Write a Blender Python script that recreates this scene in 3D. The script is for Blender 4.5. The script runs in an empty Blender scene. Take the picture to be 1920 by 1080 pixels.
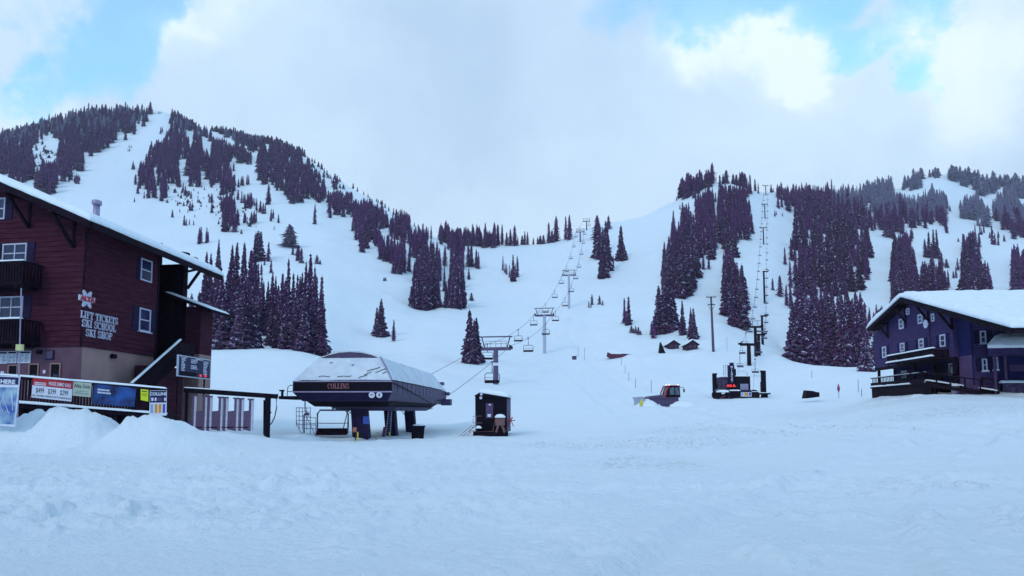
import bpy, math, random
import numpy as np
from mathutils import Vector, Matrix

sc = bpy.context.scene
PI = math.pi
# ------------------------------------------------------------------ camera
EYE = 1.75
F = 1250.0
PITCH = math.radians(4.5)
cam = bpy.data.objects.new("camera", bpy.data.cameras.new("camera"))
sc.collection.objects.link(cam)
cam.location = (0, 0, EYE)
cam.rotation_euler = (math.radians(90) + PITCH, 0, 0)
cam.data.lens = 36 * F / 1920
cam.data.sensor_width = 36
cam.data.shift_y = 132 / 1920
cam.data.clip_end = 12000
cam.data.clip_start = 0.1
sc.camera = cam

# ------------------------------------------------------------------ sky, sun, exposure
SUN_EL, SUN_AZ = math.radians(33), math.radians(212)     # azimuth clockwise from +Y: behind the camera, to the right
sc.view_settings.view_transform = 'Standard'
sc.view_settings.look = 'None'
sc.view_settings.gamma = 1.0
sc.view_settings.exposure = 0.27
sc.cycles.max_bounces = 6
sc.cycles.diffuse_bounces = 3
sc.cycles.glossy_bounces = 2
sc.cycles.transparent_max_bounces = 4
sc.cycles.use_denoising = True

def ray(px, py):
    xc, yc = (px - 960) / F, -(py - 672) / F
    c, s = math.cos(PITCH), math.sin(PITCH)
    return Vector((xc, c - yc * s, s + yc * c))

def world_sky():
    w = bpy.data.worlds.new("World"); sc.world = w; w.use_nodes = True
    nt = w.node_tree; N = nt.nodes; L = nt.links
    for n in list(N): N.remove(n)
    def nd(t, **k):
        n = N.new(t)
        for a, b in k.items(): setattr(n, a, b)
        return n
    out = nd('ShaderNodeOutputWorld'); bg = nd('ShaderNodeBackground')
    L.new(bg.outputs[0], out.inputs[0]); bg.inputs[1].default_value = 0.1
    sky = nd('ShaderNodeTexSky'); sky.sky_type = 'NISHITA'; sky.sun_disc = False
    sky.sun_elevation = SUN_EL; sky.sun_rotation = SUN_AZ
    sky.altitude = 2600; sky.air_density = 1.0; sky.dust_density = 0.6; sky.ozone_density = 1.5
    tc = nd('ShaderNodeTexCoord')
    nrm = nd('ShaderNodeVectorMath', operation='NORMALIZE'); L.new(tc.outputs['Generated'], nrm.inputs[0])
    def math_(op, a, b=None, c=None, clamp=False):
        m = nd('ShaderNodeMath', operation=op, use_clamp=clamp)
        for i, v in enumerate((a, b, c)):
            if v is None: continue
            if isinstance(v, (int, float)): m.inputs[i].default_value = v
            else: L.new(v, m.inputs[i])
        return m.outputs[0]
    def noise(scale, detail, rough=0.55, sq=(1, 1, 1)):
        mp = nd('ShaderNodeMapping'); mp.inputs['Scale'].default_value = sq
        L.new(nrm.outputs[0], mp.inputs[0])
        n = nd('ShaderNodeTexNoise'); n.inputs['Scale'].default_value = scale
        n.inputs['Detail'].default_value = detail; n.inputs['Roughness'].default_value = rough
        n.inputs['Distortion'].default_value = 0.25
        L.new(mp.outputs[0], n.inputs['Vector'])
        return n.outputs['Fac']
    def blob(px, py, rad):          # 1 in a direction, falling to 0 at rad pixels
        d = ray(px, py).normalized()
        m = nd('ShaderNodeVectorMath', operation='DOT_PRODUCT')
        L.new(warp.outputs[0], m.inputs[0]); m.inputs[1].default_value = d
        ang = rad / F
        mr = nd('ShaderNodeMapRange', interpolation_type='SMOOTHSTEP')
        L.new(m.outputs['Value'], mr.inputs['Value'])
        mr.inputs['From Min'].default_value = math.cos(ang); mr.inputs['From Max'].default_value = 1.0
        return mr.outputs[0]
    def total(bl):
        s = None
        for px, py, r, a in bl:
            b = math_('MULTIPLY', blob(px, py, r), a)
            s = b if s is None else math_('ADD', s, b)
        return s
    wn = nd('ShaderNodeTexNoise'); wn.inputs['Scale'].default_value = 5.0; wn.inputs['Detail'].default_value = 7; wn.inputs['Roughness'].default_value = .6; L.new(nrm.outputs[0], wn.inputs['Vector'])
    w1 = nd('ShaderNodeVectorMath', operation='SUBTRACT'); L.new(wn.outputs['Color'], w1.inputs[0]); w1.inputs[1].default_value = (.5, .5, .5)
    w2 = nd('ShaderNodeVectorMath', operation='MULTIPLY_ADD'); L.new(w1.outputs[0], w2.inputs[0]); w2.inputs[1].default_value = (.32, .32, .32); L.new(nrm.outputs[0], w2.inputs[2])
    warp = nd('ShaderNodeVectorMath', operation='NORMALIZE'); L.new(w2.outputs[0], warp.inputs[0])
    n1 = noise(4.5, 9, 0.62); n2 = noise(2.6, 6, 0.5, (1, 1, 1.7)); n3 = noise(11, 8, 0.62)
    holes = total([(240, 40, 165, 1.1), (205, 130, 130, .7), (320, -30, 130, .7), (1840, 10, 150, -.7), (1500, 60, 110, -.5), (480, 60, 120, -.5), (120, 165, 90, .35), (90, 190, 70, .3),
                   (1290, -40, 170, .9), (1420, -30, 130, .8), (1650, 20, 140, 1.0), (1715, 90, 80, .8), (1560, -70, 120, .6), (60, -60, 120, -.3)])
    hm = math_('ADD', holes, math_('MULTIPLY', math_('SUBTRACT', n1, 0.5), 2.6))
    mr = nd('ShaderNodeMapRange', interpolation_type='SMOOTHSTEP'); L.new(hm, mr.inputs['Value'])
    mr.inputs['From Min'].default_value = 0.30; mr.inputs['From Max'].default_value = 1.25
    hole = mr.outputs[0]
    bright = total([(1480, 45, 160, .3), (1700, 200, 200, .15), (1850, 40, 140, .15), (430, 25, 110, .7), (340, 80, 90, .5), (20, 235, 110, .9), (1540, 75, 120, .7), (1430, 80, 120, .45), (1340, 85, 90, .5), (1800, 140, 140, .55),
                    (1880, 90, 150, .4), (1620, 130, 110, .35), (1130, 380, 500, .2), (600, 250, 300, .12), (90, 30, 160, .3), (1470, 250, 160, .35),
                    (820, 180, 250, -.45), (1000, 90, 280, -.35), (1250, 180, 180, -.12)])
    bm = math_('ADD', bright, math_('MULTIPLY', math_('SUBTRACT', n3, 0.5), 0.7))
    bm = math_('ADD', bm, math_('MULTIPLY', math_('SUBTRACT', n2, 0.5), 0.5))
    ramp = nd('ShaderNodeValToRGB'); L.new(math_('ADD', math_('MULTIPLY', bm, 0.5), 0.40, clamp=True), ramp.inputs[0])
    e = ramp.color_ramp.elements
    e[0].position = 0.1; e[0].color = (.44, .60, .80, 1)
    e[1].position = 1.0; e[1].color = (.78, .91, 1.0, 1)
    k = ramp.color_ramp.elements.new(0.45); k.color = (.55, .715, .90, 1)
    k = ramp.color_ramp.elements.new(0.75); k.color = (.62, .785, .95, 1)
    sc10 = nd('ShaderNodeVectorMath', operation='SCALE'); L.new(ramp.outputs[0], sc10.inputs[0]); sc10.inputs['Scale'].default_value = 10.0
    tint = nd('ShaderNodeVectorMath', operation='MULTIPLY'); L.new(sky.outputs[0], tint.inputs[0]); tint.inputs[1].default_value = (2.0, 3.9, 3.9)
    mix = nd('ShaderNodeMixRGB'); L.new(math_('MULTIPLY', hole, 0.66), mix.inputs[0]); L.new(sc10.outputs[0], mix.inputs[1]); L.new(tint.outputs[0], mix.inputs[2])
    sepd = nd('ShaderNodeSeparateXYZ'); L.new(nrm.outputs[0], sepd.inputs[0])      # mostly unseen sky, darkened and blued behind and overhead to tone the snow's light
    bk = nd('ShaderNodeMapRange', interpolation_type='SMOOTHSTEP'); L.new(sepd.outputs[1], bk.inputs['Value'])
    bk.inputs['From Min'].default_value = .75; bk.inputs['From Max'].default_value = -.1; bk.inputs['To Min'].default_value = 0; bk.inputs['To Max'].default_value = 1
    deep = nd('ShaderNodeVectorMath', operation='MULTIPLY'); L.new(mix.outputs[0], deep.inputs[0]); deep.inputs[1].default_value = (.60, .785, .91)
    mx2 = nd('ShaderNodeMixRGB'); L.new(bk.outputs[0], mx2.inputs[0]); L.new(mix.outputs[0], mx2.inputs[1]); L.new(deep.outputs[0], mx2.inputs[2])
    L.new(mx2.outputs[0], bg.inputs[0])
world_sky()
sun = bpy.data.objects.new("sun", bpy.data.lights.new("sun", 'SUN'))
sc.collection.objects.link(sun)
sun.data.energy = 0.75; sun.data.angle = math.radians(10); sun.data.color = (1.0, 0.93, 0.86)
sd = Vector((math.sin(SUN_AZ) * math.cos(SUN_EL), math.cos(SUN_AZ) * math.cos(SUN_EL), math.sin(SUN_EL)))
sun.rotation_euler = sd.to_track_quat('Z', 'Y').to_euler()
sun.location = (0, 0, 60)

# ------------------------------------------------------------------ small helpers
def P(px, py, d):                   # the point at distance d (along +Y) seen at a place of the photograph
    r = ray(px, py); r = r * (d / r.y)
    return Vector((r.x, r.y, r.z + EYE))

def tag(o, label=None, cat=None, group=None, kind=None):
    if label: o['label'] = label
    if cat: o['category'] = cat
    if group: o['group'] = group
    if kind: o['kind'] = kind
    return o

def empty(name, loc, rz=0, **k):
    o = bpy.data.objects.new(name, None); sc.collection.objects.link(o)
    o.location = loc; o.rotation_euler = (0, 0, rz); o.empty_display_size = 0.3
    return tag(o, **k)

def mkmat(name, col, rough=0.8, var=0.12, scale=3.0, col2=None, bump=0.0, bscale=20.0, metal=0.0, emit=None, estr=0, spec=0.3, stretch=None):
    m = bpy.data.materials.new(name); m.use_nodes = True
    nt = m.node_tree; N = nt.nodes; L = nt.links
    b = N['Principled BSDF']
    b.inputs['Roughness'].default_value = rough; b.inputs['Metallic'].default_value = metal
    b.inputs['Specular IOR Level'].default_value = spec
    tc = N.new('ShaderNodeTexCoord')
    src = tc.outputs['Object']
    if stretch:
        mp = N.new('ShaderNodeMapping'); mp.inputs['Scale'].default_value = stretch; L.new(src, mp.inputs[0]); src = mp.outputs[0]
    n = N.new('ShaderNodeTexNoise'); n.inputs['Scale'].default_value = scale; n.inputs['Detail'].default_value = 5
    L.new(src, n.inputs['Vector'])
    r = N.new('ShaderNodeValToRGB'); L.new(n.outputs['Fac'], r.inputs[0])
    c2 = col2 or tuple(min(1, c * (1 + var * 2)) for c in col)
    c1 = tuple(c * (1 - var) for c in col) if not col2 else col
    r.color_ramp.elements[0].position = 0.35; r.color_ramp.elements[1].position = 0.68
    r.color_ramp.elements[0].color = (*c1, 1); r.color_ramp.elements[1].color = (*c2, 1)
    L.new(r.outputs[0], b.inputs['Base Color'])
    if bump:
        n2 = N.new('ShaderNodeTexNoise'); n2.inputs['Scale'].default_value = bscale; n2.inputs['Detail'].default_value = 6
        L.new(src, n2.inputs['Vector'])
        bp = N.new('ShaderNodeBump'); bp.inputs['Strength'].default_value = 1.0; bp.inputs['Distance'].default_value = bump
        L.new(n2.outputs['Fac'], bp.inputs['Height']); L.new(bp.outputs[0], b.inputs['Normal'])
    if emit:
        b.inputs['Emission Color'].default_value = (*emit, 1); b.inputs['Emission Strength'].default_value = estr
    return m

# ------------------------------------------------------------------ value noise (numpy)
_rng = np.random.RandomState(7)
_tab = _rng.rand(256, 256).astype(np.float64)
def vnoise(x, y):
    xi = np.floor(x).astype(int); yi = np.floor(y).astype(int)
    fx = x - xi; fy = y - yi
    fx = fx * fx * (3 - 2 * fx); fy = fy * fy * (3 - 2 * fy)
    g = lambda a, b: _tab[a & 255, b & 255]
    return ((g(xi, yi) * (1 - fx) + g(xi + 1, yi) * fx) * (1 - fy) + (g(xi, yi + 1) * (1 - fx) + g(xi + 1, yi + 1) * fx) * fy) * 2 - 1
def fbm(x, y, octv=4, gain=0.5):
    s = 0; a = 1; t = 0
    for i in range(octv):
        s = s + a * vnoise(x * 2 ** i + 17.3 * i, y * 2 ** i + 9.1 * i); t += a; a *= gain
    return s / t

# ------------------------------------------------------------------ terrain
# columns of the valley side: (distance, photo row) from the flat field to the skyline
COL = {
 -1500: [(42, 815), (62, 790), (110, 720), (150, 640), (300, 500), (480, 400), (680, 330), (900, 270)],
 0:    [(42, 812), (62, 780), (110, 672), (140, 650), (300, 500), (480, 385), (680, 300), (900, 258)],
 150:  [(42, 812), (62, 780), (110, 670), (140, 650), (300, 500), (480, 385), (680, 300), (900, 218)],
 300:  [(42, 810), (62, 785), (110, 667), (140, 650), (300, 500), (480, 395), (680, 300), (900, 208)],
 350:  [(42, 812), (62, 786), (110, 666), (140, 650), (300, 500), (480, 397), (680, 305), (890, 229)],
 400:  [(42, 813), (62, 787), (110, 665), (140, 650), (300, 500), (480, 398), (680, 310), (880, 247)],
 500:  [(42, 816), (62, 790), (110, 663), (140, 650), (300, 499), (480, 400), (660, 325), (850, 267)],
 560:  [(42, 820), (62, 795), (110, 666), (140, 652), (300, 502), (480, 405), (640, 345), (800, 290)],
 600:  [(42, 823), (62, 800), (110, 675), (150, 655), (300, 508), (480, 410), (640, 360), (770, 314)],
 650:  [(42, 826), (62, 805), (112, 690), (170, 655), (300, 522), (440, 440), (580, 385), (720, 348)],
 700:  [(42, 826), (62, 808), (115, 703), (190, 652), (300, 540), (400, 470), (520, 415), (650, 375)],
 750:  [(42, 826), (62, 808), (116, 712), (195, 648), (295, 562), (390, 485), (490, 435), (590, 405)],
 800:  [(42, 826), (62, 808), (118, 718), (200, 642), (292, 579), (380, 510), (460, 460), (560, 432)],
 850:  [(42, 825), (62, 806), (120, 722), (202, 648), (290, 580), (375, 525), (450, 480), (520, 460)],
 900:  [(42, 822), (62, 801), (122, 722), (203, 655), (295, 583), (370, 530), (440, 490), (500, 464)],
 960:  [(42, 822), (62, 798), (124, 722), (205, 660), (300, 584), (370, 532), (440, 492), (500, 459)],
 1000: [(42, 822), (62, 797), (125, 722), (205, 664), (300, 584), (370, 530), (440, 490), (505, 460)],
 1040: [(42, 822), (62, 796), (125, 722), (206, 665), (300, 582), (380, 518), (450, 480), (520, 456)],
 1090: [(42, 822), (62, 795), (125, 721), (206, 664), (300, 579), (390, 508), (480, 455), (560, 432)],
 1150: [(42, 822), (62, 793), (118, 733), (195, 664), (285, 584), (385, 505), (470, 452), (560, 420)],
 1200: [(42, 822), (62, 792), (110, 740), (180, 665), (270, 590), (370, 510), (460, 450), (560, 408)],
 1240: [(42, 820), (62, 789), (110, 741), (180, 662), (250, 600), (350, 510), (450, 440), (560, 388)],
 1275: [(42, 818), (62, 787), (110, 742), (180, 660), (245, 600), (340, 508), (450, 428), (555, 373)],
 1300: [(42, 816), (62, 786), (110, 742), (178, 657), (245, 600), (340, 508), (450, 420), (550, 356)],
 1345: [(42, 812), (62, 784), (110, 743), (175, 655), (250, 600), (340, 510), (450, 415), (550, 342)],
 1390: [(42, 808), (62, 783), (110, 743), (170, 660), (250, 610), (340, 515), (450, 425), (550, 348)],
 1440: [(42, 803), (62, 781), (110, 742), (160, 672), (250, 630), (340, 520), (450, 440), (570, 362)],
 1490: [(42, 799), (62, 778), (105, 742), (145, 682), (200, 676), (335, 540), (470, 445), (620, 364)],
 1550: [(42, 794), (62, 774), (98, 741), (130, 690), (190, 686), (330, 560), (480, 450), (680, 366)],
 1600: [(42, 788), (60, 766), (92, 739), (120, 695), (190, 686), (330, 560), (480, 455), (720, 370)],
 1640: [(42, 781), (58, 755), (85, 733), (115, 698), (190, 684), (330, 558), (480, 460), (760, 367)],
 1690: [(42, 774), (56, 745), (76, 732), (112, 700), (190, 680), (330, 555), (480, 465), (810, 352)],
 1730: [(42, 767), (54, 741), (72, 734), (110, 700), (190, 675), (330, 552), (480, 470), (840, 334)],
 1770: [(42, 761), (52, 739), (70, 735), (110, 700), (190, 668), (330, 550), (480, 475), (850, 327)],
 1810: [(42, 757), (51, 738), (70, 735), (110, 700), (190, 664), (330, 550), (480, 478), (860, 334)],
 1860: [(42, 753), (50, 738), (70, 735), (110, 700), (190, 660), (330, 552), (480, 480), (870, 345)],
 1920: [(42, 750), (50, 737), (70, 733), (110, 700), (190, 660), (330, 555), (480, 480), (880, 352)],
 2200: [(42, 748), (50, 735), (70, 730), (110, 700), (190, 650), (330, 550), (480, 480), (880, 380)],
 3400: [(42, 748), (50, 735), (70, 730), (110, 700), (190, 650), (330, 550), (480, 480), (880, 400)],
}
kx = np.array(sorted(COL), float)
def near(px):     # rows 3, 8 and 20 m out
    w = min(max((px - 1300) / 600, 0), 1)
    return [(3, 770.4 + 1.75 * F / 3), (8, 770.4 + 1.75 * F / 8 - 0.0 * w), (20, 770.4 + (1.75 - 0.45 * w) * F / 20)]
tab_d = np.array([[q[0] for q in near(k)] + [q[0] for q in COL[int(k)]] + [COL[int(k)][-1][0] * m for m in (1.02, 1.2, 1.7)] for k in kx], float)
tab_p = np.array([[q[1] for q in near(k)] + [q[1] for q in COL[int(k)]] + [COL[int(k)][-1][1] + a for a in (1.5, 55, 190)] for k in kx], float)
tab_l = np.log(tab_d)
NS = tab_d.shape[1]

def pchip(x, Y, xq):                # Y: (n, m) along axis 0
    h = np.diff(x)[:, None]; dl = np.diff(Y, axis=0) / h
    m = np.zeros_like(Y)
    w1 = 2 * h[1:] + h[:-1]; w2 = h[1:] + 2 * h[:-1]
    same = dl[:-1] * dl[1:] > 0
    with np.errstate(divide='ignore', invalid='ignore'):
        mm = (w1 + w2) / (w1 / dl[:-1] + w2 / dl[1:])
    m[1:-1] = np.where(same, mm, 0); m[0] = dl[0]; m[-1] = dl[-1]
    i = np.clip(np.searchsorted(x, xq) - 1, 0, len(x) - 2)
    hh = h[i]; t = ((xq - x[i])[:, None]) / hh
    return ((2 * t ** 3 - 3 * t ** 2 + 1) * Y[i] + (t ** 3 - 2 * t ** 2 + t) * hh * m[i] + (-2 * t ** 3 + 3 * t ** 2) * Y[i + 1] + (t ** 3 - t ** 2) * hh * m[i + 1])

colpx = np.concatenate([np.arange(-900, -60, 40), np.arange(-60, 1990, 4.5), np.arange(2000, 2801, 40)]).astype(float)
cl = pchip(kx, tab_l, colpx); cp = pchip(kx, tab_p, colpx)          # (cols, NS)
sq = np.concatenate([np.linspace(0, 1, 90), np.linspace(1, 2, 130)[1:], np.linspace(2, 3, 90)[1:], np.linspace(3, 4, 50)[1:], np.linspace(4, NS - 1, 40 * (NS - 5))[1:]])
s0 = np.arange(NS, dtype=float)
gl = pchip(s0, cl.T.copy(), sq).T; gp = pchip(s0, cp.T.copy(), sq).T   # (cols, rows)
GD = np.exp(gl); GPX = np.repeat(colpx[:, None], GD.shape[1], 1)
xc = (GPX - 960) / F; yc = -(gp - 672) / F
cP, sP = math.cos(PITCH), math.sin(PITCH)
fw = cP - yc * sP; up = sP + yc * cP
GX = GD * xc / fw; GY = GD; GZ = EYE + GD * up / fw
# snow relief
MOUNDS = [(-12.9, 40.5, .3, 0.8, .6, 2), (-20.0, 23.0, .25, 2.2, 1.5, 2), (-12.5, 31.5, .25, 2.0, 2, 2)]
BANK = np.array([(-200, 1.5), (35, 1.42), (55, 1.58), (85, 1.64), (97, 1.54), (108, 1.85), (120, 1.98), (140, 1.95), (165, 1.84), (190, 1.68), (207, 1.25), (224, .85), (240, 1.1), (252, 1.38), (290, 1.40), (312, 1.30), (335, 1.22), (352, .98), (385, .75), (430, .35), (520, .1), (700, 0)], float)
def relief(X, Y):
    r = np.hypot(X, Y)
    nearw = np.clip((48 - r) / 16, 0, 1)
    z = 0.06 * fbm(X / 1.4, Y / 1.4, 3)
    c = fbm(X / 0.42 + 5, Y / 0.42, 3, .6)
    rough = np.clip(0.5 + 1.1 * fbm(X / 7 + 3, Y / 4 + 8, 3), 0.12, 1.3)
    z = z + (0.17 * np.abs(c) + 0.05 * c) * rough * nearw
    tr = np.exp(-((Y - 13.3 - 0.35 * fbm(X / 4, X / 9, 2)) / 0.55) ** 2) * (0.06 + 0.05 * fbm(X / .5, Y / .3, 2))
    z = z + tr * np.clip((X + 4) / 3, 0, 1) * np.clip((9 - X) / 4, 0, 1)
    # broad machine tracks sweeping in from the left towards the second lift, and old ones across the field
    for (x0, y0, x1, y1, x2, y2, wd_, dp) in ((-14, 9, 2, 22, 22, 62, 1.7, .10), (-9, 7.5, 4, 19, 30, 52, 1.5, .08), (2, 6, 9, 17, 34, 38, 1.6, .08), (-22, 20, -4, 30, 14, 80, 1.8, .09), (16, 30, 15, 45, 22, 95, 1.2, .08), (19, 28, 18, 45, 25, 95, 1.2, .08), (-16, 14, 0, 13.5, 20, 15, 1.2, .07)):
        t = np.clip((Y - y0) / (y2 - y0), 0, 1) if abs(y2 - y0) > 4 else np.clip((X - x0) / (x2 - x0), 0, 1)
        if abs(y2 - y0) > 4:
            cx = (1 - t) ** 2 * x0 + 2 * t * (1 - t) * x1 + t ** 2 * x2; cx = cx + .4 * fbm(Y / 6, Y * 0 + x0, 2); dd = (X - cx)
        else:
            cy = (1 - t) ** 2 * y0 + 2 * t * (1 - t) * y1 + t ** 2 * y2; cy = cy + .3 * fbm(X / 3, X * 0 + y0, 2); dd = (Y - cy)
        q = np.abs(dd) / wd_
        inside = np.clip(1.15 - q, 0, 1)
        dp = dp * .95; z = z - dp * np.clip(inside * 4, 0, 1) * (1 + .5 * fbm(X / .7, Y / .7, 2)) + dp * 1.3 * np.exp(-((q - 1.2) / .22) ** 2) * (.7 + .9 * fbm(X / .6, Y / .6, 3))
    z = z + .10 * np.maximum(0, fbm(X / 1.1 + 9, Y / .8 + 3, 4, .6) - .18) * nearw * np.clip(.3 + 1.8 * fbm(X / 8 + 1, Y / 5 + 2, 2), 0, 1.5) * 3
    z = z + 0.06 * fbm(X / 5, Y / 3 + 4, 2) * np.clip((60 - r) / 30, 0.2, 1)
    z = z + np.clip((r - 110) / 60, 0, 1) * (.30 * fbm(X / 7, Y / 11, 3, .6) + .16 * np.abs(fbm(X / 3.5, Y / 5, 2)))
    far = np.clip((r - 60) / 80, 0, 1)
    z = z + far * (0.5 * fbm(X / 16, Y / 16, 3)) + np.clip((r - 150) / 150, 0, 1) * (2.0 * fbm(X / 45 + 7, Y / 45, 3)) + np.clip((r - 350) / 200, 0, 1) * 2.2 * fbm(X / 40 + 7, Y / 80, 4, .6)
    mid = np.clip((r - 30) / 20, 0, 1) * np.clip((150 - r) / 40, 0, 1)
    z = z + mid * 0.09 * fbm(X / 3.2, Y / 9, 3)
    bx = 960 + F * X / 27.4                              # ploughed bank along the ramp
    bh = np.interp(bx, BANK[:, 0], BANK[:, 1])
    yy = Y - (27.4 + 0.12 * fbm(X / .8, X / 3, 2))
    prof = np.where(yy < 0, np.exp(-(np.maximum(-yy, 0) / 1.55) ** 2.2), np.maximum(np.exp(-(yy / 2.2) ** 2), .5 * np.exp(-(yy / 7) ** 2)))
    z = z + np.maximum(bh - .05, 0) * prof * (1 + .10 * fbm(X / .9, Y / .7, 3)) * (bx < 700) + .10 * fbm(X / .35, Y / .3, 3) * prof * np.clip(bh, 0, 1)
    for mx, my, h, sx, sy, p in MOUNDS:
        q = ((X - mx) / sx) ** 2 + ((Y - my) / sy) ** 2
        z = z + h * np.exp(-0.5 * q ** 1.3) * (1 + .10 * fbm(X / .5, Y / .5, 2))
    return z
GZ0 = GZ.copy()
GZ = GZ + relief(GX, GY)
GPY = 672 - F * (((GZ - EYE) / GY * cP - sP) / (cP + (GZ - EYE) / GY * sP))

def ground_at(px, py, after=60):
    """the snow surface seen at a place of the photograph: (distance, point)"""
    i = int(np.argmin(np.abs(colpx - px)))
    rows = np.where((GPY[i] <= py) & (GD[i] > after))[0]
    j = rows[0] if len(rows) else int(np.argmin(GPY[i]))
    d = GD[i, j]
    k = (px - 960) / F
    X = d * k / (cP - (-(GPY[i, j] - 672) / F) * sP)
    return d, Vector((X, d, GZ[i, j]))

def ground_z(X, Y):
    px = 960 + F * X / Y
    for _ in range(4):
        i = int(np.argmin(np.abs(colpx - px)))
        j = int(np.clip(np.searchsorted(GD[i], Y), 1, GD.shape[1] - 1))
        t = (Y - GD[i, j - 1]) / (GD[i, j] - GD[i, j - 1])
        z = GZ[i, j - 1] * (1 - t) + GZ[i, j] * t
        px = 960 + F * X / Y / (cP + (z - EYE) / Y * sP)
    return z

def np_mesh(name, verts, faces, mats, midx=None, smooth=False):
    verts = np.asarray(verts, np.float32); faces = np.asarray(faces, np.int32)
    me = bpy.data.meshes.new(name)
    k = faces.shape[1]
    me.vertices.add(len(verts)); me.vertices.foreach_set('co', verts.ravel())
    me.loops.add(faces.size); me.loops.foreach_set('vertex_index', faces.ravel())
    me.polygons.add(len(faces)); me.polygons.foreach_set('loop_start', np.arange(0, faces.size, k, dtype=np.int32))
    me.polygons.foreach_set('loop_total', np.full(len(faces), k, np.int32))
    for m in mats: me.materials.append(m)
    if midx is not None: me.polygons.foreach_set('material_index', np.asarray(midx, np.int32))
    me.polygons.foreach_set('use_smooth', np.full(len(faces), smooth))
    me.update(calc_edges=True); me.validate()
    return me

def snow_material():
    m = bpy.data.materials.new("field_snow"); m.use_nodes = True
    nt = m.node_tree; N = nt.nodes; L = nt.links; b = N['Principled BSDF']
    b.inputs['Roughness'].default_value = 0.6; b.inputs['Specular IOR Level'].default_value = 0.25
    tc = N.new('ShaderNodeTexCoord')
    def nz(s, d=5, r=.55, sc_=(1, 1, 1)):
        mp = N.new('ShaderNodeMapping'); mp.inputs['Scale'].default_value = sc_; L.new(tc.outputs['Object'], mp.inputs[0])
        n = N.new('ShaderNodeTexNoise'); n.inputs['Scale'].default_value = s; n.inputs['Detail'].default_value = d; n.inputs['Roughness'].default_value = r
        L.new(mp.outputs[0], n.inputs['Vector']); return n.outputs['Fac']
    def mt(op, a, b_=None, clamp=False):
        q = N.new('ShaderNodeMath'); q.operation = op; q.use_clamp = clamp
        for i, v in enumerate((a, b_)):
            if v is None: continue
            if isinstance(v, (int, float)): q.inputs[i].default_value = v
            else: L.new(v, q.inputs[i])
        return q.outputs[0]
    # grit dragged out by the snow machines, lying in patches
    sep = N.new('ShaderNodeSeparateXYZ'); L.new(tc.outputs['Object'], sep.inputs[0])
    def patch(cx, cy, rx, ry):
        a = mt('DIVIDE', mt('SUBTRACT', sep.outputs[0], cx), rx); c = mt('DIVIDE', mt('SUBTRACT', sep.outputs[1], cy), ry)
        r2 = mt('ADD', mt('MULTIPLY', a, a), mt('MULTIPLY', c, c))
        return mt('SUBTRACT', 1.0, r2, True)
    pt = None
    for q in [(14.2, 37, 1.1, 7), (17.6, 38, 0.9, 7), (8.5, 36, 5, 8), (3.5, 34, 4, 5), (13, 47, 4, 9), (25, 38, 6, 6), (4, 22, 3, 3)]:
        p = patch(*q); pt = p if pt is None else mt('MAXIMUM', pt, p)
    g1 = nz(5, 8, .7); g2 = nz(0.6, 4)
    mr = N.new('ShaderNodeMapRange'); L.new(g1, mr.inputs['Value']); mr.inputs['From Min'].default_value = .50; mr.inputs['From Max'].default_value = .66
    dirt = mt('MULTIPLY', mt('MULTIPLY', mr.outputs[0], pt), mt('MULTIPLY', g2, 1.6), True)
    c = N.new('ShaderNodeMixRGB'); L.new(nz(0.15, 3), c.inputs[0]); c.inputs[1].default_value = (.76, .85, .94, 1); c.inputs[2].default_value = (.84, .90, .95, 1)
    c2 = N.new('ShaderNodeMixRGB'); L.new(dirt, c2.inputs[0]); L.new(c.outputs[0], c2.inputs[1]); c2.inputs[2].default_value = (.30, .27, .24, 1)
    L.new(c2.outputs[0], b.inputs['Base Color'])
    bp = N.new('ShaderNodeBump'); bp.inputs['Strength'].default_value = 1; bp.inputs['Distance'].default_value = 0.095
    L.new(nz(6.0, 8, .68), bp.inputs['Height'])
    bp2 = N.new('ShaderNodeBump'); bp2.inputs['Strength'].default_value = 1; bp2.inputs['Distance'].default_value = 0.5
    L.new(nz(0.12, 6, .55), bp2.inputs['Height']); L.new(bp.outputs[0], bp2.inputs['Normal'])
    L.new(bp2.outputs[0], b.inputs['Normal'])
    return m
M_SNOW = snow_material()
nc, nr = GD.shape
V = np.stack([GX, GY, GZ], -1).reshape(-1, 3)
idx = np.arange(nc * nr).reshape(nc, nr)
FQ = np.stack([idx[:-1, :-1], idx[1:, :-1], idx[1:, 1:], idx[:-1, 1:]], -1).reshape(-1, 4)
o = bpy.data.objects.new("snowy_terrain", np_mesh("snowy_terrain", V, FQ, [M_SNOW], smooth=True)); sc.collection.objects.link(o)
tag(o, "snow covered field rising into bare white mountain slopes", "ground", kind="structure")
# level snow behind the camera and far to the sides
gv = [(-2300, -300, -.9), (2300, -300, -.9), (2300, 1550, -.9), (-2300, 1550, -.9), (-8, -40, 0.0), (8, -40, 0.0), (5.5, 3.05, 0.0), (-5.5, 3.05, 0.0)]
o = bpy.data.objects.new("ground", np_mesh("ground", gv, [(0, 1, 2, 3), (4, 5, 6, 7)], [M_SNOW])); sc.collection.objects.link(o)
tag(o, "level snow behind the viewer and beyond the valley", "ground", kind="structure")
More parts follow.
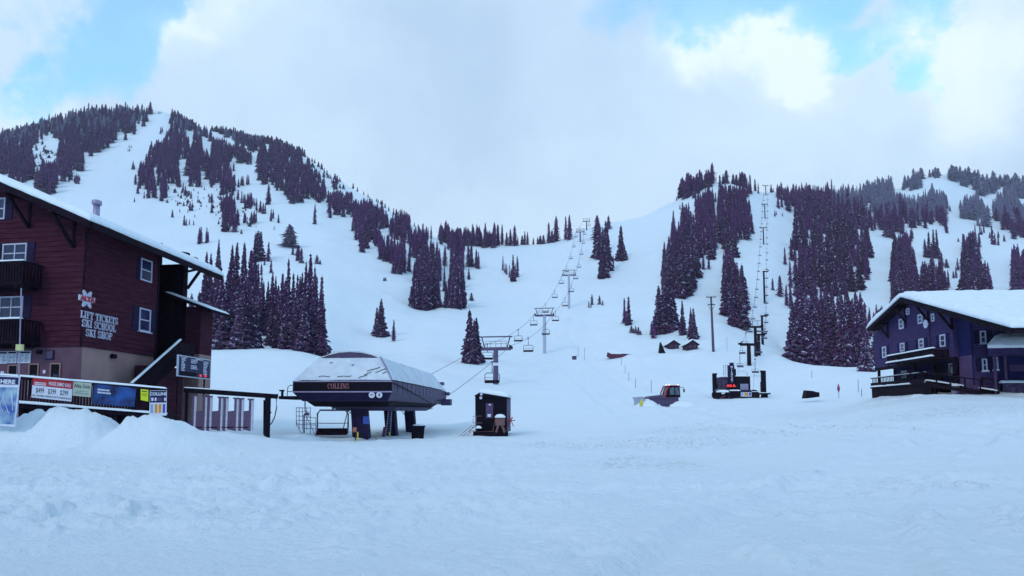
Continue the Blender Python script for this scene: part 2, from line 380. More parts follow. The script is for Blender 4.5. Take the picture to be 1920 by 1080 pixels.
# ------------------------------------------------------------------ trees
def foliage_mat(name, a, b, snow_amt, rough=.9):
    m = bpy.data.materials.new(name); m.use_nodes = True
    nt = m.node_tree; N = nt.nodes; L = nt.links; bs = N['Principled BSDF']
    bs.inputs['Roughness'].default_value = rough; bs.inputs['Specular IOR Level'].default_value = 0.15
    g = N.new('ShaderNodeNewGeometry'); oi = N.new('ShaderNodeObjectInfo')
    add = N.new('ShaderNodeVectorMath'); add.operation = 'ADD'
    L.new(g.outputs['Position'], add.inputs[0]); L.new(oi.outputs['Random'], add.inputs[1])
    n = N.new('ShaderNodeTexNoise'); n.inputs['Scale'].default_value = 0.9; n.inputs['Detail'].default_value = 4
    L.new(add.outputs[0], n.inputs['Vector'])
    r = N.new('ShaderNodeValToRGB'); L.new(n.outputs['Fac'], r.inputs[0])
    r.color_ramp.elements[0].position = .35; r.color_ramp.elements[1].position = .7
    r.color_ramp.elements[0].color = (*a, 1); r.color_ramp.elements[1].color = (*b, 1)
    col = r.outputs[0]
    if snow_amt > 0:      # dusting caught by the upper sides of the boughs
        sp = N.new('ShaderNodeSeparateXYZ'); L.new(g.outputs['True Normal'], sp.inputs[0])
        ab = N.new('ShaderNodeMath'); ab.operation = 'ABSOLUTE'; L.new(sp.outputs[2], ab.inputs[0])
        n2 = N.new('ShaderNodeTexNoise'); n2.inputs['Scale'].default_value = 1.3; n2.inputs['Detail'].default_value = 5; n2.inputs['Roughness'].default_value = .7
        L.new(g.outputs['Position'], n2.inputs['Vector'])
        mu = N.new('ShaderNodeMath'); mu.operation = 'MULTIPLY'; L.new(ab.outputs[0], mu.inputs[0]); L.new(n2.outputs['Fac'], mu.inputs[1])
        mr = N.new('ShaderNodeMapRange'); L.new(mu.outputs[0], mr.inputs['Value']); mr.inputs['From Min'].default_value = .34; mr.inputs['From Max'].default_value = .58
        mr.inputs['To Max'].default_value = snow_amt
        mx = N.new('ShaderNodeMixRGB'); L.new(mr.outputs[0], mx.inputs[0]); L.new(col, mx.inputs[1]); mx.inputs[2].default_value = (.72, .74, .86, 1)
        col = mx.outputs[0]
    L.new(col, bs.inputs['Base Color'])
    return m
M_NEED = foliage_mat("fir_needles", (.034, .015, .052), (.115, .042, .120), 0.45)
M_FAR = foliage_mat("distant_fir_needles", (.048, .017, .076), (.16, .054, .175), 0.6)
M_FOGTINT = foliage_mat('fog_tinted_needles', (.13, .11, .20), (.26, .25, .36), 0.7)  # ridge fog put into pale grey needle colours, plus snow dusting
M_TSNOW = mkmat("bough_snow", (.50, .50, .66), .7, .15, 6)
M_BARK = mkmat("bark", (.07, .035, .05), .95, .3, 12, bump=.01)

def conifer(seed, R=0.11, N=38, nb=8, snow=.40, kind='fir'):
    """a crown of unit height made of drooping boughs; returns verts, quads, material index"""
    rnd = random.Random(seed); vs = []; fs = []; mi = []
    def quad(a, b, c, d, m):
        k = len(vs); vs.extend([a, b, c, d]); fs.append((k, k + 1, k + 2, k + 3)); mi.append(m)
    bulge = [1 + rnd.uniform(-.22, .22) for _ in range(12)]
    for i in range(N):
        t = (i + rnd.uniform(-.35, .35)) / N; t = min(max(t, 0), 1)
        z = 0.03 + 0.95 * t
        if kind == 'pine':
            prof = (min(1, .35 + 1.5 * t)) * max(0, 1 - t ** 3.2) ** .6 * (.85 + .22 * math.sin(11 * t + seed))
        else:
            prof = ((1 - t) ** .62) * (0.86 + .14 * math.cos(t * 5)) * (0.8 if t < .05 else 1)
            if t > .8: prof *= .8 + .2 * (1 - t) / .2
        gap = 0.95 / N
        n = max(4, int(nb * (0.45 + 0.55 * prof)))
        a0 = rnd.uniform(0, 6.28)
        for j in range(n):
            a = a0 + 6.283 * j / n + rnd.uniform(-.3, .3)
            lob = bulge[int((a % 6.283) / 6.283 * 12) % 12]
            r = R * prof * lob * rnd.choice([rnd.uniform(.6, .85), rnd.uniform(.85, 1.12), rnd.uniform(.8, 1.2)])
            if kind == 'pine': r *= rnd.uniform(.7, 1.15)
            r = max(r, 0.006)
            ca, sa = math.cos(a), math.sin(a)
            w = (gap * 1.5 + r * 0.32) * rnd.uniform(.75, 1.2)
            zt = z + rnd.uniform(-gap, gap) * .5
            droop = r * rnd.uniform(.28, .6) + gap * .3
            lift = r * rnd.uniform(0, .22)
            if kind == 'pine': droop *= .15; lift = r * .55
            def pt(u, side, low):
                rr = r * u
                zz = zt + lift * u - (droop + (0 if kind == 'pine' else lift)) * u * u - low
                return (ca * rr - sa * side, sa * rr + ca * side, zz)
            th = w * rnd.uniform(.5, .95)
            L0 = [pt(.08, 0, 0), pt(.45, 0, 0), pt(.8, 0, 0), pt(1, 0, 0)]
            wv = [w * .25, w * .5, w * rnd.uniform(.35, .5), w * .04]
            for sgn in (1, -1):
                E = [pt(u, sgn * q, th * (.35 + .65 * q / (w * .5 + 1e-9)) * rnd.uniform(.6, 1.2)) for u, q in zip((.08, .42, .76, .97), wv)]
                for k in range(3): quad(L0[k], L0[k + 1], E[k + 1], E[k], 0)
            if rnd.random() < snow and r > .012:
                u0, u1 = rnd.uniform(.25, .55), rnd.uniform(.8, 1.0); sw = w * rnd.uniform(.07, .15); hh = gap * rnd.uniform(.12, .3)
                A = [pt(u0, 0, -hh), pt((u0 + u1) / 2, 0, -hh * 1.4), pt(u1, 0, -hh * .6)]
                for sgn in (1, -1):
                    B = [pt(u, sgn * sw * f, th * .25) for u, f in ((u0, .7), ((u0 + u1) / 2, 1), (u1, .3))]
                    for k in range(2): quad(A[k], A[k + 1], B[k + 1], B[k], 1)
    quad((-.004, 0, .93), (.004, 0, .93), (.001, 0, 1.0), (-.001, 0, 1.0), 0)
    return np.array(vs), np.array(fs), np.array(mi)

def trunk_mesh(kind='fir'):
    vs = []; fs = []
    rings = [(-.06, .013), (.0, .012), (.3, .009), (.7, .005), (.96, .001)]
    for z, r in rings:
        for k in range(7): a = k * 6.283 / 7; vs.append((r * math.cos(a), r * math.sin(a), z))
    for i in range(len(rings) - 1):
        for k in range(7): fs.append((i * 7 + k, i * 7 + (k + 1) % 7, (i + 1) * 7 + (k + 1) % 7, (i + 1) * 7 + k))
    return np_mesh("trunk", vs, fs, [M_BARK], smooth=True)
TRUNK = trunk_mesh()
HI = []          # (mesh, half width)
for k, (R, n, nb, sn) in enumerate([(.125, 44, 10, .34), (.11, 40, 9, .28), (.14, 42, 11, .4), (.10, 46, 9, .25), (.135, 36, 10, .32), (.115, 40, 10, .2)]):
    v, f, m = conifer(100 + k, R, n, nb, sn)
    HI.append((np_mesh("crown", v, f, [M_NEED, M_TSNOW], m), R))
MID = []
for k, (R, n, nb, sn) in enumerate([(.12, 26, 8, .3), (.11, 28, 7, .25), (.135, 26, 8, .3), (.105, 28, 7, .2)]):
    v, f, m = conifer(200 + k, R, n, nb, sn)
    MID.append((np_mesh("crown", v, f, [M_NEED, M_TSNOW], m), R))
v, f, m = conifer(300, .34, 20, 14, .25, 'pine'); PINE = (np_mesh("crown", v, f, [M_NEED, M_TSNOW], m), .34)
v, f, m = conifer(301, .17, 26, 9, .95); SNOWY = (np_mesh("crown", v, f, [M_NEED, M_TSNOW], m), .17)

def low_tree(seed):
    rnd = random.Random(seed); vs = []; fs = []
    N = 11
    for i in range(N):
        t = i / N; z = .05 + .95 * t; gap = .95 / N
        r = .135 * ((1 - t) ** .6) * rnd.uniform(.8, 1.15)
        k0 = len(vs); ns = 7; a0 = rnd.uniform(0, 6)
        top = (rnd.uniform(-.01, .01), rnd.uniform(-.01, .01), min(1.0, z + gap * 1.5)); vs.append(top)
        for j in range(ns * 2):
            a = a0 + j * PI / ns + rnd.uniform(-.15, .15)
            rr = r * (1.0 if j % 2 == 0 else .55) * rnd.uniform(.75, 1.15)
            vs.append((rr * math.cos(a), rr * math.sin(a), z - (gap * .45 if j % 2 == 0 else -.02) * rnd.uniform(.5, 1.3)))
        for j in range(ns * 2): fs.append((k0, k0 + 1 + j, k0 + 1 + (j + 1) % (ns * 2)))
    return np.array(vs), np.array(fs)
LOW = [low_tree(k) for k in range(8)]

def inpoly(x, y, poly):
    c = False; j = len(poly) - 1
    for i in range(len(poly)):
        xi, yi = poly[i]; xj, yj = poly[j]
        if (yi > y) != (yj > y) and x < (xj - xi) * (y - yi) / (yj - yi + 1e-12) + xi: c = not c
        j = i
    return c

TREES = []   # dict(px, py, d, p, h, w, hpx, grove, kind)
def add_tree(px, base, hpx, wpx, grove, kind='fir', d=None, after=60):
    if d is None:
        d, p = ground_at(px, base, after)
    else:
        i = int(np.argmin(np.abs(colpx - px))); j = int(np.argmin(np.abs(GD[i] - d)))
        X = d * (px - 960) / F / (cP + (GZ[i, j] - EYE) / d * sP); p = Vector((X, d, GZ[i, j]))
        base = GPY[i, j]
    TREES.append(dict(px=px, py=base, d=d, p=p, h=hpx * d / F, w=wpx * d / F, hpx=hpx, grove=grove, kind=kind))
def tip_tree(px, tip, wpx, d, grove, kind='fir'):       # base hidden behind something: given the tip and the distance
    i = int(np.argmin(np.abs(colpx - px))); j = int(np.argmin(np.abs(GD[i] - d)))
    add_tree(px, 0, GPY[i, j] - tip, wpx, grove, kind, d=d)

RT = random.Random(11)
def fill(poly, Hm, grove, holes=(), dens=.84, tries=9000, ridge=False, wr=.21, after=100, hmax=None):
    xs = [q[0] for q in poly]; ys = [q[1] for q in poly]; got = []
    x0, x1, y0, y1 = min(xs), max(xs), min(ys), max(ys)
    area = (x1 - x0) * (y1 - y0)
    for _ in range(int(min(tries, area * 2.2))):
        x, y = RT.uniform(x0, x1), RT.uniform(y0, y1)
        jx, jy = 9 * float(vnoise(np.array(x / 6.), np.array(y / 9.))), 9 * float(vnoise(np.array(x / 7. + 40), np.array(y / 6.)))
        if not inpoly(x + jx, y + jy, poly) or any(inpoly(x, y - 3, h) for h in holes): continue
        d, p = ground_at(x, y, after)
        h = RT.uniform(*Hm); hp = h * F / d
        if hmax: hp = min(hp, hmax * RT.uniform(.7, 1))
        if not ridge and not inpoly(x + jx, y - hp * .8, poly): 
            hp *= .62
            if not inpoly(x + jx, y - hp * .8, poly): continue
        hp *= RT.choice((.75, .9, 1, 1, 1.1))
        if any(inpoly(x, y - hp * .45, h_) for h_ in holes): continue
        w = hp * wr * RT.uniform(.95, 1.45)
        if any(((x - a) / (w * .5 / dens)) ** 2 + ((y - b) / (hp * .17 / dens)) ** 2 < 1 for a, b in got): continue
        got.append((x, y)); add_tree(x, y, hp, w, grove, after=after)

# --- far left mountain
fill([(-60, 262), (0, 250), (35, 240), (88, 228), (124, 222), (150, 212), (177, 212), (195, 208), (230, 206), (257, 205), (272, 212), (276, 234), (253, 236), (253, 255), (227, 250), (215, 254), (214, 273), (188, 287), (170, 297),
      (160, 286), (157, 250), (143, 236), (147, 260), (150, 285), (152, 320), (134, 324), (124, 346), (115, 330), (108, 300), (107, 262), (88, 258), (74, 262), (62, 290), (58, 310), (57, 337), (44, 351), (0, 334), (-60, 330)],
     (14, 20), "on far left mountain", wr=.3, ridge=False, holes=[[(75, 262), (95, 257), (104, 290), (88, 316), (66, 318), (62, 290)]])
fill([(-40, 262), (35, 243), (88, 232), (150, 216), (200, 211), (257, 209), (272, 213), (285, 214), (285, 220), (200, 222), (90, 240), (-40, 274)], (12, 17), "on far left mountain", ridge=True, wr=.3)
fill([(74, 318), (88, 303), (105, 298), (107, 355), (100, 364), (88, 368), (65, 360)], (16, 22), "on far left mountain", wr=.26)
fill([(130, 330), (150, 328), (150, 346), (128, 346)], (8, 13), "on far left mountain")
for q in [(235, 265, 16), (237, 265, 10), (242, 280, 6), (246, 279, 6), (240, 285, 6), (243, 284, 7), (249, 318, 18), (252, 318, 9), (301, 251, 15), (304, 249, 12), (298, 214, 6), (302, 213, 5), (252, 379, 10)]:
    add_tree(q[0], q[1], q[2], q[2] * .35, "on open run below left peak", after=200)
# --- left peak and its shoulder
fill([(320, 212), (334, 217), (354, 224), (368, 237), (379, 232), (393, 244), (394, 256), (418, 257), (432, 273), (435, 296), (432, 314), (439, 331), (441, 367), (416, 367), (412, 335), (396, 353), (386, 330), (372, 332), (377, 353), (361, 355),
      (350, 318), (347, 303), (334, 303), (334, 345), (320, 352), (313, 382), (301, 382), (306, 337), (300, 330), (289, 369), (274, 367), (274, 349), (253, 362), (253, 344), (267, 296), (281, 275), (297, 264), (306, 259), (317, 238)],
     (12, 21), "on face below left peak", wr=.24, holes=[[(348, 242), (365, 245), (362, 270), (356, 285), (350, 262)], [(377, 252), (386, 258), (397, 266), (396, 296), (385, 292), (377, 280)], [(335, 302), (350, 303), (349, 322), (336, 325)], [(287, 318), (294, 318), (296, 352), (289, 358)], [(311, 352), (322, 345), (330, 352), (322, 365), (313, 372)]], after=200)
fill([(318, 214), (334, 219), (354, 227), (368, 240), (368, 246), (350, 236), (322, 222)], (7, 11), "on face below left peak", ridge=True, wr=.45, after=300)
fill([(397, 236), (425, 235), (465, 250), (513, 262), (549, 274), (572, 288), (582, 296), (588, 312), (603, 340), (608, 348), (618, 355), (640, 360), (655, 357), (660, 396), (653, 403), (643, 405), (620, 409), (613, 373), (604, 379), (586, 379),
      (576, 371), (574, 386), (554, 386), (540, 373), (517, 356), (506, 331), (501, 349), (492, 344), (485, 321), (485, 300), (495, 296), (487, 289), (469, 280), (449, 275), (439, 268), (425, 255), (412, 245), (398, 243)],
     (12, 19), "on shoulder right of left peak", wr=.3, holes=[[(494, 268), (505, 270), (512, 280), (500, 283)], [(540, 292), (552, 300), (550, 306), (538, 300)], [(562, 284), (575, 298), (578, 318), (568, 308)]], after=200)
fill([(397, 238), (425, 237), (465, 252), (513, 265), (549, 277), (572, 290), (566, 296), (513, 272), (425, 246), (397, 244)], (8, 12), "on shoulder right of left peak", ridge=True, wr=.5, after=300)
fill([(434, 270), (449, 272), (465, 280), (473, 300), (470, 309), (450, 300), (436, 290)], (12, 17), "on shoulder right of left peak", wr=.35, after=200)
fill([(418, 365), (441, 365), (441, 385), (437, 420), (425, 436), (420, 436), (424, 410), (414, 410)], (14, 20), "in gullies below left peak", after=200)
fill([(458, 365), (468, 360), (478, 372), (484, 392), (470, 394), (460, 390)], (12, 16), "in gullies below left peak", after=200)
for q in [(447, 352, 18), (452, 350, 20), (455, 349, 20), (463, 347, 22), (466, 347, 20), (446, 375, 22), (453, 381, 24), (457, 382, 20), (343, 362, 18), (358, 373, 16), (356, 397, 20), (360, 396, 18), (347, 369, 20), (396, 382, 20), (398, 380, 16), (397, 402, 24), (392, 380, 12), (323, 409, 16),
          (345, 424, 22), (349, 423, 14), (355, 423, 12), (363, 423, 10), (458, 420, 24), (460, 418, 18), (471, 422, 26), (476, 421, 26), (480, 418, 22), (503, 384, 42), (488, 400, 24), (493, 401, 24), (497, 402, 22), (508, 415, 26), (512, 412, 20), (522, 420, 18), (514, 432, 8),
          (440, 436, 40), (445, 424, 34), (430, 430, 22), (437, 424, 16), (373, 458, 34), (376, 457, 33), (387, 457, 32), (390, 455, 22), (252, 379, 9), (270, 372, 14), (365, 410, 6), (372, 330, 9), (371, 373, 8), (337, 399, 8), (352, 400, 7)]:
    add_tree(q[0], q[1], q[2], q[2] * .28, "in gullies below left peak", after=150)
add_tree(590, 421, 42, 10, "on open slope below shoulder", after=200)
add_tree(543, 464, 46, 36, "on open slope below shoulder", 'pine', after=150)
for q in [(549, 478, 16), (559, 482, 22), (594, 497, 18), (600, 496, 10)]:
    add_tree(q[0], q[1], q[2], q[2] * .5, "on open slope below shoulder", after=150)
for q in [(585, 303, 8), (590, 306, 9), (597, 313, 11), (603, 318, 13), (608, 324, 10), (613, 330, 12), (620, 336, 9), (628, 337, 13), (632, 345, 18), (637, 341, 9), (662, 350, 11), (670, 354, 9), (682, 364, 9), (690, 371, 9), (706, 378, 7), (709, 380, 7), (714, 384, 8), (722, 390, 10), (729, 396, 10), (738, 402, 13), (743, 404, 14), (777, 425, 9), (784, 428, 9), (607, 352, 22), (625, 352, 20), (629, 356, 24)]:
    add_tree(q[0], q[1], q[2], q[2] * .42, "on skyline right of left peak", after=300)
# brush and boulders breaking through the gullies
RB = random.Random(5)
for poly, n in (([(300, 340), (345, 330), (360, 350), (420, 360), (420, 400), (340, 390), (290, 375)], 60), ([(64, 270), (75, 264), (104, 290), (88, 316), (62, 316)], 40), ([(395, 370), (415, 365), (500, 400), (470, 440), (420, 440), (395, 400)], 40), ([(540, 290), (600, 318), (650, 360), (640, 372), (600, 345), (560, 310)], 50)):
    xs = [q[0] for q in poly]; ys = [q[1] for q in poly]; k = 0
    while k < n:
        x, y = RB.uniform(min(xs), max(xs)), RB.uniform(min(ys), max(ys))
        if inpoly(x, y, poly): k += 1; h = RB.choice((3, 4, 5, 7, 9)); add_tree(x, y, h, h * RB.uniform(.4, .9), "in gullies below left peak", after=200)
# --- mid valley groves
g = "in groves left of saddle"
fill([(661, 384), (672, 372), (693, 372), (697, 384), (712, 380), (716, 388), (728, 400), (727, 430), (715, 432), (712, 428), (700, 425), (697, 455), (688, 463), (680, 475), (673, 460), (664, 440), (662, 415)], (13, 19), g, wr=.22, after=150)
fill([(701, 424), (715, 430), (718, 452), (727, 444), (739, 449), (755, 446), (759, 454), (757, 491), (755, 515), (739, 521), (737, 497), (715, 489), (702, 473)], (14, 20), g, wr=.2, after=150)
fill([(737, 402), (745, 395), (759, 396), (771, 414), (775, 428), (795, 424), (805, 425), (809, 455), (793, 457), (783, 480), (773, 490), (771, 453), (757, 449), (745, 447), (733, 441), (731, 418)], (13, 19), g, wr=.22, after=150)
fill([(779, 500), (784, 465), (800, 450), (812, 455), (825, 475), (827, 520), (820, 545), (819, 580), (800, 582), (786, 581), (777, 570), (776, 530)], (16, 22), g, wr=.2, after=150, dens=.75)
fill([(845, 440), (850, 428), (858, 422), (868, 430), (870, 480), (866, 520), (869, 579), (845, 579), (834, 578), (833, 530), (842, 520), (843, 480)], (16, 23), g, wr=.2, after=150, dens=.75)
for q in [(767, 510, 50, 9), (833, 547, 52, 9), (834, 500, 42, 9), (878, 500, 45, 10), (884, 500, 55, 11), (893, 503, 38, 8), (897, 505, 34, 8), (879, 525, 22, 7), (884, 565, 16, 12), (836, 578, 55, 11), (808, 492, 48, 10), (780, 580, 80, 14), (790, 581, 95, 16), (800, 582, 100, 18), (812, 580, 92, 16), (849, 578, 85, 14), (858, 579, 100, 17), (866, 578, 88, 15), (824, 505, 42, 9), (816, 548, 70, 13), (857, 500, 80, 15)]:
    add_tree(q[0], q[1], q[2], q[3], g, after=150)
g = "on saddle skyline left of lift"
fill([(822, 458), (826, 430), (835, 416), (850, 420), (868, 414), (890, 412), (900, 418), (903, 462), (893, 463), (885, 457)], (15, 20), g, ridge=True, wr=.25, after=300, hmax=46)
fill([(904, 463), (904, 450), (935, 450), (945, 460), (935, 464), (912, 466)], (18, 23), g, ridge=True, wr=.24, after=300, hmax=50)
for q in [(950, 461, 28, 9), (957, 461, 34, 10), (965, 461, 42, 12), (971, 455, 18, 4), (979, 451, 20, 7), (984, 452, 28, 9), (989, 453, 26, 8), (1000, 456, 14, 4), (1008, 456, 15, 6), (1013, 456, 18, 9), (1019, 456, 18, 9), (1029, 456, 42, 12), (1035, 455, 26, 9), (1043, 453, 52, 13), (1061, 450, 48, 11), (1068, 450, 51, 14)]:
    add_tree(*q, g, after=300)
for q in [(943, 508, 30), (950, 515, 22), (955, 520, 26), (962, 528, 55), (970, 520, 42), (947, 512, 20), (958, 524, 24), (966, 522, 30), (720, 527, 8), (723, 528, 7)]:
    add_tree(q[0], q[1], q[2], max(4, q[2] * .2), "in thicket below saddle", after=150)
for q in [(714, 633, 74, 26), (706, 629, 54, 16), (738, 640, 43, 12)]: add_tree(*q, "on knoll above lift terminal", after=100)
for q in [(880, 681, 107, 30), (893, 682, 90, 28), (889, 683, 88, 22)]: add_tree(*q, "in clump beside first lift tower", after=100)
g = "in stand right of upper towers"
for q in [(1120, 450, 50, 18), (1124, 486, 75, 18), (1131, 520, 100, 20), (1140, 508, 86, 18), (1128, 524, 58, 14), (1141, 430, 28, 14), (1118, 484, 70, 16), (1150, 503, 26, 5), (1165, 489, 72, 19), (1136, 470, 60, 16)]: add_tree(*q, g, after=200)
for q in [(1104, 577, 13), (1110, 573, 22), (1108, 577, 8), (1124, 571, 18), (1130, 573, 11)]: add_tree(q[0], q[1], q[2], q[2] * .4, "among saplings on open slope", after=150)
for q in [(1171, 607, 50, 11), (1179, 610, 57, 15), (1174, 609, 26, 10)]: add_tree(*q, "in slim group on open slope", after=100)
for q in [(1184, 625, 14), (1188, 625, 10), (1192, 627, 15), (1197, 628, 16), (1201, 629, 9)]: add_tree(q[0], q[1], q[2], q[2] * .6, "among bushy saplings by cabins", after=100)
# --- the knob
g = "on top of knob"
fill([(1273, 377), (1275, 356), (1284, 345), (1300, 340), (1310, 345), (1336, 335), (1338, 345), (1322, 352), (1314, 362), (1300, 370), (1290, 376), (1278, 379)], (14, 20), g, ridge=True, wr=.28, after=300)
for q in [(1285, 372, 38, 9), (1292, 372, 40, 11), (1302, 365, 36, 11), (1307, 362, 28, 9), (1329, 340, 24, 14), (1334, 342, 22, 10), (1269, 377, 8, 4), (1275, 392, 8, 4), (1350, 350, 24, 8), (1356, 346, 22, 8), (1362, 344, 28, 12), (1375, 340, 22, 9), (1381, 341, 22, 9), (1392, 348, 32, 18), (1397, 352, 30, 16), (1388, 350, 30, 12), (1407, 364, 40, 9), (1416, 357, 26, 7), (1422, 363, 22, 4), (1446, 362, 17, 5), (1450, 360, 8, 3)]: add_tree(*q, g, after=300)
fill([(1304, 395), (1306, 365), (1315, 352), (1325, 355), (1334, 350), (1340, 365), (1338, 405), (1337, 430), (1342, 480), (1332, 486), (1325, 478), (1318, 440), (1312, 430), (1305, 410)], (15, 21), "on face of knob", wr=.21, after=200, dens=.75)
fill([(1240, 530), (1246, 480), (1250, 455), (1258, 440), (1264, 425), (1278, 405), (1285, 380), (1292, 385), (1298, 395), (1304, 400), (1312, 420), (1320, 440), (1322, 478), (1311, 482), (1309, 530), (1296, 546), (1286, 560), (1265, 562), (1246, 542)], (17, 24), "on face of knob", wr=.2, after=200, dens=.75)
fill([(1348, 345), (1375, 345), (1400, 345), (1402, 370), (1408, 385), (1411, 400), (1403, 410), (1405, 430), (1408, 447), (1393, 450), (1390, 425), (1382, 415), (1384, 450), (1375, 457), (1367, 455), (1373, 470), (1377, 485), (1362, 480), (1352, 470), (1353, 440), (1348, 410), (1346, 380)], (15, 21), "on face of knob", wr=.21, after=200, dens=.75)
fill([(1353, 478), (1365, 462), (1375, 470), (1385, 495), (1395, 525), (1401, 560), (1400, 600), (1398, 617), (1378, 615), (1370, 595), (1362, 570), (1355, 540), (1354, 510)], (18, 25), "in column beside upper chairlift", wr=.2, after=150)
g = "on face of knob"
for q in [(1263, 440, 48, 13), (1319, 507, 30, 8), (1329, 505, 40, 9), (1400, 450, 50, 17), (1378, 456, 52, 17), (1285, 480, 100, 20), (1299, 500, 100, 18), (1270, 520, 90, 20), (1333, 486, 60, 15), (1255, 500, 62, 16), (1275, 560, 95, 24), (1291, 548, 90, 22)]: add_tree(*q, g, after=200)
for q in [(1390, 616, 100, 26), (1381, 612, 90, 24), (1372, 590, 90, 20), (1363, 560, 85, 18), (1393, 580, 90, 22)]: add_tree(*q, "in column beside upper chairlift", after=150)
g = "behind two small cabins"
for q in [(1236, 627, 96, 30), (1252, 621, 108, 32), (1261, 617, 84, 28), (1243, 624, 80, 30), (1280, 629, 70, 14), (1296, 634, 60, 14), (1301, 637, 62, 16), (1226, 635, 40, 12), (1222, 628, 26, 8), (1247, 565, 60, 18)]: add_tree(*q, g, after=100)
# --- right hand forest
g = "in forest right of upper chairlift"
holes = [[(1540, 440), (1550, 445), (1553, 460), (1547, 470), (1543, 455)], [(1513, 530), (1523, 530), (1522, 556), (1516, 560), (1505, 552)], [(1490, 415), (1496, 405), (1500, 425), (1496, 432)]]
fill([(1456, 378), (1458, 358), (1475, 350), (1500, 352), (1540, 352), (1580, 357), (1600, 357), (1622, 372), (1640, 400), (1642, 435), (1630, 437), (1620, 432), (1627, 460), (1632, 490), (1618, 540), (1560, 560), (1500, 560), (1486, 560),
      (1488, 500), (1493, 480), (1500, 462), (1510, 446), (1520, 440), (1520, 430), (1503, 425), (1500, 408), (1485, 405), (1470, 397)], (21, 31), g, wr=.2, holes=holes, after=200, tries=14000, dens=.68)
fill([(1456, 372), (1475, 366), (1540, 366), (1600, 368), (1660, 366), (1660, 376), (1560, 378), (1480, 376)], (13, 19), g, ridge=True, wr=.22, after=300, hmax=32)
fill([(1486, 555), (1500, 535), (1560, 540), (1618, 540), (1612, 560), (1625, 570), (1640, 560), (1660, 575), (1668, 600), (1668, 684), (1640, 684), (1560, 684), (1490, 678), (1482, 640), (1480, 600)], (19, 28), g, wr=.22, after=170, dens=.62)
for q in [(1493, 30), (1507, 26), (1520, 28), (1533, 26), (1546, 28), (1560, 26), (1572, 28), (1586, 26), (1600, 28), (1612, 26), (1622, 24)]:
    add_tree(q[0], 684, RT.uniform(105, 150), q[1] + 6, "in front row of right forest", d=RT.uniform(168, 196))
add_tree(1626, 700, 76, 30, "in front row of right forest", 'snowy', d=120)
for q in [(1472, 496, 34, 9), (1484, 489, 46, 9), (1491, 492, 44, 10), (1449, 545, 24, 8), (1463, 559, 42, 12), (1475, 575, 42, 10), (1483, 580, 50, 12), (1453, 407, 13, 5), (1456, 406, 8, 3), (1467, 407, 8, 3)]: add_tree(*q, "apart left of right forest", after=150)
g = "on hazy upper right slopes"
fill([(1662, 390), (1665, 368), (1680, 358), (1695, 365), (1710, 368), (1722, 372), (1740, 358), (1748, 352), (1760, 358), (1772, 365), (1775, 380), (1773, 420), (1776, 438), (1765, 436), (1763, 415), (1750, 415), (1745, 425), (1735, 430), (1720, 430), (1705, 428), (1672, 452), (1662, 450)], (17, 24), g, wr=.24, after=250)
fill([(1620, 375), (1628, 352), (1640, 345), (1648, 352), (1662, 340), (1672, 360), (1672, 400), (1660, 430), (1645, 435), (1640, 400)], (17, 24), g, wr=.26, after=300, ridge=True)
fill([(1690, 356), (1712, 350), (1722, 335), (1733, 330), (1730, 342), (1715, 360)], (13, 18), g, wr=.35, after=300, ridge=True)
fill([(1737, 335), (1745, 328), (1760, 326), (1763, 334), (1745, 337)], (13, 16), g, wr=.4, after=400, ridge=True)
fill([(1773, 337), (1778, 328), (1800, 332), (1830, 338), (1850, 344), (1880, 348), (1925, 352), (1925, 375), (1905, 370), (1900, 352), (1885, 352), (1870, 356), (1860, 362), (1855, 368), (1845, 368), (1838, 350), (1820, 352), (1805, 352), (1795, 345)], (14, 21), g, wr=.4, after=400, ridge=True)
fill([(1800, 408), (1803, 385), (1815, 368), (1835, 360), (1845, 375), (1853, 395), (1850, 420), (1853, 428), (1840, 425), (1828, 420)], (17, 24), g, wr=.26, after=250)
fill([(1858, 408), (1862, 380), (1875, 360), (1880, 380), (1888, 350), (1905, 350), (1908, 380), (1925, 385), (1925, 450), (1905, 450), (1890, 438), (1870, 420)], (17, 24), g, wr=.26, after=250)
for q in [(1781, 397, 12, 6), (1797, 454, 8, 4), (1774, 437, 14, 5), (1748, 362, 18, 9), (1838, 445, 25, 5), (1845, 437, 20, 4), (1856, 448, 12, 4), (1872, 448, 14, 5), (1883, 453, 14, 5), (1841, 446, 14, 4), (1829, 446, 28, 5)]: add_tree(*q, g, after=250)
g = "above blue lodge roof"
fill([(1672, 452), (1706, 428), (1712, 470), (1718, 500), (1724, 540), (1730, 560), (1722, 585), (1700, 590), (1675, 590), (1673, 520)], (16, 23), g, wr=.2, after=200)
fill([(1728, 560), (1730, 495), (1745, 490), (1770, 490), (1778, 520), (1780, 560), (1735, 566)], (15, 20), g, wr=.22, after=200)
fill([(1803, 575), (1805, 480), (1808, 455), (1815, 440), (1825, 436), (1832, 450), (1834, 485), (1835, 500), (1845, 485), (1850, 490), (1858, 530), (1859, 575), (1810, 575)], (17, 24), g, wr=.22, after=200)
fill([(1898, 548), (1899, 490), (1905, 460), (1912, 465), (1925, 475), (1925, 555)], (16, 22), g, wr=.22, after=200)
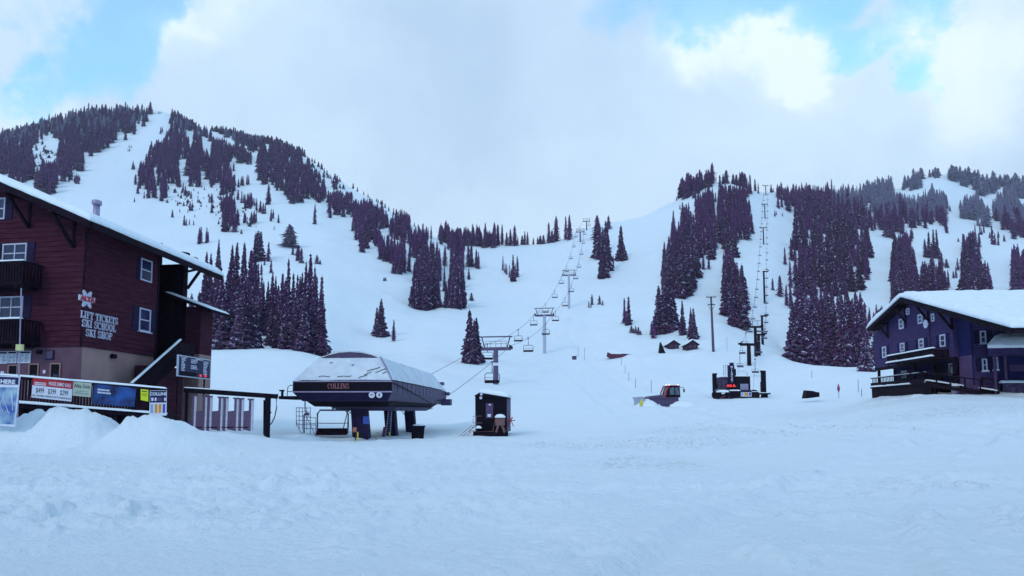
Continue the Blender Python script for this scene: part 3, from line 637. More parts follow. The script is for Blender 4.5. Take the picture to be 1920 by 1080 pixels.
for q in [(1735, 483, 38, 9), (1743, 484, 54, 11), (1752, 486, 60, 11), (1758, 485, 60, 11), (1748, 492, 40, 10), (1766, 500, 30, 8), (1775, 503, 18, 8), (1731, 560, 60, 13), (1788, 523, 15, 7), (1793, 522, 24, 6), (1796, 508, 26, 6), (1861, 459, 40, 8), (1866, 460, 24, 6), (1872, 461, 20, 4), (1899, 505, 45, 6),
          (1798, 562, 15, 6), (1820, 500, 66, 18), (1827, 505, 70, 18), (1849, 570, 82, 20), (1838, 570, 78, 18), (1866, 585, 26, 8), (1877, 590, 38, 9), (1882, 590, 26, 8), (1900, 600, 26, 6), (1907, 600, 36, 8), (1917, 600, 38, 10), (1812, 500, 34, 9), (1690, 592, 80, 20), (1703, 592, 70, 18), (1716, 594, 66, 18)]: add_tree(*q, g, after=180)
# --- the tall grove behind the ticket building
g = "in grove behind maroon building"
for q in [(374, 465, 22, 200), (382, 467, 20, 205), (395, 441, 16, 240), (400, 478, 22, 190), (423, 451, 24, 200), (432, 446, 26, 205), (446, 446, 26, 195), (460, 455, 26, 185), (466, 428, 20, 215), (474, 486, 20, 175), (388, 520, 24, 160), (408, 505, 30, 150), (418, 500, 28, 160),
          (452, 505, 30, 155), (482, 508, 16, 170), (486, 520, 18, 160), (495, 520, 20, 160), (503, 502, 22, 160), (509, 512, 18, 165), (522, 503, 20, 165), (515, 525, 20, 150), (533, 474, 20, 160), (543, 503, 20, 160), (551, 505, 18, 155), (528, 515, 24, 145), (556, 510, 24, 145), (560, 500, 22, 150),
          (567, 480, 22, 150), (575, 464, 30, 148), (584, 490, 24, 142), (588, 508, 22, 138), (598, 508, 24, 132), (600, 545, 26, 128), (583, 540, 30, 128), (566, 545, 32, 126), (549, 550, 30, 130), (532, 555, 28, 130), (430, 548, 34, 132), (446, 540, 36, 128), (462, 545, 34, 130), (474, 555, 26, 132), (412, 556, 34, 130), (398, 560, 30, 132), (380, 560, 30, 140), (503, 570, 20, 145), (516, 560, 22, 135), (365, 540, 26, 150), (350, 545, 28, 150), (440, 520, 28, 145), (470, 505, 24, 150)]:
    tip_tree(q[0], q[1], q[2], q[3], g)
for q in [(483, 490, 62, 24), (480, 488, 56, 18), (488, 489, 58, 18), (503, 491, 40, 12), (508, 515, 26, 8), (490, 518, 24, 6), (496, 500, 16, 5)]: add_tree(*q, g, after=150)
for q in [(557, 490, 26, 8), (565, 494, 30, 10), (560, 492, 22, 8)]: add_tree(*q, "on open slope below shoulder", after=150)

ORD = ["first", "second", "third", "fourth", "fifth", "sixth", "seventh", "eighth", "ninth", "tenth", "eleventh", "twelfth", "thirteenth", "fourteenth", "fifteenth", "sixteenth", "seventeenth", "eighteenth", "nineteenth", "twentieth"]
TREES.sort(key=lambda t: -t['hpx'] * (1.0 if t['grove'] != "in forest right of upper chairlift" else .9))
# every named tree also has to stand clear at least of the picture's edges
big = [t for t in TREES if -20 < t['px'] < 1940][:300]
bigid = set(id(t) for t in big)
rest = [t for t in TREES if id(t) not in bigid]
groves = {}
for t in big: groves.setdefault(t['grove'], []).append(t)
def crown_obj(t, k):
    r = random.Random(k * 7 + 1)
    if t['kind'] == 'pine': me, R = PINE
    elif t['kind'] == 'snowy': me, R = SNOWY
    elif t['hpx'] > 70 or t['d'] < 240: me, R = HI[r.randrange(len(HI))]
    else: me, R = MID[r.randrange(len(MID))]
    return me, R
kk = 0
for gname, ts in groves.items():
    ts.sort(key=lambda t: -t['py'])
    nrow = max(1, math.ceil(len(ts) / 14)); rows = [ts[i::1][int(len(ts) * r / nrow):int(len(ts) * (r + 1) / nrow)] for i in (0,) for r in range(nrow)]
    for ri, row in enumerate(rows):
        row.sort(key=lambda t: t['px'])
        tall = max(row, key=lambda t: t['hpx'])
        for i, t in enumerate(row):
            kk += 1
            r = random.Random(kk)
            me, R = crown_obj(t, kk)
            if len(row) > 1: who = ORD[i] + " from left"
            else: who = "the only one"
            ratio = t['w'] / t['h']
            look = "dark round-headed pine" if t['kind'] == 'pine' else "snow-laden fir" if t['kind'] == 'snowy' else "slim dark fir" if ratio < .2 else "dark snow-dusted fir" if t['hpx'] > 60 else "small dark fir"
            if nrow > 1: where = ("lowest" if ri == 0 else "highest" if ri == nrow - 1 else ORD[ri] + "-lowest") + " row, " + gname
            else: where = gname
            o = empty("pine_tree" if t['kind'] == 'pine' else "fir_tree", t['p'] - Vector((0, 0, t['h'] * .01)), r.uniform(0, 6.28),
                      label="%s, %s %s" % (look, who, where), cat="tree", group="firs " + gname)
            wf = max(.55, min(1.9, 1.32 * (t['w'] / 2) / (R * t['h'])))
            o.scale = (t['h'] * wf, t['h'] * wf, t['h'])
            for nm, mm in (("trunk", TRUNK), ("crown", me)):
                c = bpy.data.objects.new(nm, mm); sc.collection.objects.link(c); c.parent = o
# the woods beyond the three hundred
vs = []; fs = []; off = 0; mi = []
for k, t in enumerate(rest):
    v, f = LOW[k % len(LOW)]
    a = RT.uniform(0, 6.28); c_, s_ = math.cos(a), math.sin(a)
    ws = t['w'] / .24 * RT.choice((1, 1.15, 1.3, 1.5))
    X = (v[:, 0] * c_ - v[:, 1] * s_) * ws; Y = (v[:, 0] * s_ + v[:, 1] * c_) * ws
    if t['kind'] == 'pine': pass
    vs.append(np.stack([X + t['p'].x, Y + t['p'].y, v[:, 2] * t['h'] * 1.02 + t['p'].z - t['h'] * .04], -1)); fs.append(f + off); off += len(v); mi.append(np.full(len(f), 1 if (t['px'] > 1560 and t['d'] > 560 + 90 * RT.random()) or (t['px'] < 700 and t['d'] > 800 and RT.random() < .35) else 0))  # farthest trees take the needle colour that carries the painted fog
me = np_mesh("distant_forest", np.concatenate(vs), np.concatenate(fs), [M_FAR, M_FOGTINT], np.concatenate(mi))
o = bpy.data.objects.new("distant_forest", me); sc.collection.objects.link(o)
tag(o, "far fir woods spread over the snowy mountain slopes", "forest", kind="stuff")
print("TREES", len(TREES), "big", len(big), "min hpx", big[-1]['hpx'], {k: len(v) for k, v in groves.items()})
# ------------------------------------------------------------------ building blocks
class MB:
    def __init__(s): s.v = []; s.f = []; s.m = []; s.cur = 0
    def poly(s, pts):
        k = len(s.v); s.v.extend([tuple(p) for p in pts]); s.f.append(tuple(range(k, k + len(pts)))); s.m.append(s.cur)
    def prism(s, base, top):            # two rings with the same count
        k = len(s.v); n = len(base)
        s.v.extend([tuple(p) for p in base] + [tuple(p) for p in top])
        s.f.append(tuple(range(k + n - 1, k - 1, -1))); s.f.append(tuple(range(k + n, k + 2 * n))); s.m += [s.cur] * 2
        for i in range(n):
            j = (i + 1) % n; s.f.append((k + i, k + j, k + n + j, k + n + i)); s.m.append(s.cur)
        return s
    def hexa(s, O, A, B, C):            # box from a corner and three edge vectors
        O, A, B, C = map(Vector, (O, A, B, C))
        return s.prism([O, O + A, O + A + B, O + B], [O + C, O + A + C, O + A + B + C, O + B + C])
    def box(s, x0, x1, y0, y1, z0, z1): return s.hexa((x0, y0, z0), (x1 - x0, 0, 0), (0, y1 - y0, 0), (0, 0, z1 - z0))
    def tube(s, pts, r, n=8, r1=None):
        pts = [Vector(p) for p in pts]; rings = []
        for i, p in enumerate(pts):
            a = pts[max(i - 1, 0)]; b = pts[min(i + 1, len(pts) - 1)]; d = (b - a).normalized()
            u = d.cross(Vector((0, 0, 1))); u = u if u.length > .05 else d.cross(Vector((1, 0, 0))); u.normalize(); w = d.cross(u)
            rr = r if r1 is None else r + (r1 - r) * i / (len(pts) - 1)
            rings.append([p + u * rr * math.cos(6.2832 * (k + .5) / n) + w * rr * math.sin(6.2832 * (k + .5) / n) for k in range(n)])
        k = len(s.v)
        for R_ in rings: s.v.extend([tuple(q) for q in R_])
        for i in range(len(rings) - 1):
            for j in range(n):
                j2 = (j + 1) % n; s.f.append((k + i * n + j, k + i * n + j2, k + (i + 1) * n + j2, k + (i + 1) * n + j)); s.m.append(s.cur)
        s.f.append(tuple(range(k + n - 1, k - 1, -1))); s.f.append(tuple(range(k + (len(rings) - 1) * n, k + len(rings) * n))); s.m += [s.cur] * 2
        return s
    def bar(s, a, b, w, h=None): return s.tube([a, b], w * .707, 4) if h is None else s.tube([a, b], w, 4)
    def lathe(s, c, prof, n=16):        # profile of (radius, z)
        k = len(s.v); c = Vector(c)
        for r, z in prof:
            for j in range(n): s.v.append((c.x + r * math.cos(6.2832 * j / n), c.y + r * math.sin(6.2832 * j / n), c.z + z))
        for i in range(len(prof) - 1):
            for j in range(n): s.f.append((k + i * n + j, k + i * n + (j + 1) % n, k + (i + 1) * n + (j + 1) % n, k + (i + 1) * n + j)); s.m.append(s.cur)
        s.f.append(tuple(range(k + n - 1, k - 1, -1))); s.f.append(tuple(range(k + (len(prof) - 1) * n, k + len(prof) * n))); s.m += [s.cur] * 2
        return s
    def build(s, name, mats, parent=None, smooth=False, bevel=0, root=None, **k):
        me = bpy.data.meshes.new(name)
        L0 = Vector(root) if root is not None else (parent_origin(parent) if parent else Vector((0, 0, 0)))
        me.from_pydata([tuple(Vector(v) - L0) for v in s.v], [], s.f)
        for m in (mats if isinstance(mats, (list, tuple)) else [mats]): me.materials.append(m)
        me.polygons.foreach_set('material_index', s.m)
        if smooth: me.polygons.foreach_set('use_smooth', [True] * len(s.f))
        me.update()
        o = bpy.data.objects.new(name, me); sc.collection.objects.link(o)
        if parent: o.parent = parent
        elif root is not None: o.location = root
        if bevel:
            b = o.modifiers.new('bevel', 'BEVEL'); b.width = bevel; b.segments = 2; b.limit_method = 'ANGLE'
        if smooth and not bevel:
            pass
        return tag(o, **k)
def parent_origin(o):
    v = Vector((0, 0, 0))
    while o is not None: v = v + o.location; o = o.parent
    return v

class Face:                             # an upright plane: O on the ground, D along it, N out of it
    def __init__(s, O, D, N): s.O = Vector(O); s.D = Vector(D).normalized(); s.N = Vector(N).normalized()
    def at(s, u, z, n=0): q = s.O + s.D * u + s.N * n; return Vector((q.x, q.y, z))
    def hit(s, px, py, n=0):            # -> (u, z) of a place of the photograph on this plane
        r = ray(px, py); o = Vector((0, 0, EYE)); O = s.O + s.N * n
        t = (O - o).dot(s.N) / r.dot(s.N); q = o + r * t
        return (q - s.O).dot(s.D), q.z
    def box(s, mb, u0, u1, z0, z1, n0, n1):
        a = s.at(u0, z0, n0); return mb.hexa(a, s.D * (u1 - u0), s.N * (n1 - n0), (0, 0, z1 - z0))
    def bar(s, mb, a, b, w, n0, n1):    # a sloping bar in the plane between (u,z) points
        (u0, z0), (u1, z1) = a, b; d = Vector((u1 - u0, z1 - z0)).normalized(); px_, pz_ = -d.y * w / 2, d.x * w / 2
        ring = [(u0 + px_, z0 + pz_), (u1 + px_, z1 + pz_), (u1 - px_, z1 - pz_), (u0 - px_, z0 - pz_)]
        return mb.prism([s.at(u, z, n0) for u, z in ring], [s.at(u, z, n1) for u, z in ring])

def slab(name, c00, c10, c11, c01, th, mat, parent, nu=30, nv=12, amp=.05, seed=0, edge=.25, over=0.0, label=None, root=None, **k):
    """a blanket of snow on a sloping rectangle: c00-c10 is one edge, c01-c11 the opposite one"""
    c00, c10, c11, c01 = map(Vector, (c00, c10, c11, c01)); lu = ((c10 - c00).length + (c11 - c01).length) / 2; lv = (c01 - c00).length
    vs = []; fs = []; n = nu + 1
    for lay in (1, 0):
        for j in range(nv + 1):
            for i in range(n):
                # finer steps at the edges
                u = i / nu; v = j / nv
                u = .5 - .5 * math.cos(PI * u) * (.7 + .3 * abs(math.cos(PI * u))); v = .5 - .5 * math.cos(PI * v)
                p = (c00 * (1 - u) + c10 * u) * (1 - v) + (c01 * (1 - u) + c11 * u) * v
                du = min(u, 1 - u) * lu; dv = min(v, 1 - v) * lv
                e = min(1, du / edge) * 1.0; f = min(1, dv / edge); q = (1 - (1 - e) ** 2.2) * (1 - (1 - f) ** 2.2)
                nz = float(vnoise(np.array(p.x * 1.1 + seed), np.array(p.y * 1.1 + p.z + seed))) * .6 + float(vnoise(np.array(p.x * 3.1 + seed), np.array(p.y * 3.1))) * .3
                h = (max(.02, th * (.35 + .65 * q) + amp * nz) if lay else 0.0)
                if lay == 0: h = -over * (1 - min(e, f)) * (.6 + .5 * nz)
                vs.append((p.x, p.y, p.z + h))
    N1 = n * (nv + 1)
    for j in range(nv):
        for i in range(nu):
            a = j * n + i; fs.append((a, a + 1, a + n + 1, a + n)); fs.append((N1 + a, N1 + a + n, N1 + a + n + 1, N1 + a + 1))
    def side(seq):
        for a, b in zip(seq[:-1], seq[1:]): fs.append((a, N1 + a, N1 + b, b))
    side(list(range(0, n))); side([j * n + nu for j in range(nv + 1)]); side(list(range(nv * n + nu, nv * n - 1, -1))); side([j * n for j in range(nv, -1, -1)])
    mb = MB(); mb.v = vs; mb.f = fs; mb.m = [0] * len(fs)
    return mb.build(name, mat, parent, smooth=True, root=root, **({'label': label} if label else {}), **k)

def text_mesh(s, size, frame, mat, parent, name='lettering', align='CENTER', depth=.012, stretch=1.0, spacing=1.0, bold=0.0, label=None):
    """frame: (origin, right, up, out) in world space; text set on that plane"""
    cu = bpy.data.curves.new(name, 'FONT'); cu.body = s; cu.size = size; cu.align_x = align; cu.extrude = depth; cu.offset = bold; cu.space_character = spacing
    cu.resolution_u = 3
    ob = bpy.data.objects.new('tmp', cu); sc.collection.objects.link(ob)
    dg = bpy.context.evaluated_depsgraph_get(); me = bpy.data.meshes.new_from_object(ob.evaluated_get(dg)); bpy.data.objects.remove(ob)
    O, R_, U, N_ = [Vector(q) for q in frame]; L0 = parent_origin(parent)
    for v in me.vertices:
        q = O + R_ * (v.co.x * stretch) + U * v.co.y + N_ * (v.co.z + depth); v.co = q - L0
    me.materials.clear(); me.materials.append(mat); me.name = name
    o = bpy.data.objects.new(name, me); sc.collection.objects.link(o); o.parent = parent
    return tag(o, label=label)

# a slab-serif alphabet in strokes: thick verticals, thin horizontals
def _arc(cx, cy, rx, ry, a0, a1, n=12): return [(cx + rx * math.cos(math.radians(a0 + (a1 - a0) * i / n)), cy + ry * math.sin(math.radians(a0 + (a1 - a0) * i / n))) for i in range(n + 1)]
SERIF = {  # list of (points, thick?) in a cell 1 high
 'I': (.46, [([(.23, 0), (.23, 1)], 1), ([(.02, 0), (.44, 0)], 0), ([(.02, 1), (.44, 1)], 0)]),
 'L': (.66, [([(.2, 0), (.2, 1)], 1), ([(.0, 0), (.62, 0)], 0), ([(.0, 1), (.4, 1)], 0), ([(.61, 0), (.63, .3)], 0)]),
 'F': (.64, [([(.2, 0), (.2, 1)], 1), ([(.0, 0), (.42, 0)], 0), ([(.0, 1), (.6, 1)], 0), ([(.6, 1), (.62, .72)], 0), ([(.2, .52), (.5, .52)], 0)]),
 'T': (.72, [([(.35, 0), (.35, 1)], 1), ([(.15, 0), (.55, 0)], 0), ([(.02, 1), (.68, 1)], 0), ([(.03, 1), (.0, .72)], 0), ([(.67, 1), (.7, .72)], 0)]),
 'E': (.68, [([(.2, 0), (.2, 1)], 1), ([(.0, 0), (.62, 0)], 0), ([(.0, 1), (.6, 1)], 0), ([(.6, 1), (.62, .74)], 0), ([(.62, 0), (.65, .28)], 0), ([(.2, .52), (.5, .52)], 0)]),
 'K': (.76, [([(.2, 0), (.2, 1)], 1), ([(.02, 0), (.4, 0)], 0), ([(.02, 1), (.4, 1)], 0), ([(.22, .42), (.64, 1)], 0), ([(.34, .6), (.66, 0)], 1), ([(.5, 0), (.76, 0)], 0), ([(.5, 1), (.74, 1)], 0)]),
 'H': (.82, [([(.2, 0), (.2, 1)], 1), ([(.6, 0), (.6, 1)], 1), ([(.04, 0), (.36, 0)], 0), ([(.04, 1), (.36, 1)], 0), ([(.44, 0), (.76, 0)], 0), ([(.44, 1), (.76, 1)], 0), ([(.2, .5), (.6, .5)], 0)]),
 'N': (.82, [([(.17, 0), (.17, 1)], 0), ([(.15, 1), (.64, 0)], 1), ([(.64, 0), (.64, 1)], 0), ([(.02, 0), (.32, 0)], 0), ([(.0, 1), (.25, 1)], 0), ([(.5, 1), (.78, 1)], 0)]),
 'P': (.68, [([(.2, 0), (.2, 1)], 1), ([(.02, 0), (.4, 0)], 0), ([(.02, 1), (.3, 1)], 0), ([(.2, 1)] + _arc(.34, .75, .26, .25, 90, -90, 8) + [(.2, .5)], .6)]),
 'C': (.72, [(_arc(.38, .5, .3, .5, 55, 305, 14), .7), ([(.6, .95), (.62, .68)], 0)]),
 'O': (.78, [(_arc(.38, .5, .3, .5, 0, 360, 18), .75)]),
 'S': (.64, [(_arc(.31, .755, .23, .245, 30, 250, 9) + _arc(.31, .25, .25, .25, 80, -150, 10), .7), ([(.53, 1.0), (.55, .72)], 0), ([(.05, 0), (.04, .3)], 0)]),
 ' ': (.38, [])}
def serif_text(s, h, width, frame, mat, parent, thick=.15, thin=.07, depth=.03, name='lettering'):
    O, R_, U, N_ = [Vector(q) for q in frame]; tot = sum(SERIF[c][0] for c in s) + .04 * len(s); kx_ = width / tot
    mb = MB(); x = -width / 2
    for c in s:
        w, strokes = SERIF[c]
        for si, (pts, tk) in enumerate(strokes):
            for a, b in zip(pts[:-1], pts[1:]):
                dx, dz = (b[0] - a[0]) * kx_, (b[1] - a[1]) * h; L_ = math.hypot(dx, dz)
                if L_ < 1e-6: continue
                vert = abs(dz) / L_
                t = (thin + (thick - thin) * (vert if tk not in (0, 1) else tk)) * h
                if tk not in (0, 1): t = (thin + (thick - thin) * vert) * h
                nx, nz = -dz / L_ * t / 2, dx / L_ * t / 2; ex, ez = dx / L_ * t * .25, dz / L_ * t * .25
                q = [(x + a[0] * kx_ + nx - ex, a[1] * h + nz - ez), (x + b[0] * kx_ + nx + ex, b[1] * h + nz + ez), (x + b[0] * kx_ - nx + ex, b[1] * h - nz + ez), (x + a[0] * kx_ - nx - ex, a[1] * h - nz - ez)]
                d0 = .002 * (si % 4)
                mb.prism([O + R_ * u + U * v for u, v in q], [O + R_ * u + U * v + N_ * (depth + d0) for u, v in q])
        x += (w + .04) * kx_
    return mb.build(name, mat, parent)

# materials
M_ROOFSNOW = mkmat("roof_snow", (.82, .88, .95), .6, .03, 2, bump=.03, bscale=3)
M_MAROON = mkmat("maroon_boards", (.044, .008, .021), .85, .25, 1.6, (.070, .018, .036), spec=.12, bump=.004, bscale=14, stretch=(1, 1, 6))
M_STUCCO = mkmat("tan_stucco", (.31, .195, .205), .9, .12, .8, (.40, .265, .245), spec=.1, bump=.006, bscale=40)
M_MAUVE = mkmat('mauve_stucco_front', (.125, .07, .11), .9, .1, 1.2, (.16, .09, .13), bump=.006, bscale=40, spec=.1)
M_DARKW = mkmat("dark_stained_wood", (.007, .003, .010), .85, .3, 4, (.018, .008, .018), spec=.1, bump=.004, bscale=16)
M_NAVYTRIM = mkmat("navy_shutter_paint", (.014, .009, .042), .7, .2, 5, spec=.15)
M_WHITE = mkmat("white_painted_wood", (.52, .52, .66), .6, .06, 8)
M_GLASS = mkmat("window_glass", (.012, .014, .05), .08, .3, 1.5, (.03, .035, .11), spec=.6)
M_BLACK = mkmat("black_paint", (.005, .003, .010), .7, .25, 5, spec=.12)
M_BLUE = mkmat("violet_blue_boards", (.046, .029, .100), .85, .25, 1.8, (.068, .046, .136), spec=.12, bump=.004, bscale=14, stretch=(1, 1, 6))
M_BLUED = mkmat("shaded_blue_boards", (.014, .012, .075), .85, .2, 2.5, (.020, .018, .10), spec=.12, bump=.004, bscale=14)
M_LILAC = mkmat("mauve_stucco", (.085, .045, .115), .9, .1, 1.5, bump=.005, bscale=40)
M_PURPM = mkmat("purple_grey_metal", (.070, .048, .115), .6, .12, 2, (.09, .065, .14), metal=.1, stretch=(1, 1, .3))
M_STEEL = mkmat("galvanised_steel", (.32, .28, .42), .45, .1, 6, metal=.5)
M_GREYMET = mkmat("grey_tower_paint", (.10, .08, .15), .5, .12, 4)
M_SILVER = mkmat("silver_tower_paint", (.42, .45, .55), .5, .1, 4)
M_NAVY = mkmat("navy_sign_paint", (.012, .012, .075), .5, .1, 4)
M_RED = mkmat("red_paint", (.42, .015, .03), .5, .1, 4)
M_SIGNW = mkmat("white_sign_panel", (.66, .70, .82), .5, .03, 3)
M_INK = mkmat("dark_ink", (.02, .01, .03), .6, .1, 8)
M_CREAM = mkmat("cream_banner", (.42, .50, .42), .7, .04, 4)
M_LIME = mkmat("lime_sign_panel", (.62, .72, .02), .6, .04, 4)
M_ORANGE = mkmat("orange_sign_panel", (.72, .28, .02), .6, .04, 4)
M_YELLOW = mkmat("yellow_paint", (.70, .55, .03), .5, .1, 6)
M_PALEY = mkmat("pale_yellow_box_paint", (.55, .55, .26), .6, .06, 6)
M_SKYBLUE = mkmat("pale_blue_sign_panel", (.22, .38, .62), .6, .05, 5)
M_MIDBLUE = mkmat("blue_sign_panel", (.05, .10, .45), .6, .05, 5)
M_PINE = mkmat("weathered_planks", (.16, .09, .09), .9, .25, 8, bump=.003, bscale=20)
M_TROUGH = mkmat("trampled_snow", (.80, .865, .94), .7, .03, 4, bump=.04, bscale=4)

def boards(face, spans, z0, z1, mat, parent, pitch=.27, name='siding', out=.042):
    """lapped boards; spans(z) -> list of (u0, u1)"""
    mb = MB(); z = z0
    while z < z1 - .02:
        zt = min(z + pitch, z1)
        for (u0, u1) in spans((z + zt) / 2):
            if u1 - u0 < .05: continue
            ring = [(z, out), (zt, .008), (zt, 0), (z, 0)]
            mb.prism([face.at(u0, a, n) for a, n in ring], [face.at(u1, a, n) for a, n in ring])
        z = zt
    return mb.build(name, mat, parent)

def window(face, q, parent, nx=2, ny=2, shutters=(0, 0), smat=None, fw=.07, n=.03, label=None, sill=False, snow=False):
    """q = (u0, u1, z0, z1)"""
    u0, u1, z0, z1 = q
    if u0 > u1: u0, u1 = u1, u0
    mb = MB()
    for a, b, c, d in ((u0, u0 + fw, z0, z1), (u1 - fw, u1, z0, z1), (u0 + fw, u1 - fw, z0, z0 + fw), (u0 + fw, u1 - fw, z1 - fw, z1)): face.box(mb, a, b, c, d, 0, n + .06)
    for i in range(1, nx): m = u0 + (u1 - u0) * i / nx; face.box(mb, m - .03, m + .03, z0 + fw, z1 - fw, 0, n + .045)
    for i in range(1, ny):
        m = z0 + (z1 - z0) * i / ny
        us = [u0 + fw] + [u0 + (u1 - u0) * k / nx for k in range(1, nx)] + [u1 - fw]
        for a, b in zip(us[:-1], us[1:]): face.box(mb, a + (.03 if a != u0 + fw else 0), b - (.03 if b != u1 - fw else 0), m - .03, m + .03, 0, n + .04)
    if sill: face.box(mb, u0 - .08, u1 + .08, z0 - .07, z0 - .003, 0, n + .14)
    w = mb.build('window', M_WHITE, parent, label=label)
    mb = MB(); face.box(mb, u0 + fw, u1 - fw, z0 + fw, z1 - fw, -.02, n + .012); mb.build('pane', M_GLASS, w)
    if snow:
        mb = MB(); face.box(mb, u0 - .06, u1 + .06, z0 - .004, z0 + .07, n + .062, n + .16); mb.build('snow_cap', M_ROOFSNOW, w, bevel=.02)
    for k, sgn in ((0, -1), (1, 1)):
        if not shutters[k]: continue
        sw = shutters[k]; a, b = (u0 - sw - .02, u0 - .02) if sgn < 0 else (u1 + .02, u1 + sw + .02)
        mb = MB(); face.box(mb, a, b, z0 - .03, z1 + .03, .0, n + .03)
        for j in range(3): face.box(mb, a + .05, b - .05, z0 + (z1 - z0) * (j + .12) / 3, z0 + (z1 - z0) * (j + .88) / 3, n + .03, n + .042)
        mb.build('shutter', smat or M_NAVYTRIM, w)
    return w
def hq(face, x0, y0, x1, y1, n=0):      # photo box -> (u0,u1,z0,z1) on a face
    ua, zt = face.hit(x0, (y0), n); ub, _ = face.hit(x1, y0, n)
    _, zb1 = face.hit((x0 + x1) / 2, y1, n); _, zt1 = face.hit((x0 + x1) / 2, y0, n)
    return (min(ua, ub), max(ua, ub), zb1, zt1)

# ================================================================== ticket building
C = Vector((-21.4, 33, 0)); U = Vector((-.985, .174, 0)).normalized(); Vv = Vector((.05, .9987, 0)).normalized()
NFL = Vector((-.174, -.985, 0)).normalized(); NFR = Vector((Vv.y, -Vv.x, 0))
FL = Face(C, U, NFL); FR = Face(C, Vv, NFR)
tb = empty("ticket_building", (C.x, C.y, 0), label="maroon board and tan stucco ski lodge with snowy gable roof and lift tickets lettering", cat="building")
zS = FR.hit(150, 649)[1]
E0 = C + NFR * 1.35 - Vv * 1.5
FE = Face(C - Vv * 1.5, U, NFL)                      # plane of the front rake
pe = 960 + F * E0.x / E0.y / 1.01
ue = (E0 - FE.O).dot(U)
zE = FE.hit(pe, 346 + .455 * pe)[1]
s0_, z0_ = FE.hit(2, 350); slope = (z0_ - zE) / (s0_ - ue)
zr = lambda u: zE + slope * (u - ue)                 # underside of the rake above u on the front face
URIDGE = 9.0; L1 = FR.hit(295, 560)[0]; L2 = FR.hit(352, 530)[0]; _fe = Face(E0, Vv, NFR); DEPTH = _fe.hit(418, 530)[0] - 1.5 - 1.8; W = 2 * URIDGE; print('TB', L1, L2, DEPTH)
def rz(u): return zr(u) if u <= URIDGE else zr(2 * URIDGE - u)
# walls
def gable_ring(u0, u1, v, zb, inset=0.0):
    pts = [(u0, zb), (u1, zb), (u1, rz(u1) - inset)] + ([(URIDGE, rz(URIDGE) - inset)] if u0 < URIDGE < u1 else []) + [(u0, rz(u0) - inset)]
    return [C + U * u + Vv * v + Vector((0, 0, z)) for u, z in pts]
mb = MB(); mb.prism(gable_ring(0, W, 0, zS, .02), gable_ring(0, W, L1, zS, .02)); mb.build('wall', M_MAROON, tb)
mb = MB(); mb.prism(gable_ring(1.9, W, L1 + .002, zS, .02), gable_ring(1.9, W, L2, zS, .02))
mb.hexa(C + Vv * (L2 - .5) + Vector((0, 0, zS)), U * 1.9, Vv * .5, (0, 0, rz(0) - zS - .05))
mb.build('recess_wall', M_DARKW, tb)
mb = MB()
def flatring(u0, u1, v, z0, z1): return [C + U * u + Vv * v + Vector((0, 0, z)) for u, z in ((u0, z0), (u1, z0), (u1, z1), (u0, z1))]
mb.prism(flatring(.04, W - .04, .04, -1, zS - .004), flatring(.04, W - .04, L1 - .04, -1, zS - .004)); mb.prism(flatring(1.94, W - .04, L1 - .036, -1, zS - .004), flatring(1.94, W - .04, L2 - .04, -1, zS - .004))
mb.build('stucco_base', M_STUCCO, tb)
mb = MB(); FL.box(mb, -.0, W - .1, -1, zS - .006, -.039, -.02); mb.build('mauve_stucco', M_MAUVE, tb)
boards(FL, lambda z: [(max(-.03, ue + (z + .14 - zE) / slope), 14)] if z + .14 > zr(0) else [(-.03, 14)], zS, zr(0) + slope * 12, M_MAROON, tb)
boards(FR, lambda z: [(-.03, L1)], zS, zr(0) - .05, M_MAROON, tb)
mb = MB(); FR.box(mb, L1 - .1, L1 + .04, zS - .02, zr(0) - .05, .032, .07); FL.box(mb, -.035, .08, zS - .02, zr(0) - .06, .034, .06)
mb.build('corner_board', M_DARKW, tb)
# roof: two planes
def roofpt(u, v, dz=0): return C + U * u + Vv * v + Vector((0, 0, rz(u) + dz))
mb = MB(); T = .26
for (ua, ub) in ((ue, URIDGE), (2 * URIDGE - ue, URIDGE)):
    q = [roofpt(ua, -1.5), roofpt(ub, -1.5), roofpt(ub, DEPTH + 1.8), roofpt(ua, DEPTH + 1.8)]
    mb.prism(q, [p + Vector((0, 0, T)) for p in q])
rf = mb.build('roof', M_DARKW, tb)
mb = MB()                                            # rake and eave boards, brackets
n0 = roofpt(ue, -1.5); n1 = roofpt(URIDGE, -1.5); n2 = roofpt(ue, DEPTH + 1.8)
mb.hexa(n0 - NFR * -.02 - Vector((0, 0, .14)) - Vv * .06, n1 - n0, -Vv * -.05, (0, 0, .38))
mb.hexa(n0 + NFR * .004 - Vector((0, 0, .14)), n2 - n0, NFR * .05, (0, 0, .36))
mb.build('fascia', M_DARKW, rf)
slab('snow_cover', roofpt(ue - .08, -1.62, T), roofpt(ue - .08, DEPTH + 1.9, T), roofpt(URIDGE, DEPTH + 1.9, T), roofpt(URIDGE, -1.62, T), .36, M_ROOFSNOW, rf, 60, 26, .05, 3, .35, .06)
slab('snow_cover', roofpt(2 * URIDGE - ue, -1.6, T), roofpt(2 * URIDGE - ue, DEPTH + 1.9, T), roofpt(URIDGE, DEPTH + 1.9, T), roofpt(URIDGE, -1.6, T), .42, M_ROOFSNOW, rf, 20, 10, .05, 4, .35)
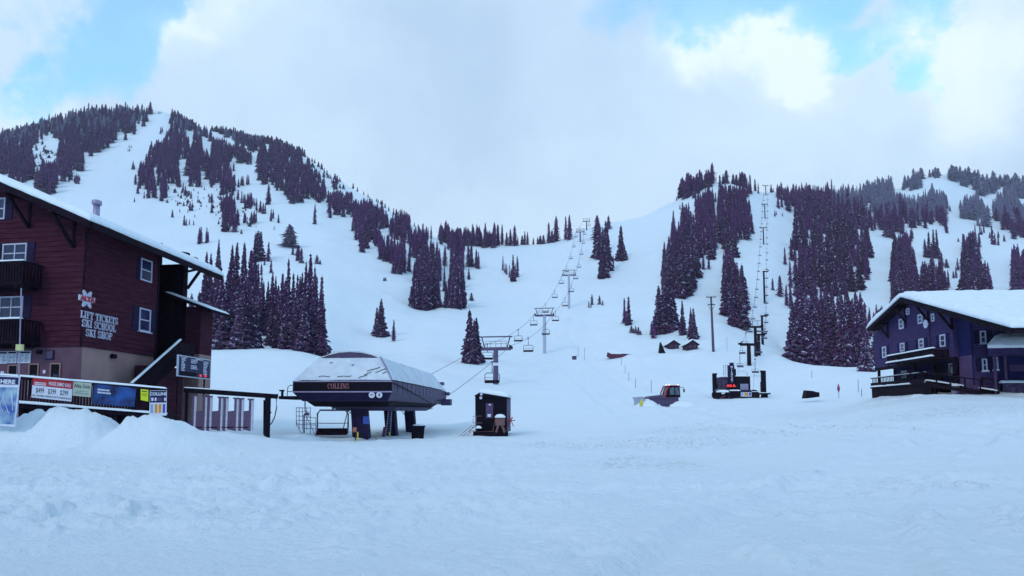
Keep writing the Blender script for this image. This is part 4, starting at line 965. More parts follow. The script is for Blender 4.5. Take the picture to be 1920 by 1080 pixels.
# knee braces under the rake
for px, py in ((35, 378), (118, 415)):
    u, z = FL.hit(px + 22, py + 28); zt = rz(u) - .03
    mb = MB()
    a = FL.at(u, zt - 1.5, .04); mb.bar(a, FL.at(u, zt, .04), .13); mb.bar(FL.at(u, zt - 1.45, .08), FL.at(u, zt - .15, 1.3), .13); mb.bar(FL.at(u, zt - .08, .0), FL.at(u, zt - .08, 1.46), .14)
    br = mb.build('bracket', M_DARKW, tb)
    mb = MB(); mb.hexa(FL.at(u - .1, zt - .012, 1.2), U * .2, NFL * .28, (0, 0, .12)); mb.build('snow_cap', M_ROOFSNOW, br, bevel=.04)
for px, py in ((352, 548),):
    mb = MB(); y = L2 - .2; b0 = FR.at(y, rz(0) - 1.6, 0); mb.bar(b0 + NFR * .1, FR.at(y, rz(0) - .3, 1.0), .14); mb.bar(b0 + Vector((0, 0, 1.1)), FR.at(y, rz(0) - .25, 1.2), .12)
    mb.build('bracket', M_DARKW, tb)
# windows on the gable face
for q, sh in (((-14, 372, 13, 412), (0, .42)), ((8, 457, 53, 494), (.5, .45)), ((2, 556, 46, 597), (.5, .45))):
    u0, u1, z0, z1 = hq(FL, *q); window(FL, (u0, u1, z0, z1), tb, 2, 2, (sh[1], sh[0]))
# window on the side
u0, u1, z0, z1 = hq(FR, 263, 487, 284, 528); window(FR, (u0, u1, z0, z1), tb, 1, 2, (.3, .0))
u0, u1, z0, z1 = hq(FR, 260, 579, 281, 622); window(FR, (u0, u1, z0, z1), tb, 1, 2, (.55, .5), sill=True)
# balconies
for (x1, yt, yb) in ((68, 491, 536), (64, 599, 645)):
    ub, zt = FL.hit(x1 - 14, yt, .9); _, zb = FL.hit(x1 - 14, yb, .9); zb = max(zb, zt - 1.35); ua = 9.0; dpt = 1.2
    mb = MB(); face = FL
    face.box(mb, ub, ua, zb + .02, zb + .14, .03, dpt)
    for k in range(int((ua - ub) / .16)):
        u = ub + .08 + k * .16; face.box(mb, u - .055, u + .055, zb + .145, zt - .09, dpt - .05, dpt - .02)
    for k in range(6): face.box(mb, ub + .02, ub + .05, zb + .145, zt - .09, .08 + k * .185, .08 + k * .185 + .12)
    face.box(mb, ub, ua, zt - .085, zt, dpt - .08, dpt + .02); face.box(mb, ub - .001, ub + .08, zt - .085, zt - .001, .03, dpt - .083)
    face.box(mb, ub + .1, ua, zb - .16, zb + .017, .3, .5); face.box(mb, ub + .1, ua, zb + .2, zt - .12, dpt - .13, dpt - .10)
    for u in (ub + .2, ub + 2.2, ub + 4.4): face.box(mb, u, u + .12, zb - .17, zb + .018, .51, dpt + .1)
    bal = mb.build('balcony', M_DARKW, tb)
    slab('snow_cap', face.at(ub - .03, zt + .003, dpt + .03), face.at(ua, zt + .003, dpt + .03), face.at(ua, zt + .003, dpt - .1), face.at(ub - .03, zt + .003, dpt - .1), .09, M_ROOFSNOW, bal, 40, 4, .02, 5, .06)
# stucco storey: ticket windows, lamps, notice boards
for q in ((18, 686, 33, 712), (57, 684, 72, 712), (97, 683, 113, 712)):
    u0, u1, z0, z1 = hq(FL, *q)
    mb = MB(); FL.box(mb, u0, u1, z0 - .8, z1, -.005, .006); m = mb.build('ticket_window', M_BLACK, tb)
    mb = MB()
    for a, b, c, d in ((u0 - .06, u0, z0 - .8, z1 + .06), (u1, u1 + .06, z0 - .8, z1 + .06), (u0 + .002, u1 - .002, z1 + .002, z1 + .06)): FL.box(mb, a, b, c, d, .0, .05)
    mb.build('window_frame', M_STUCCO, m)
    mb = MB(); FL.box(mb, u0 + .12, u1 - .12, z0 - .3, z0 + .28, .008, .012); mb.build('pane', M_GLASS, m)
for q in ((81, 694, 86, 700), (2, 696, 8, 702)):
    u0, u1, z0, z1 = hq(FL, *q); mb = MB(); FL.box(mb, u0, u1, z0, z1, .0, .02); mb.build('notice', M_SIGNW, tb)
for i, q in enumerate(((-6, 659, 15, 682), (16, 658.5, 33, 681), (35, 658, 59, 681))):
    u0, u1, z0, z1 = hq(FL, *q); mb = MB(); FL.box(mb, u0, u1, z0, z1, .0, .04); nb = mb.build('price_board', M_SIGNW, tb)
    mb = MB(); FL.box(mb, u0 + .03, u1 - .03, z1 - .12, z1 - .03, .041, .045); mb.build('header_strip', M_NAVYTRIM, nb)
    mb = MB(); rr = random.Random(i)
    for c in range(2):
        for k in range(6):
            a = u1 - .06 - c * (u1 - u0) * .48; w_ = (u1 - u0) * rr.uniform(.18, .4); FL.box(mb, a - w_, a, z1 - .2 - k * .07, z1 - .178 - k * .07, .041, .044)
    mb.build('printed_lines', M_PURPM, nb)
u0, u1, z0, z1 = hq(FL, 86, 657, 102, 674); mb = MB(); FL.box(mb, u0, u1, z0, z1, 0, .04); nb = mb.build('plaque', M_NAVYTRIM, tb)
mb = MB(); FL.box(mb, u0 + .04, u1 - .04, z0 + .04, z1 - .04, .041, .05); mb.build('plaque_face', M_PURPM, nb)
for fc, q in ((FL, (72, 656, 80, 664)), (FR, (207, 664, 215, 672))):
    u0, u1, z0, z1 = hq(fc, *q); mb = MB(); fc.box(mb, u0, u1, z0, z1, 0, .16); mb.box(0, 0, 0, 0, 0, 0) if 0 else None; mb.build('wall_lamp', M_BLACK, tb, bevel=.02)
# lettering and emblem on the side wall
upv = Vector((0, 0, 1))
for s, xa, ya, xb, yb, hh in (("LIFT TICKETS", 151, 584, 221, 598, 10.5), ("SKI SCHOOL", 154, 600, 217, 612, 11), ("SKI SHOP", 161, 617, 210, 628, 11)):
    ua, za = FR.hit(xa, ya + hh, .05); ub, zb = FR.hit(xb, yb + hh, .05); mu = (ua + ub) / 2
    zc = (za + zb) / 2; H = FR.hit((xa + xb) / 2, (ya + yb) / 2)[1] - FR.hit((xa + xb) / 2, (ya + yb) / 2 + hh + 1.5)[1]
    serif_text(s, H, ub - ua, (FR.at(mu, zc, .034), Vv, upv, NFR), M_WHITE, tb, .2, .09)
uc, zc = FR.hit(163, 561, .05); r_ = (FR.hit(163, 543)[1] - FR.hit(163, 579)[1]) / 2
mb = MB()
for a in (62, 118, 165, 242, 298, 15):
    ca, sa = math.cos(math.radians(a)), math.sin(math.radians(a))
    def disc(cu, cz, r, n0, n1, k=12):
        ring = [(cu + r * math.cos(6.2832 * i / k), cz + r * math.sin(6.2832 * i / k)) for i in range(k)]
        mb.prism([FR.at(u, z, n0) for u, z in ring], [FR.at(u, z, n1) for u, z in ring])
    kx2 = 1.35
    for t, r, dn in ((.3, .25, 0), (.55, .24, .002), (.8, .16, .004), (.66, .1, .006)):
        disc(uc + ca * t * r_ * kx2 * (.9 if abs(ca) > .8 else 1), zc + sa * t * r_ * (1 if abs(ca) < .8 else 0) + (0 if abs(ca) < .8 else .0), r * r_ * 1.15, .033, .06 + dn + .0003 * a / 10)
em = mb.build('snowflake_emblem', M_WHITE, tb)
mb = MB(); FR.box(mb, uc - r_ * 1.15, uc + r_ * 1.15, zc - r_ * .26, zc + r_ * .3, .0, .085); mb.build('emblem_band', M_WHITE, em)
text_mesh("ALTA", r_ * .68, (FR.at(uc, zc - r_ * .22, .087), Vv, upv, NFR), M_RED, em, stretch=1.25, bold=.02)
# recess, annex, stair
an = Face(C + Vv * 8.9 + NFR * 1.55, NFR, -Vv)       # frontal face of the annex; u runs to the right
zA = an.hit(365, 664)[1]; ax0 = -2.2
ua0 = an.hit(346, 660)[0]; ua1 = an.hit(374, 660)[0]
mb = MB()
for z0, z1, mat_, nm in ((zA, an.hit(365, 575)[1], M_MAROON, 'annex_wall'), (-1, zA - .003, M_STUCCO, 'annex_base')):
    mb = MB(); mb.hexa(an.at(ua0, z0, 0), NFR * (ua1 - ua0), Vv * 1.5, (0, 0, z1 - z0)); mb.build(nm, mat_, tb)
boards(an, lambda z: [(ua0, ua1 + .02)], zA, an.hit(365, 577)[1], M_MAROON, tb)
ra = an.hit(310, 552, .6); rb = an.hit(396, 585, .6)
q0 = an.at(ra[0], ra[1] - .05, .6); q1 = an.at(rb[0], rb[1] - .02, .6)
mb = MB(); q = [q0, q1, q1 + Vv * 2.4, q0 + Vv * 2.4]; mb.prism(q, [p + Vector((0, 0, .2)) for p in q]); arf = mb.build('annex_roof', M_DARKW, tb)
slab('snow_cover', q0 + Vector((0, 0, .2)), q1 + Vector((0, 0, .2)), q1 + Vv * 2.4 + Vector((0, 0, .2)), q0 + Vv * 2.4 + Vector((0, 0, .2)), .12, M_ROOFSNOW, arf, 16, 10, .03, 8, .2)
# outside stair along the side wall
FS = Face(C + NFR * 1.35, Vv, NFR)
b0 = FS.hit(246, 722); t0 = FS.hit(338, 640)
mb = MB(); FS.bar(mb, b0, t0, .16, -.04, .06); 
lo = lambda p, dz: (p[0], p[1] - dz)
FS.bar(mb, lo(b0, 1.05), lo(t0, 1.05), .34, -.03, .04)
nst = 13
for k in range(nst):
    u = b0[0] + (t0[0] - b0[0]) * (k + .5) / nst; z = b0[1] + (t0[1] - b0[1]) * (k + .5) / nst - .98
    mb.hexa(FS.at(u - .16, z - .05, -1.2), Vv * .32, NFR * 1.16, (0, 0, .05))
for k in range(26):
    u = b0[0] + (t0[0] - b0[0]) * (k + .5) / 26; z = b0[1] + (t0[1] - b0[1]) * (k + .5) / 26
    FS.box(mb, u - .07, u + .07, z - .9, z - .09, -.01, .02)
mb.hexa(FS.at(t0[0] + .03, t0[1] - 1.25, -3.2), Vv * 2.0, NFR * 3.2, (0, 0, .14))
mb.hexa(FS.at(t0[0] + .03, t0[1] - 1.1, -.06), Vv * 1.6, NFR * .05, (0, 0, 1.05))
st = mb.build('outside_stair', M_DARKW, tb)
slab('snow_cap', FS.at(b0[0], b0[1] + .09, .09), FS.at(t0[0], t0[1] + .09, .09), FS.at(t0[0], t0[1] + .09, -.07), FS.at(b0[0], b0[1] + .09, -.07), .09, M_ROOFSNOW, st, 30, 4, .015, 9, .06)
mb = MB(); FS.box(mb, t0[0] - 2.4, t0[0] + .6, -1, t0[1] - 1.6, -1.2, -.05); mb.build('stair_wall', M_MAROON, tb)
mb = MB(); mb.hexa(FS.at(L1, 2.5, -3.2), Vv * .06, NFR * .1, (0, 0, 6)); 
DR = Face(C + Vv * 7.5 + U * 1.9, -U, NFL)
mb.build('downpipe', M_BLACK, tb)
mb = MB(); mb.hexa(FR.at(L1 + .8, t0[1] - 1.1, -1.88), Vv * .95, NFR * .05, (0, 0, 2.05)); mb.build('door', M_NAVYTRIM, tb)
# flues on the roof
u_, v_ = 3.0, 0
def on_roof(px, py_base):                            # where a sight line meets the roof's snow
    r = ray(px, py_base); o_ = Vector((0, 0, EYE)); nrm_ = (roofpt(URIDGE, 0) - roofpt(ue, 0)).cross(Vv).normalized(); p0 = roofpt(ue, 0, T + .4)
    return o_ + r * ((p0 - o_).dot(nrm_) / r.dot(nrm_))
def roof_uv(u, v, dz): return roofpt(u, v, dz)
def flue(px, ytop, d_v, r, mat_, nm, cap=True):
    k = (px - 960) / F
    best = min((abs((lambda q: 960 + F * q.x / q.y / (cP + (q.z - EYE) / q.y * sP))(roofpt(u / 20, d_v)) - px), u / 20) for u in range(-20, 180))
    b = roofpt(best[1], d_v, T); r0 = ray(px, ytop); zt = EYE + r0.z / r0.y * b.y
    mb = MB(); mb.lathe((b.x, b.y, b.z - .2), [(r, 0), (r, zt - b.z + .1)], 14)
    if cap: mb.lathe((b.x, b.y, zt - .12), [(r * 1.45, 0), (r * 1.5, .1), (r * 1.45, .22), (r * .5, .28)], 14)
    return mb.build(nm, mat_, rf, smooth=True, bevel=0)
flue(179, 380, 3.2, .17, M_STEEL, 'vent_pipe')
flue(302, 453, 9.5, .07, M_BLACK, 'vent_pipe', False)
for px, py, v_ in ((343, 481, 13.0), (359, 490, 13.4)):
    flue(px, py - 4, 12.6 if px < 350 else 13.2, .30, M_DARKW, 'roof_vent')
# ---- wooden ramp with banners in front of the building
A_ = P(-60, 699, 29.5); B_ = P(312, 729, 31.0)
RF = Face((A_.x, A_.y, 0), (B_.x - A_.x, B_.y - A_.y, 0), Vector((B_.y - A_.y, -(B_.x - A_.x), 0)))
Lr = math.hypot(B_.x - A_.x, B_.y - A_.y)
ztop = lambda u: RF.hit(0, 703)[1] + (RF.hit(312, 729)[1] - RF.hit(0, 703)[1]) * (u - RF.hit(0, 703)[0]) / (RF.hit(312, 729)[0] - RF.hit(0, 703)[0])
zlow = lambda u: ztop(u) - 1.17
rp = empty("wooden_ramp", (A_.x, A_.y, 0), label="dark wooden ramp and railing hung with banners in front of the maroon building", cat="ramp")
mb = MB(); n = int(Lr / .125)
for k in range(n):
    u = Lr * (k + .5) / n; RF.box(mb, u - .035, u + .035, zlow(u) + .12, ztop(u) - .1, -.06, -.02)
RF.bar(mb, (0, ztop(0) - .06), (Lr, ztop(Lr) - .06), .12, -.1, .04); RF.bar(mb, (0, zlow(0) + .08), (Lr, zlow(Lr) + .08), .1, -.09, .01)
rl = mb.build('railing', M_DARKW, rp)
slab('snow_cap', RF.at(0, ztop(0), .08), RF.at(Lr, ztop(Lr), .08), RF.at(Lr, ztop(Lr), -.12), RF.at(0, ztop(0), -.12), .09, M_ROOFSNOW, rl, 70, 4, .02, 12, .07)
mb = MB(); q = [RF.at(0, zlow(0), -1.9), RF.at(Lr, zlow(Lr), -1.9), RF.at(Lr, zlow(Lr), -.04), RF.at(0, zlow(0), -.04)]
mb.prism([p - Vector((0, 0, .22)) for p in q], q)
for k in range(7): u = Lr * (k + .1) / 7; RF.box(mb, u, u + .14, -.6, zlow(u) - .221, -.3, -.1)
for k in range(60): u = Lr * (k + .5) / 60; RF.box(mb, u - .08, u + .085, -.6, zlow(u) - .222, -.42, -.38)
dk = mb.build('deck', M_DARKW, rp)
slab('snow_cap', RF.at(0, zlow(0) + .002, .10), RF.at(Lr, zlow(Lr) + .002, .10), RF.at(Lr, zlow(Lr) + .002, -.3), RF.at(0, zlow(0) + .002, -.3), .10, M_ROOFSNOW, dk, 90, 4, .04, 14, .1, .03)
def rect_on(face, x0, y0, x1, y1):
    u0, zt = face.hit(x0, y0); u1, _ = face.hit(x1, y0); zb = face.hit(x0, y1)[1]
    return min(u0, u1), max(u0, u1), zb, zt
def banner(name, corners, mat_, label, cat, back=.05, t=.015, depth0=.06):
    """corners in the photograph: tl, tr, br, bl"""
    pts = [RF.hit(*c, depth0) for c in corners]
    loc = RF.at(pts[3][0], pts[3][1], depth0); r = empty(name, loc, label=label, cat=cat)
    mb = MB(); mb.prism([RF.at(u, z, depth0) for u, z in pts], [RF.at(u, z, depth0 + t) for u, z in pts]); mb.build('panel', mat_, r)
    tl, tr, br, bl = pts; R_ = Vector((RF.D.x * (tr[0] - tl[0]), RF.D.y * (tr[0] - tl[0]), tr[1] - tl[1])); U_ = Vector((RF.D.x * (tl[0] - bl[0]), RF.D.y * (tl[0] - bl[0]), tl[1] - bl[1]))
    o_ = RF.at(bl[0], bl[1], depth0 + t)
    def put(u, v, n=.002): return o_ + R_ * u + U_ * v + RF.N * n
    def sub(nm, u0, v0, u1, v1, mt, n0=.001, n1=.004, par=None):
        mb = MB(); a = [put(u0, v0, n0), put(u1, v0, n0), put(u1, v1, n0), put(u0, v1, n0)]; mb.prism(a, [p + RF.N * (n1 - n0) for p in a]); return mb.build(nm, mt, par or r)
    fr = lambda u, v, n=.004: (put(u, v, n), R_.normalized(), U_.normalized(), RF.N)
    global put_
    put_ = lambda u, v: put(u, v, .001)
    return r, sub, fr, R_.length, U_.length
b, sub, fr, bw, bh = banner("sale_banner", ((62, 708), (137, 716), (134, 753), (59, 745)), M_SIGNW, "white and red ski demo sale banner with three prices, on the ramp railing", "banner")
sub('header_band', .0, .62, 1, 1, M_RED); sub('shop_name_patch', .05, .66, .34, .80, M_SIGNW, .004, .006)
text_mesh("HUGE DEMO SALE", bh * .25, fr(.68, .71, .005), M_SIGNW, b, stretch=.5, bold=.004, depth=.002)
text_mesh("ALTA SKI SHOP", bh * .09, fr(.195, .705, .007), M_RED, b, stretch=.85, bold=.003, depth=.002)
for k, s in enumerate(("$499", "$399", "$299")): text_mesh(s, bh * .36, fr(.2 + .3 * k, .27, .003), M_INK, b, stretch=.52, bold=.0, depth=.002)
text_mesh("ALL ALPINE DEMOS WITH BINDINGS", bh * .13, fr(.5, .08, .003), M_INK, b, stretch=.84, depth=.002)
b, sub, fr, bw, bh = banner("gala_banner", ((138, 715.5), (172, 718.5), (170, 745), (136, 741.5)), M_CREAM, "pale green gala banner with dark lettering beside the sale banner", "banner")
text_mesh("Alta Gala", bh * .38, fr(.5, .6, .003), M_INK, b, stretch=.75, depth=.002)
for v_, w_ in ((.34, .35), (.22, .4), (.15, .32)): sub('printed_line', .5 - w_, v_, .5 + w_, v_ + .02, M_INK, .001, .003)
M_NIGHT = mkmat("night_blue_print", (.006, .012, .06), .5, .3, 1.6, (.02, .09, .34))
b, sub, fr, bw, bh = banner("blue_banner", ((177, 719.5), (256, 728), (252, 763), (174, 757.5)), M_NIGHT, "wide dark blue banner with white lettering and a glowing blue picture on ramp railing", "banner")
rr = random.Random(3)
for v_, n_ in ((.70, 9), (.56, 10)):
    mb = MB()
    for k in range(n_): u_ = .09 + k * .032; a = [put_(u_, v_), put_(u_ + .024, v_), put_(u_ + .024, v_ + .085 * rr.uniform(.8, 1)), put_(u_, v_ + .085)]; mb.prism(a, [p + RF.N * .003 for p in a])
    mb.build("printed_words", M_SIGNW, b)
for c_ in range(6):
    for k in range(2): sub('sponsor_mark', .14 + c_ * .125, .12 + k * .12, .14 + c_ * .125 + .05, .155 + k * .12, M_PURPM, .001, .003)
b, sub, fr, bw, bh = banner("lime_sign", ((264, 729.5), (278.5, 731), (278, 753), (264, 750)), M_LIME, "small lime green notice at the right end of the ramp railing", "sign")
sub("printed_line", .15, .78, .85, .86, M_INK, .001, .003)
for v_ in (.6, .5, .4): sub('printed_line', .2, v_, .8, v_ + .03, M_INK, .001, .003)
b, sub, fr, bw, bh = banner("lift_status_sign", ((281.5, 732), (313, 732), (312, 779.5), (280, 778)), M_SIGNW, "navy and white COLLINS sign with orange panels at the end of the ramp", "sign", depth0=.12)
sub('navy_panel', 0.02, .5, .98, .985, M_NAVY); text_mesh("COLLINS", bh * .17, fr(.5, .80, .005), M_SIGNW, b, stretch=.95, bold=.006, depth=.002)
for u_, w_ in ((.1, .12), (.3, .1), (.45, .28), (.86, .1)): sub('white_mark', u_, .57, u_ + w_, .70, M_SIGNW if w_ < .2 else M_PURPM, .005, .008)
for u_, mt in ((.06, M_SKYBLUE), (.31, M_ORANGE), (.54, M_ORANGE), (.78, M_MIDBLUE)): sub('lift_panel', u_, .08, u_ + .16, .44, mt)
# meet here map board
MF = Face(P(-30, 800, 26).xy.to_3d(), (1, -.02, 0), (-.02, -1, 0))
def mq(px, py): return MF.hit(px, py)
c4 = [mq(-32, 702), mq(38.5, 706), mq(29, 800), mq(-34, 796)]
mbb = empty("trail_map_board", MF.at(c4[3][0], c4[3][1]), label="trail map board headed MEET HERE standing in a snow bank", cat="sign")
mb = MB(); mb.prism([MF.at(u, z, 0) for u, z in c4], [MF.at(u, z, .05) for u, z in c4]); mb.build('frame', M_SIGNW, mbb)
M_MAP = mkmat("printed_piste_map", (.05, .11, .38), .6, .3, 2.2, (.35, .52, .62))
c5 = [mq(-30, 725), mq(35, 727), mq(28, 796), mq(-32, 793)]; mb = MB(); mb.prism([MF.at(u, z, .051) for u, z in c5], [MF.at(u, z, .056) for u, z in c5]); mb.build('map', M_MAP, mbb)
mb = MB(); rr = random.Random(4)
for k in range(16):
    px, py = rr.uniform(-28, 30), rr.uniform(732, 745); pts = [(px, py)]
    for i in range(5): pts.append((pts[-1][0] + rr.uniform(-4, 4), pts[-1][1] + rr.uniform(5, 10)))
    pts = [p for p in pts if p[0] < 27]
    for a, c_ in zip(pts[:-1], pts[1:]): MF.bar(mb, mq(*a), mq(*c_), .018, .057 + .0005 * k, .059 + .0005 * k)
mb.build('ski_runs', M_SIGNW, mbb)
c6 = [mq(-31, 704.5), mq(37.2, 708), mq(36, 721.5), mq(-31, 720)]; mb = MB(); mb.prism([MF.at(u, z, .051) for u, z in c6], [MF.at(u, z, .056) for u, z in c6]); mb.build('header', M_NAVY, mbb)
a = mq(2, 720.5); text_mesh("MEET HERE", .22, (MF.at(a[0] - .03, a[1] + .04, .058), MF.D + Vector((0, 0, -.05)), upv, MF.N), M_SIGNW, mbb, stretch=1.15, bold=.008, depth=.003)
# thin pole with a pale box
pb = P(39, 706, 28.5); pt = P(40, 540, 28.5)
t = empty("flag_pole", (pb.x, pb.y, 1.0), label="thin pole carrying a pale yellow box, rising from the ramp railing", cat="pole")
mb = MB(); mb.tube([(pb.x, pb.y, .4), pt], .025, 8); mb.build('pole', M_STEEL, t)
q = P(37.5, 652, 28.4); mb = MB(); mb.box(q.x - .13, q.x + .14, q.y - .09, q.y + .05, q.z - .13, q.z + .14); mb.build('box', M_PALEY, t, bevel=.01)
# blue notice board beside the annex
s0 = P(335, 665, 37.5); s1 = P(394, 677.5, 41.5); SB = Face((s0.x, s0.y, 0), (s1.x - s0.x, s1.y - s0.y, 0), (s1.y - s0.y, -(s1.x - s0.x), 0))
w_ = SB.hit(394, 690)[0]; zt = SB.hit(336, 665)[1]; zb = SB.hit(336, 705.5)[1]
sg = empty("information_board", SB.at(w_ / 2, zb - 1.5), label="blue information board with white columns and red lights, beside the lodge stair", cat="sign")
mb = MB(); SB.box(mb, 0, w_, zb, zt, -.1, 0); mb.build('frame', M_SIGNW, sg)
mb = MB(); SB.box(mb, .06, w_ - .06, zb + .05, zt - .05, .001, .02); pn = mb.build('panel', M_NAVY, sg)
mb = MB(); rr = random.Random(2)
for c_, (u0, nn, wd) in enumerate(((.08, 9, .12), (.36, 7, .24), (.76, 10, .17))):
    for k in range(nn):
        z = zt - .2 - k * .085
        if c_ == 1 and k == 3: continue
        SB.box(mb, w_ * u0, w_ * (u0 + wd * rr.uniform(.6, 1)), z, z + .045, .021, .026)
SB.box(mb, w_ * .04, w_ * .25, zt - .12, zt - .09, .021, .026); SB.box(mb, w_ * .5, w_ * .74, zt - .13, zt - .08, .021, .026)
mb.build('printed_lines', M_SIGNW, pn)
mb = MB(); SB.box(mb, w_ * .04, w_ * .55, zb + .08, zb + .3, .021, .03); mb.build('display', M_BLACK, pn)
M_LEDR = mkmat("red_lamp", (.5, .02, .03), .4, .05, 5, emit=(1, .06, .06), estr=.5)
for u_ in (.64, .80): mb = MB(); SB.box(mb, w_ * u_, w_ * (u_ + .07), zb + .1, zb + .24, .021, .035); mb.build('red_light', M_LEDR, pn)
mb = MB(); 
for u_ in (.2, w_ - .5): SB.box(mb, u_, u_ + .1, -.5, zb, -.16, -.101)
mb.build('post', M_DARKW, sg)
# ================================================================== the blue lodge on the right
G0 = Vector((34.6, 52, 0)); GD_ = (Vector((36.0, 66, 0)) - G0).normalized(); GN = Vector((-GD_.y, GD_.x, 0)); RD = Vector((GD_.y, -GD_.x, 0))
GF = Face(G0, GD_, GN)                               # gable face: u runs away from us, n towards the left
wl = GF.hit(1641, 690)[0]
gz = 3.0
bl = empty("blue_lodge", (G0.x, G0.y, gz), label="violet blue chalet under deep roof snow with balcony and porch, at the field's edge", cat="building")
zL = GF.hit(1791, 668.5)[1]
pk = GF.hit(1690, 562, 1.0); pr = GF.hit(1783, 589.5, 1.0); pf = GF.hit(1899, 622, 1.0)
slr = (pk[1] - pf[1]) / (pk[0] - pf[0]); pl_ = GF.hit(1627, 620, 1.0)
UP = pk[0]; zP = pk[1]
sll = (zP - pl_[1]) / (pl_[0] - UP)
def lz(u): return zP - slr * (UP - u) if u < UP else zP - sll * (u - UP)
uF, uB = pf[0], pl_[0]; LEN = 20.0
uS = -1.75                                           # the front wall stands this far nearer than the gable corner
def gp(u, x, z): q = G0 + GD_ * u + RD * x; return Vector((q.x, q.y, z))
mb = MB()
ring = [(0, zL), (wl, zL), (wl, lz(wl) - .02), (UP, zP - .02), (0, lz(0) - .02)]
mb.prism([gp(u, 0, z) for u, z in ring], [gp(u, LEN, z) for u, z in ring])
mb.build('upper_wall', M_BLUE, bl)
mb = MB(); ring = [(uS, gz - 1), (-.003, gz - 1), (-.003, lz(0) - .02), (uS, lz(uS) - .02)]
mb.prism([gp(u, .35, z) for u, z in ring], [gp(u, LEN, z) for u, z in ring]); mb.build('side_wing', M_BLUE, bl)
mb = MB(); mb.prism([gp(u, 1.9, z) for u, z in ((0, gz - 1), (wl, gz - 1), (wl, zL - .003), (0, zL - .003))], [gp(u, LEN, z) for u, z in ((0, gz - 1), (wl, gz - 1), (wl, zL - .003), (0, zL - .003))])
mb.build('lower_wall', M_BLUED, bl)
boards(GF, lambda z: [(max(-.02, UP - (zP - z - .16) / slr), min(wl + .02, UP + (zP - z - .16) / sll))], zL, zP - .2, M_BLUE, bl, .24)
FF = Face(gp(uS, .35, 0), RD, -GD_)                  # front face of the wing; u to the right
zb_ = FF.hit(1840, 722)[1]
boards(FF, lambda z: [(-.02, LEN - .4)], zb_, lz(uS) - .05, M_BLUE, bl, .24)
WS = Face(gp(uS, .35, 0), GD_, GN)
boards(WS, lambda z: [(-.02, 1.74)], zL, lz(uS) - .05, M_BLUED, bl, .24)  # overhang shade on this strip is put into the darker board colour
mb = MB(); WS.box(mb, 0, 1.74, gz - 1, zL - .01, .0, .02); mb.build('stucco_base', M_LILAC, bl)
mb = MB(); FF.box(mb, .0, LEN - .4, gz - 1, zb_ - .003, 0, .035); mb.build('stucco_base', M_LILAC, bl)
mb = MB(); FF.box(mb, -.05, .07, zb_, lz(uS) - .06, .036, .06); mb.build('corner_board', M_BLUED, bl)
# roof
mb = MB(); T = .28
for ua, ub in ((uF, UP), (uB, UP)):
    q = [gp(ua, -1.0, lz(ua)), gp(ub, -1.0, lz(ub)), gp(ub, LEN + 1, lz(ub)), gp(ua, LEN + 1, lz(ua))]
    mb.prism(q, [p + Vector((0, 0, T)) for p in q])
lrf = mb.build('roof', M_DARKW, bl)
mb = MB()
for ua, ub in ((uF, UP), (uB, UP)):
    a, b = gp(ua, -1.0, lz(ua) - .1), gp(ub, -1.0, lz(ub) - .1); mb.hexa(a, b - a, -RD * .05, (0, 0, .34))
a = gp(uF - .005, -1, lz(uF) - .12); mb.hexa(a, RD * (LEN + 2), -GD_ * .05, (0, 0, .38))
mb.build('fascia', M_DARKW, lrf)
# rounded blanket of snow running over the ridge
def roof_snow():
    vs = []; fs = []; nu, nv = 60, 44
    prof = []
    for i in range(nu + 1):
        t = i / nu; u = (uF - .12) + (uB - uF + .24) * (.5 - .5 * math.cos(PI * t))
        e = min(u - uF + .12, uB - u + .12); edge = 1 - (1 - min(1, e / .5)) ** 2.2
        k = max(0, 1 - abs(u - UP) / 1.6)
        base = lz(u) + T
        prof.append((u, base, (.62 * (.3 + .7 * edge)) - .22 * k * k + (.22 if 0 else 0)))
    for lay in (1, 0):
        for j in range(nv + 1):
            x = -1.12 + (LEN + 2.2) * (j / nv) ** 1.6
            ex = min(1, (x + 1.12) / .45); ee = 1 - (1 - ex) ** 2.2
            for u, b, h in prof:
                nz = float(vnoise(np.array(u * .7 + 3), np.array(x * .5))) * .13 + float(vnoise(np.array(u * 2.7), np.array(x * 2.7))) * .07
                lip = -.1 * (1 - ex) * (0.6 + 3 * nz)
                vs.append(gp(u, x, b + ((h * (.35 + .65 * ee) + nz) if lay else lip * 0 - .002)))
    n = nu + 1; N1 = n * (nv + 1)
    for j in range(nv):
        for i in range(nu):
            a = j * n + i; fs.append((a, a + n, a + n + 1, a + 1)); fs.append((N1 + a, N1 + a + 1, N1 + a + n + 1, N1 + a + n))
    for i in range(nu): fs.append((i, i + 1, N1 + i + 1, N1 + i)); a = nv * n + i; fs.append((a + 1, a, N1 + a, N1 + a + 1))
    for j in range(nv):
        a = j * n; fs.append((a + n, a, N1 + a, N1 + a + n)); a += nu; fs.append((a, a + n, N1 + a + n, N1 + a))
    mb = MB(); mb.v = vs; mb.f = fs; mb.m = [0] * len(fs); return mb.build('snow_cover', M_ROOFSNOW, lrf, smooth=True)
roof_snow()
# ragged shingle edge on the rake
mb = MB(); rr = random.Random(5)
for k in range(60):
    u = uF + (UP - uF) * (k + rr.random()) / 60; w = rr.uniform(.1, .4); a = gp(u, -1.06, lz(u) - .16 - rr.uniform(0, .1)); mb.hexa(a, gp(u + w, -1.06, lz(u + w) - .16) - a, -RD * .03, (0, 0, .2))
mb.build('ragged_edge', M_BLACK, lrf)
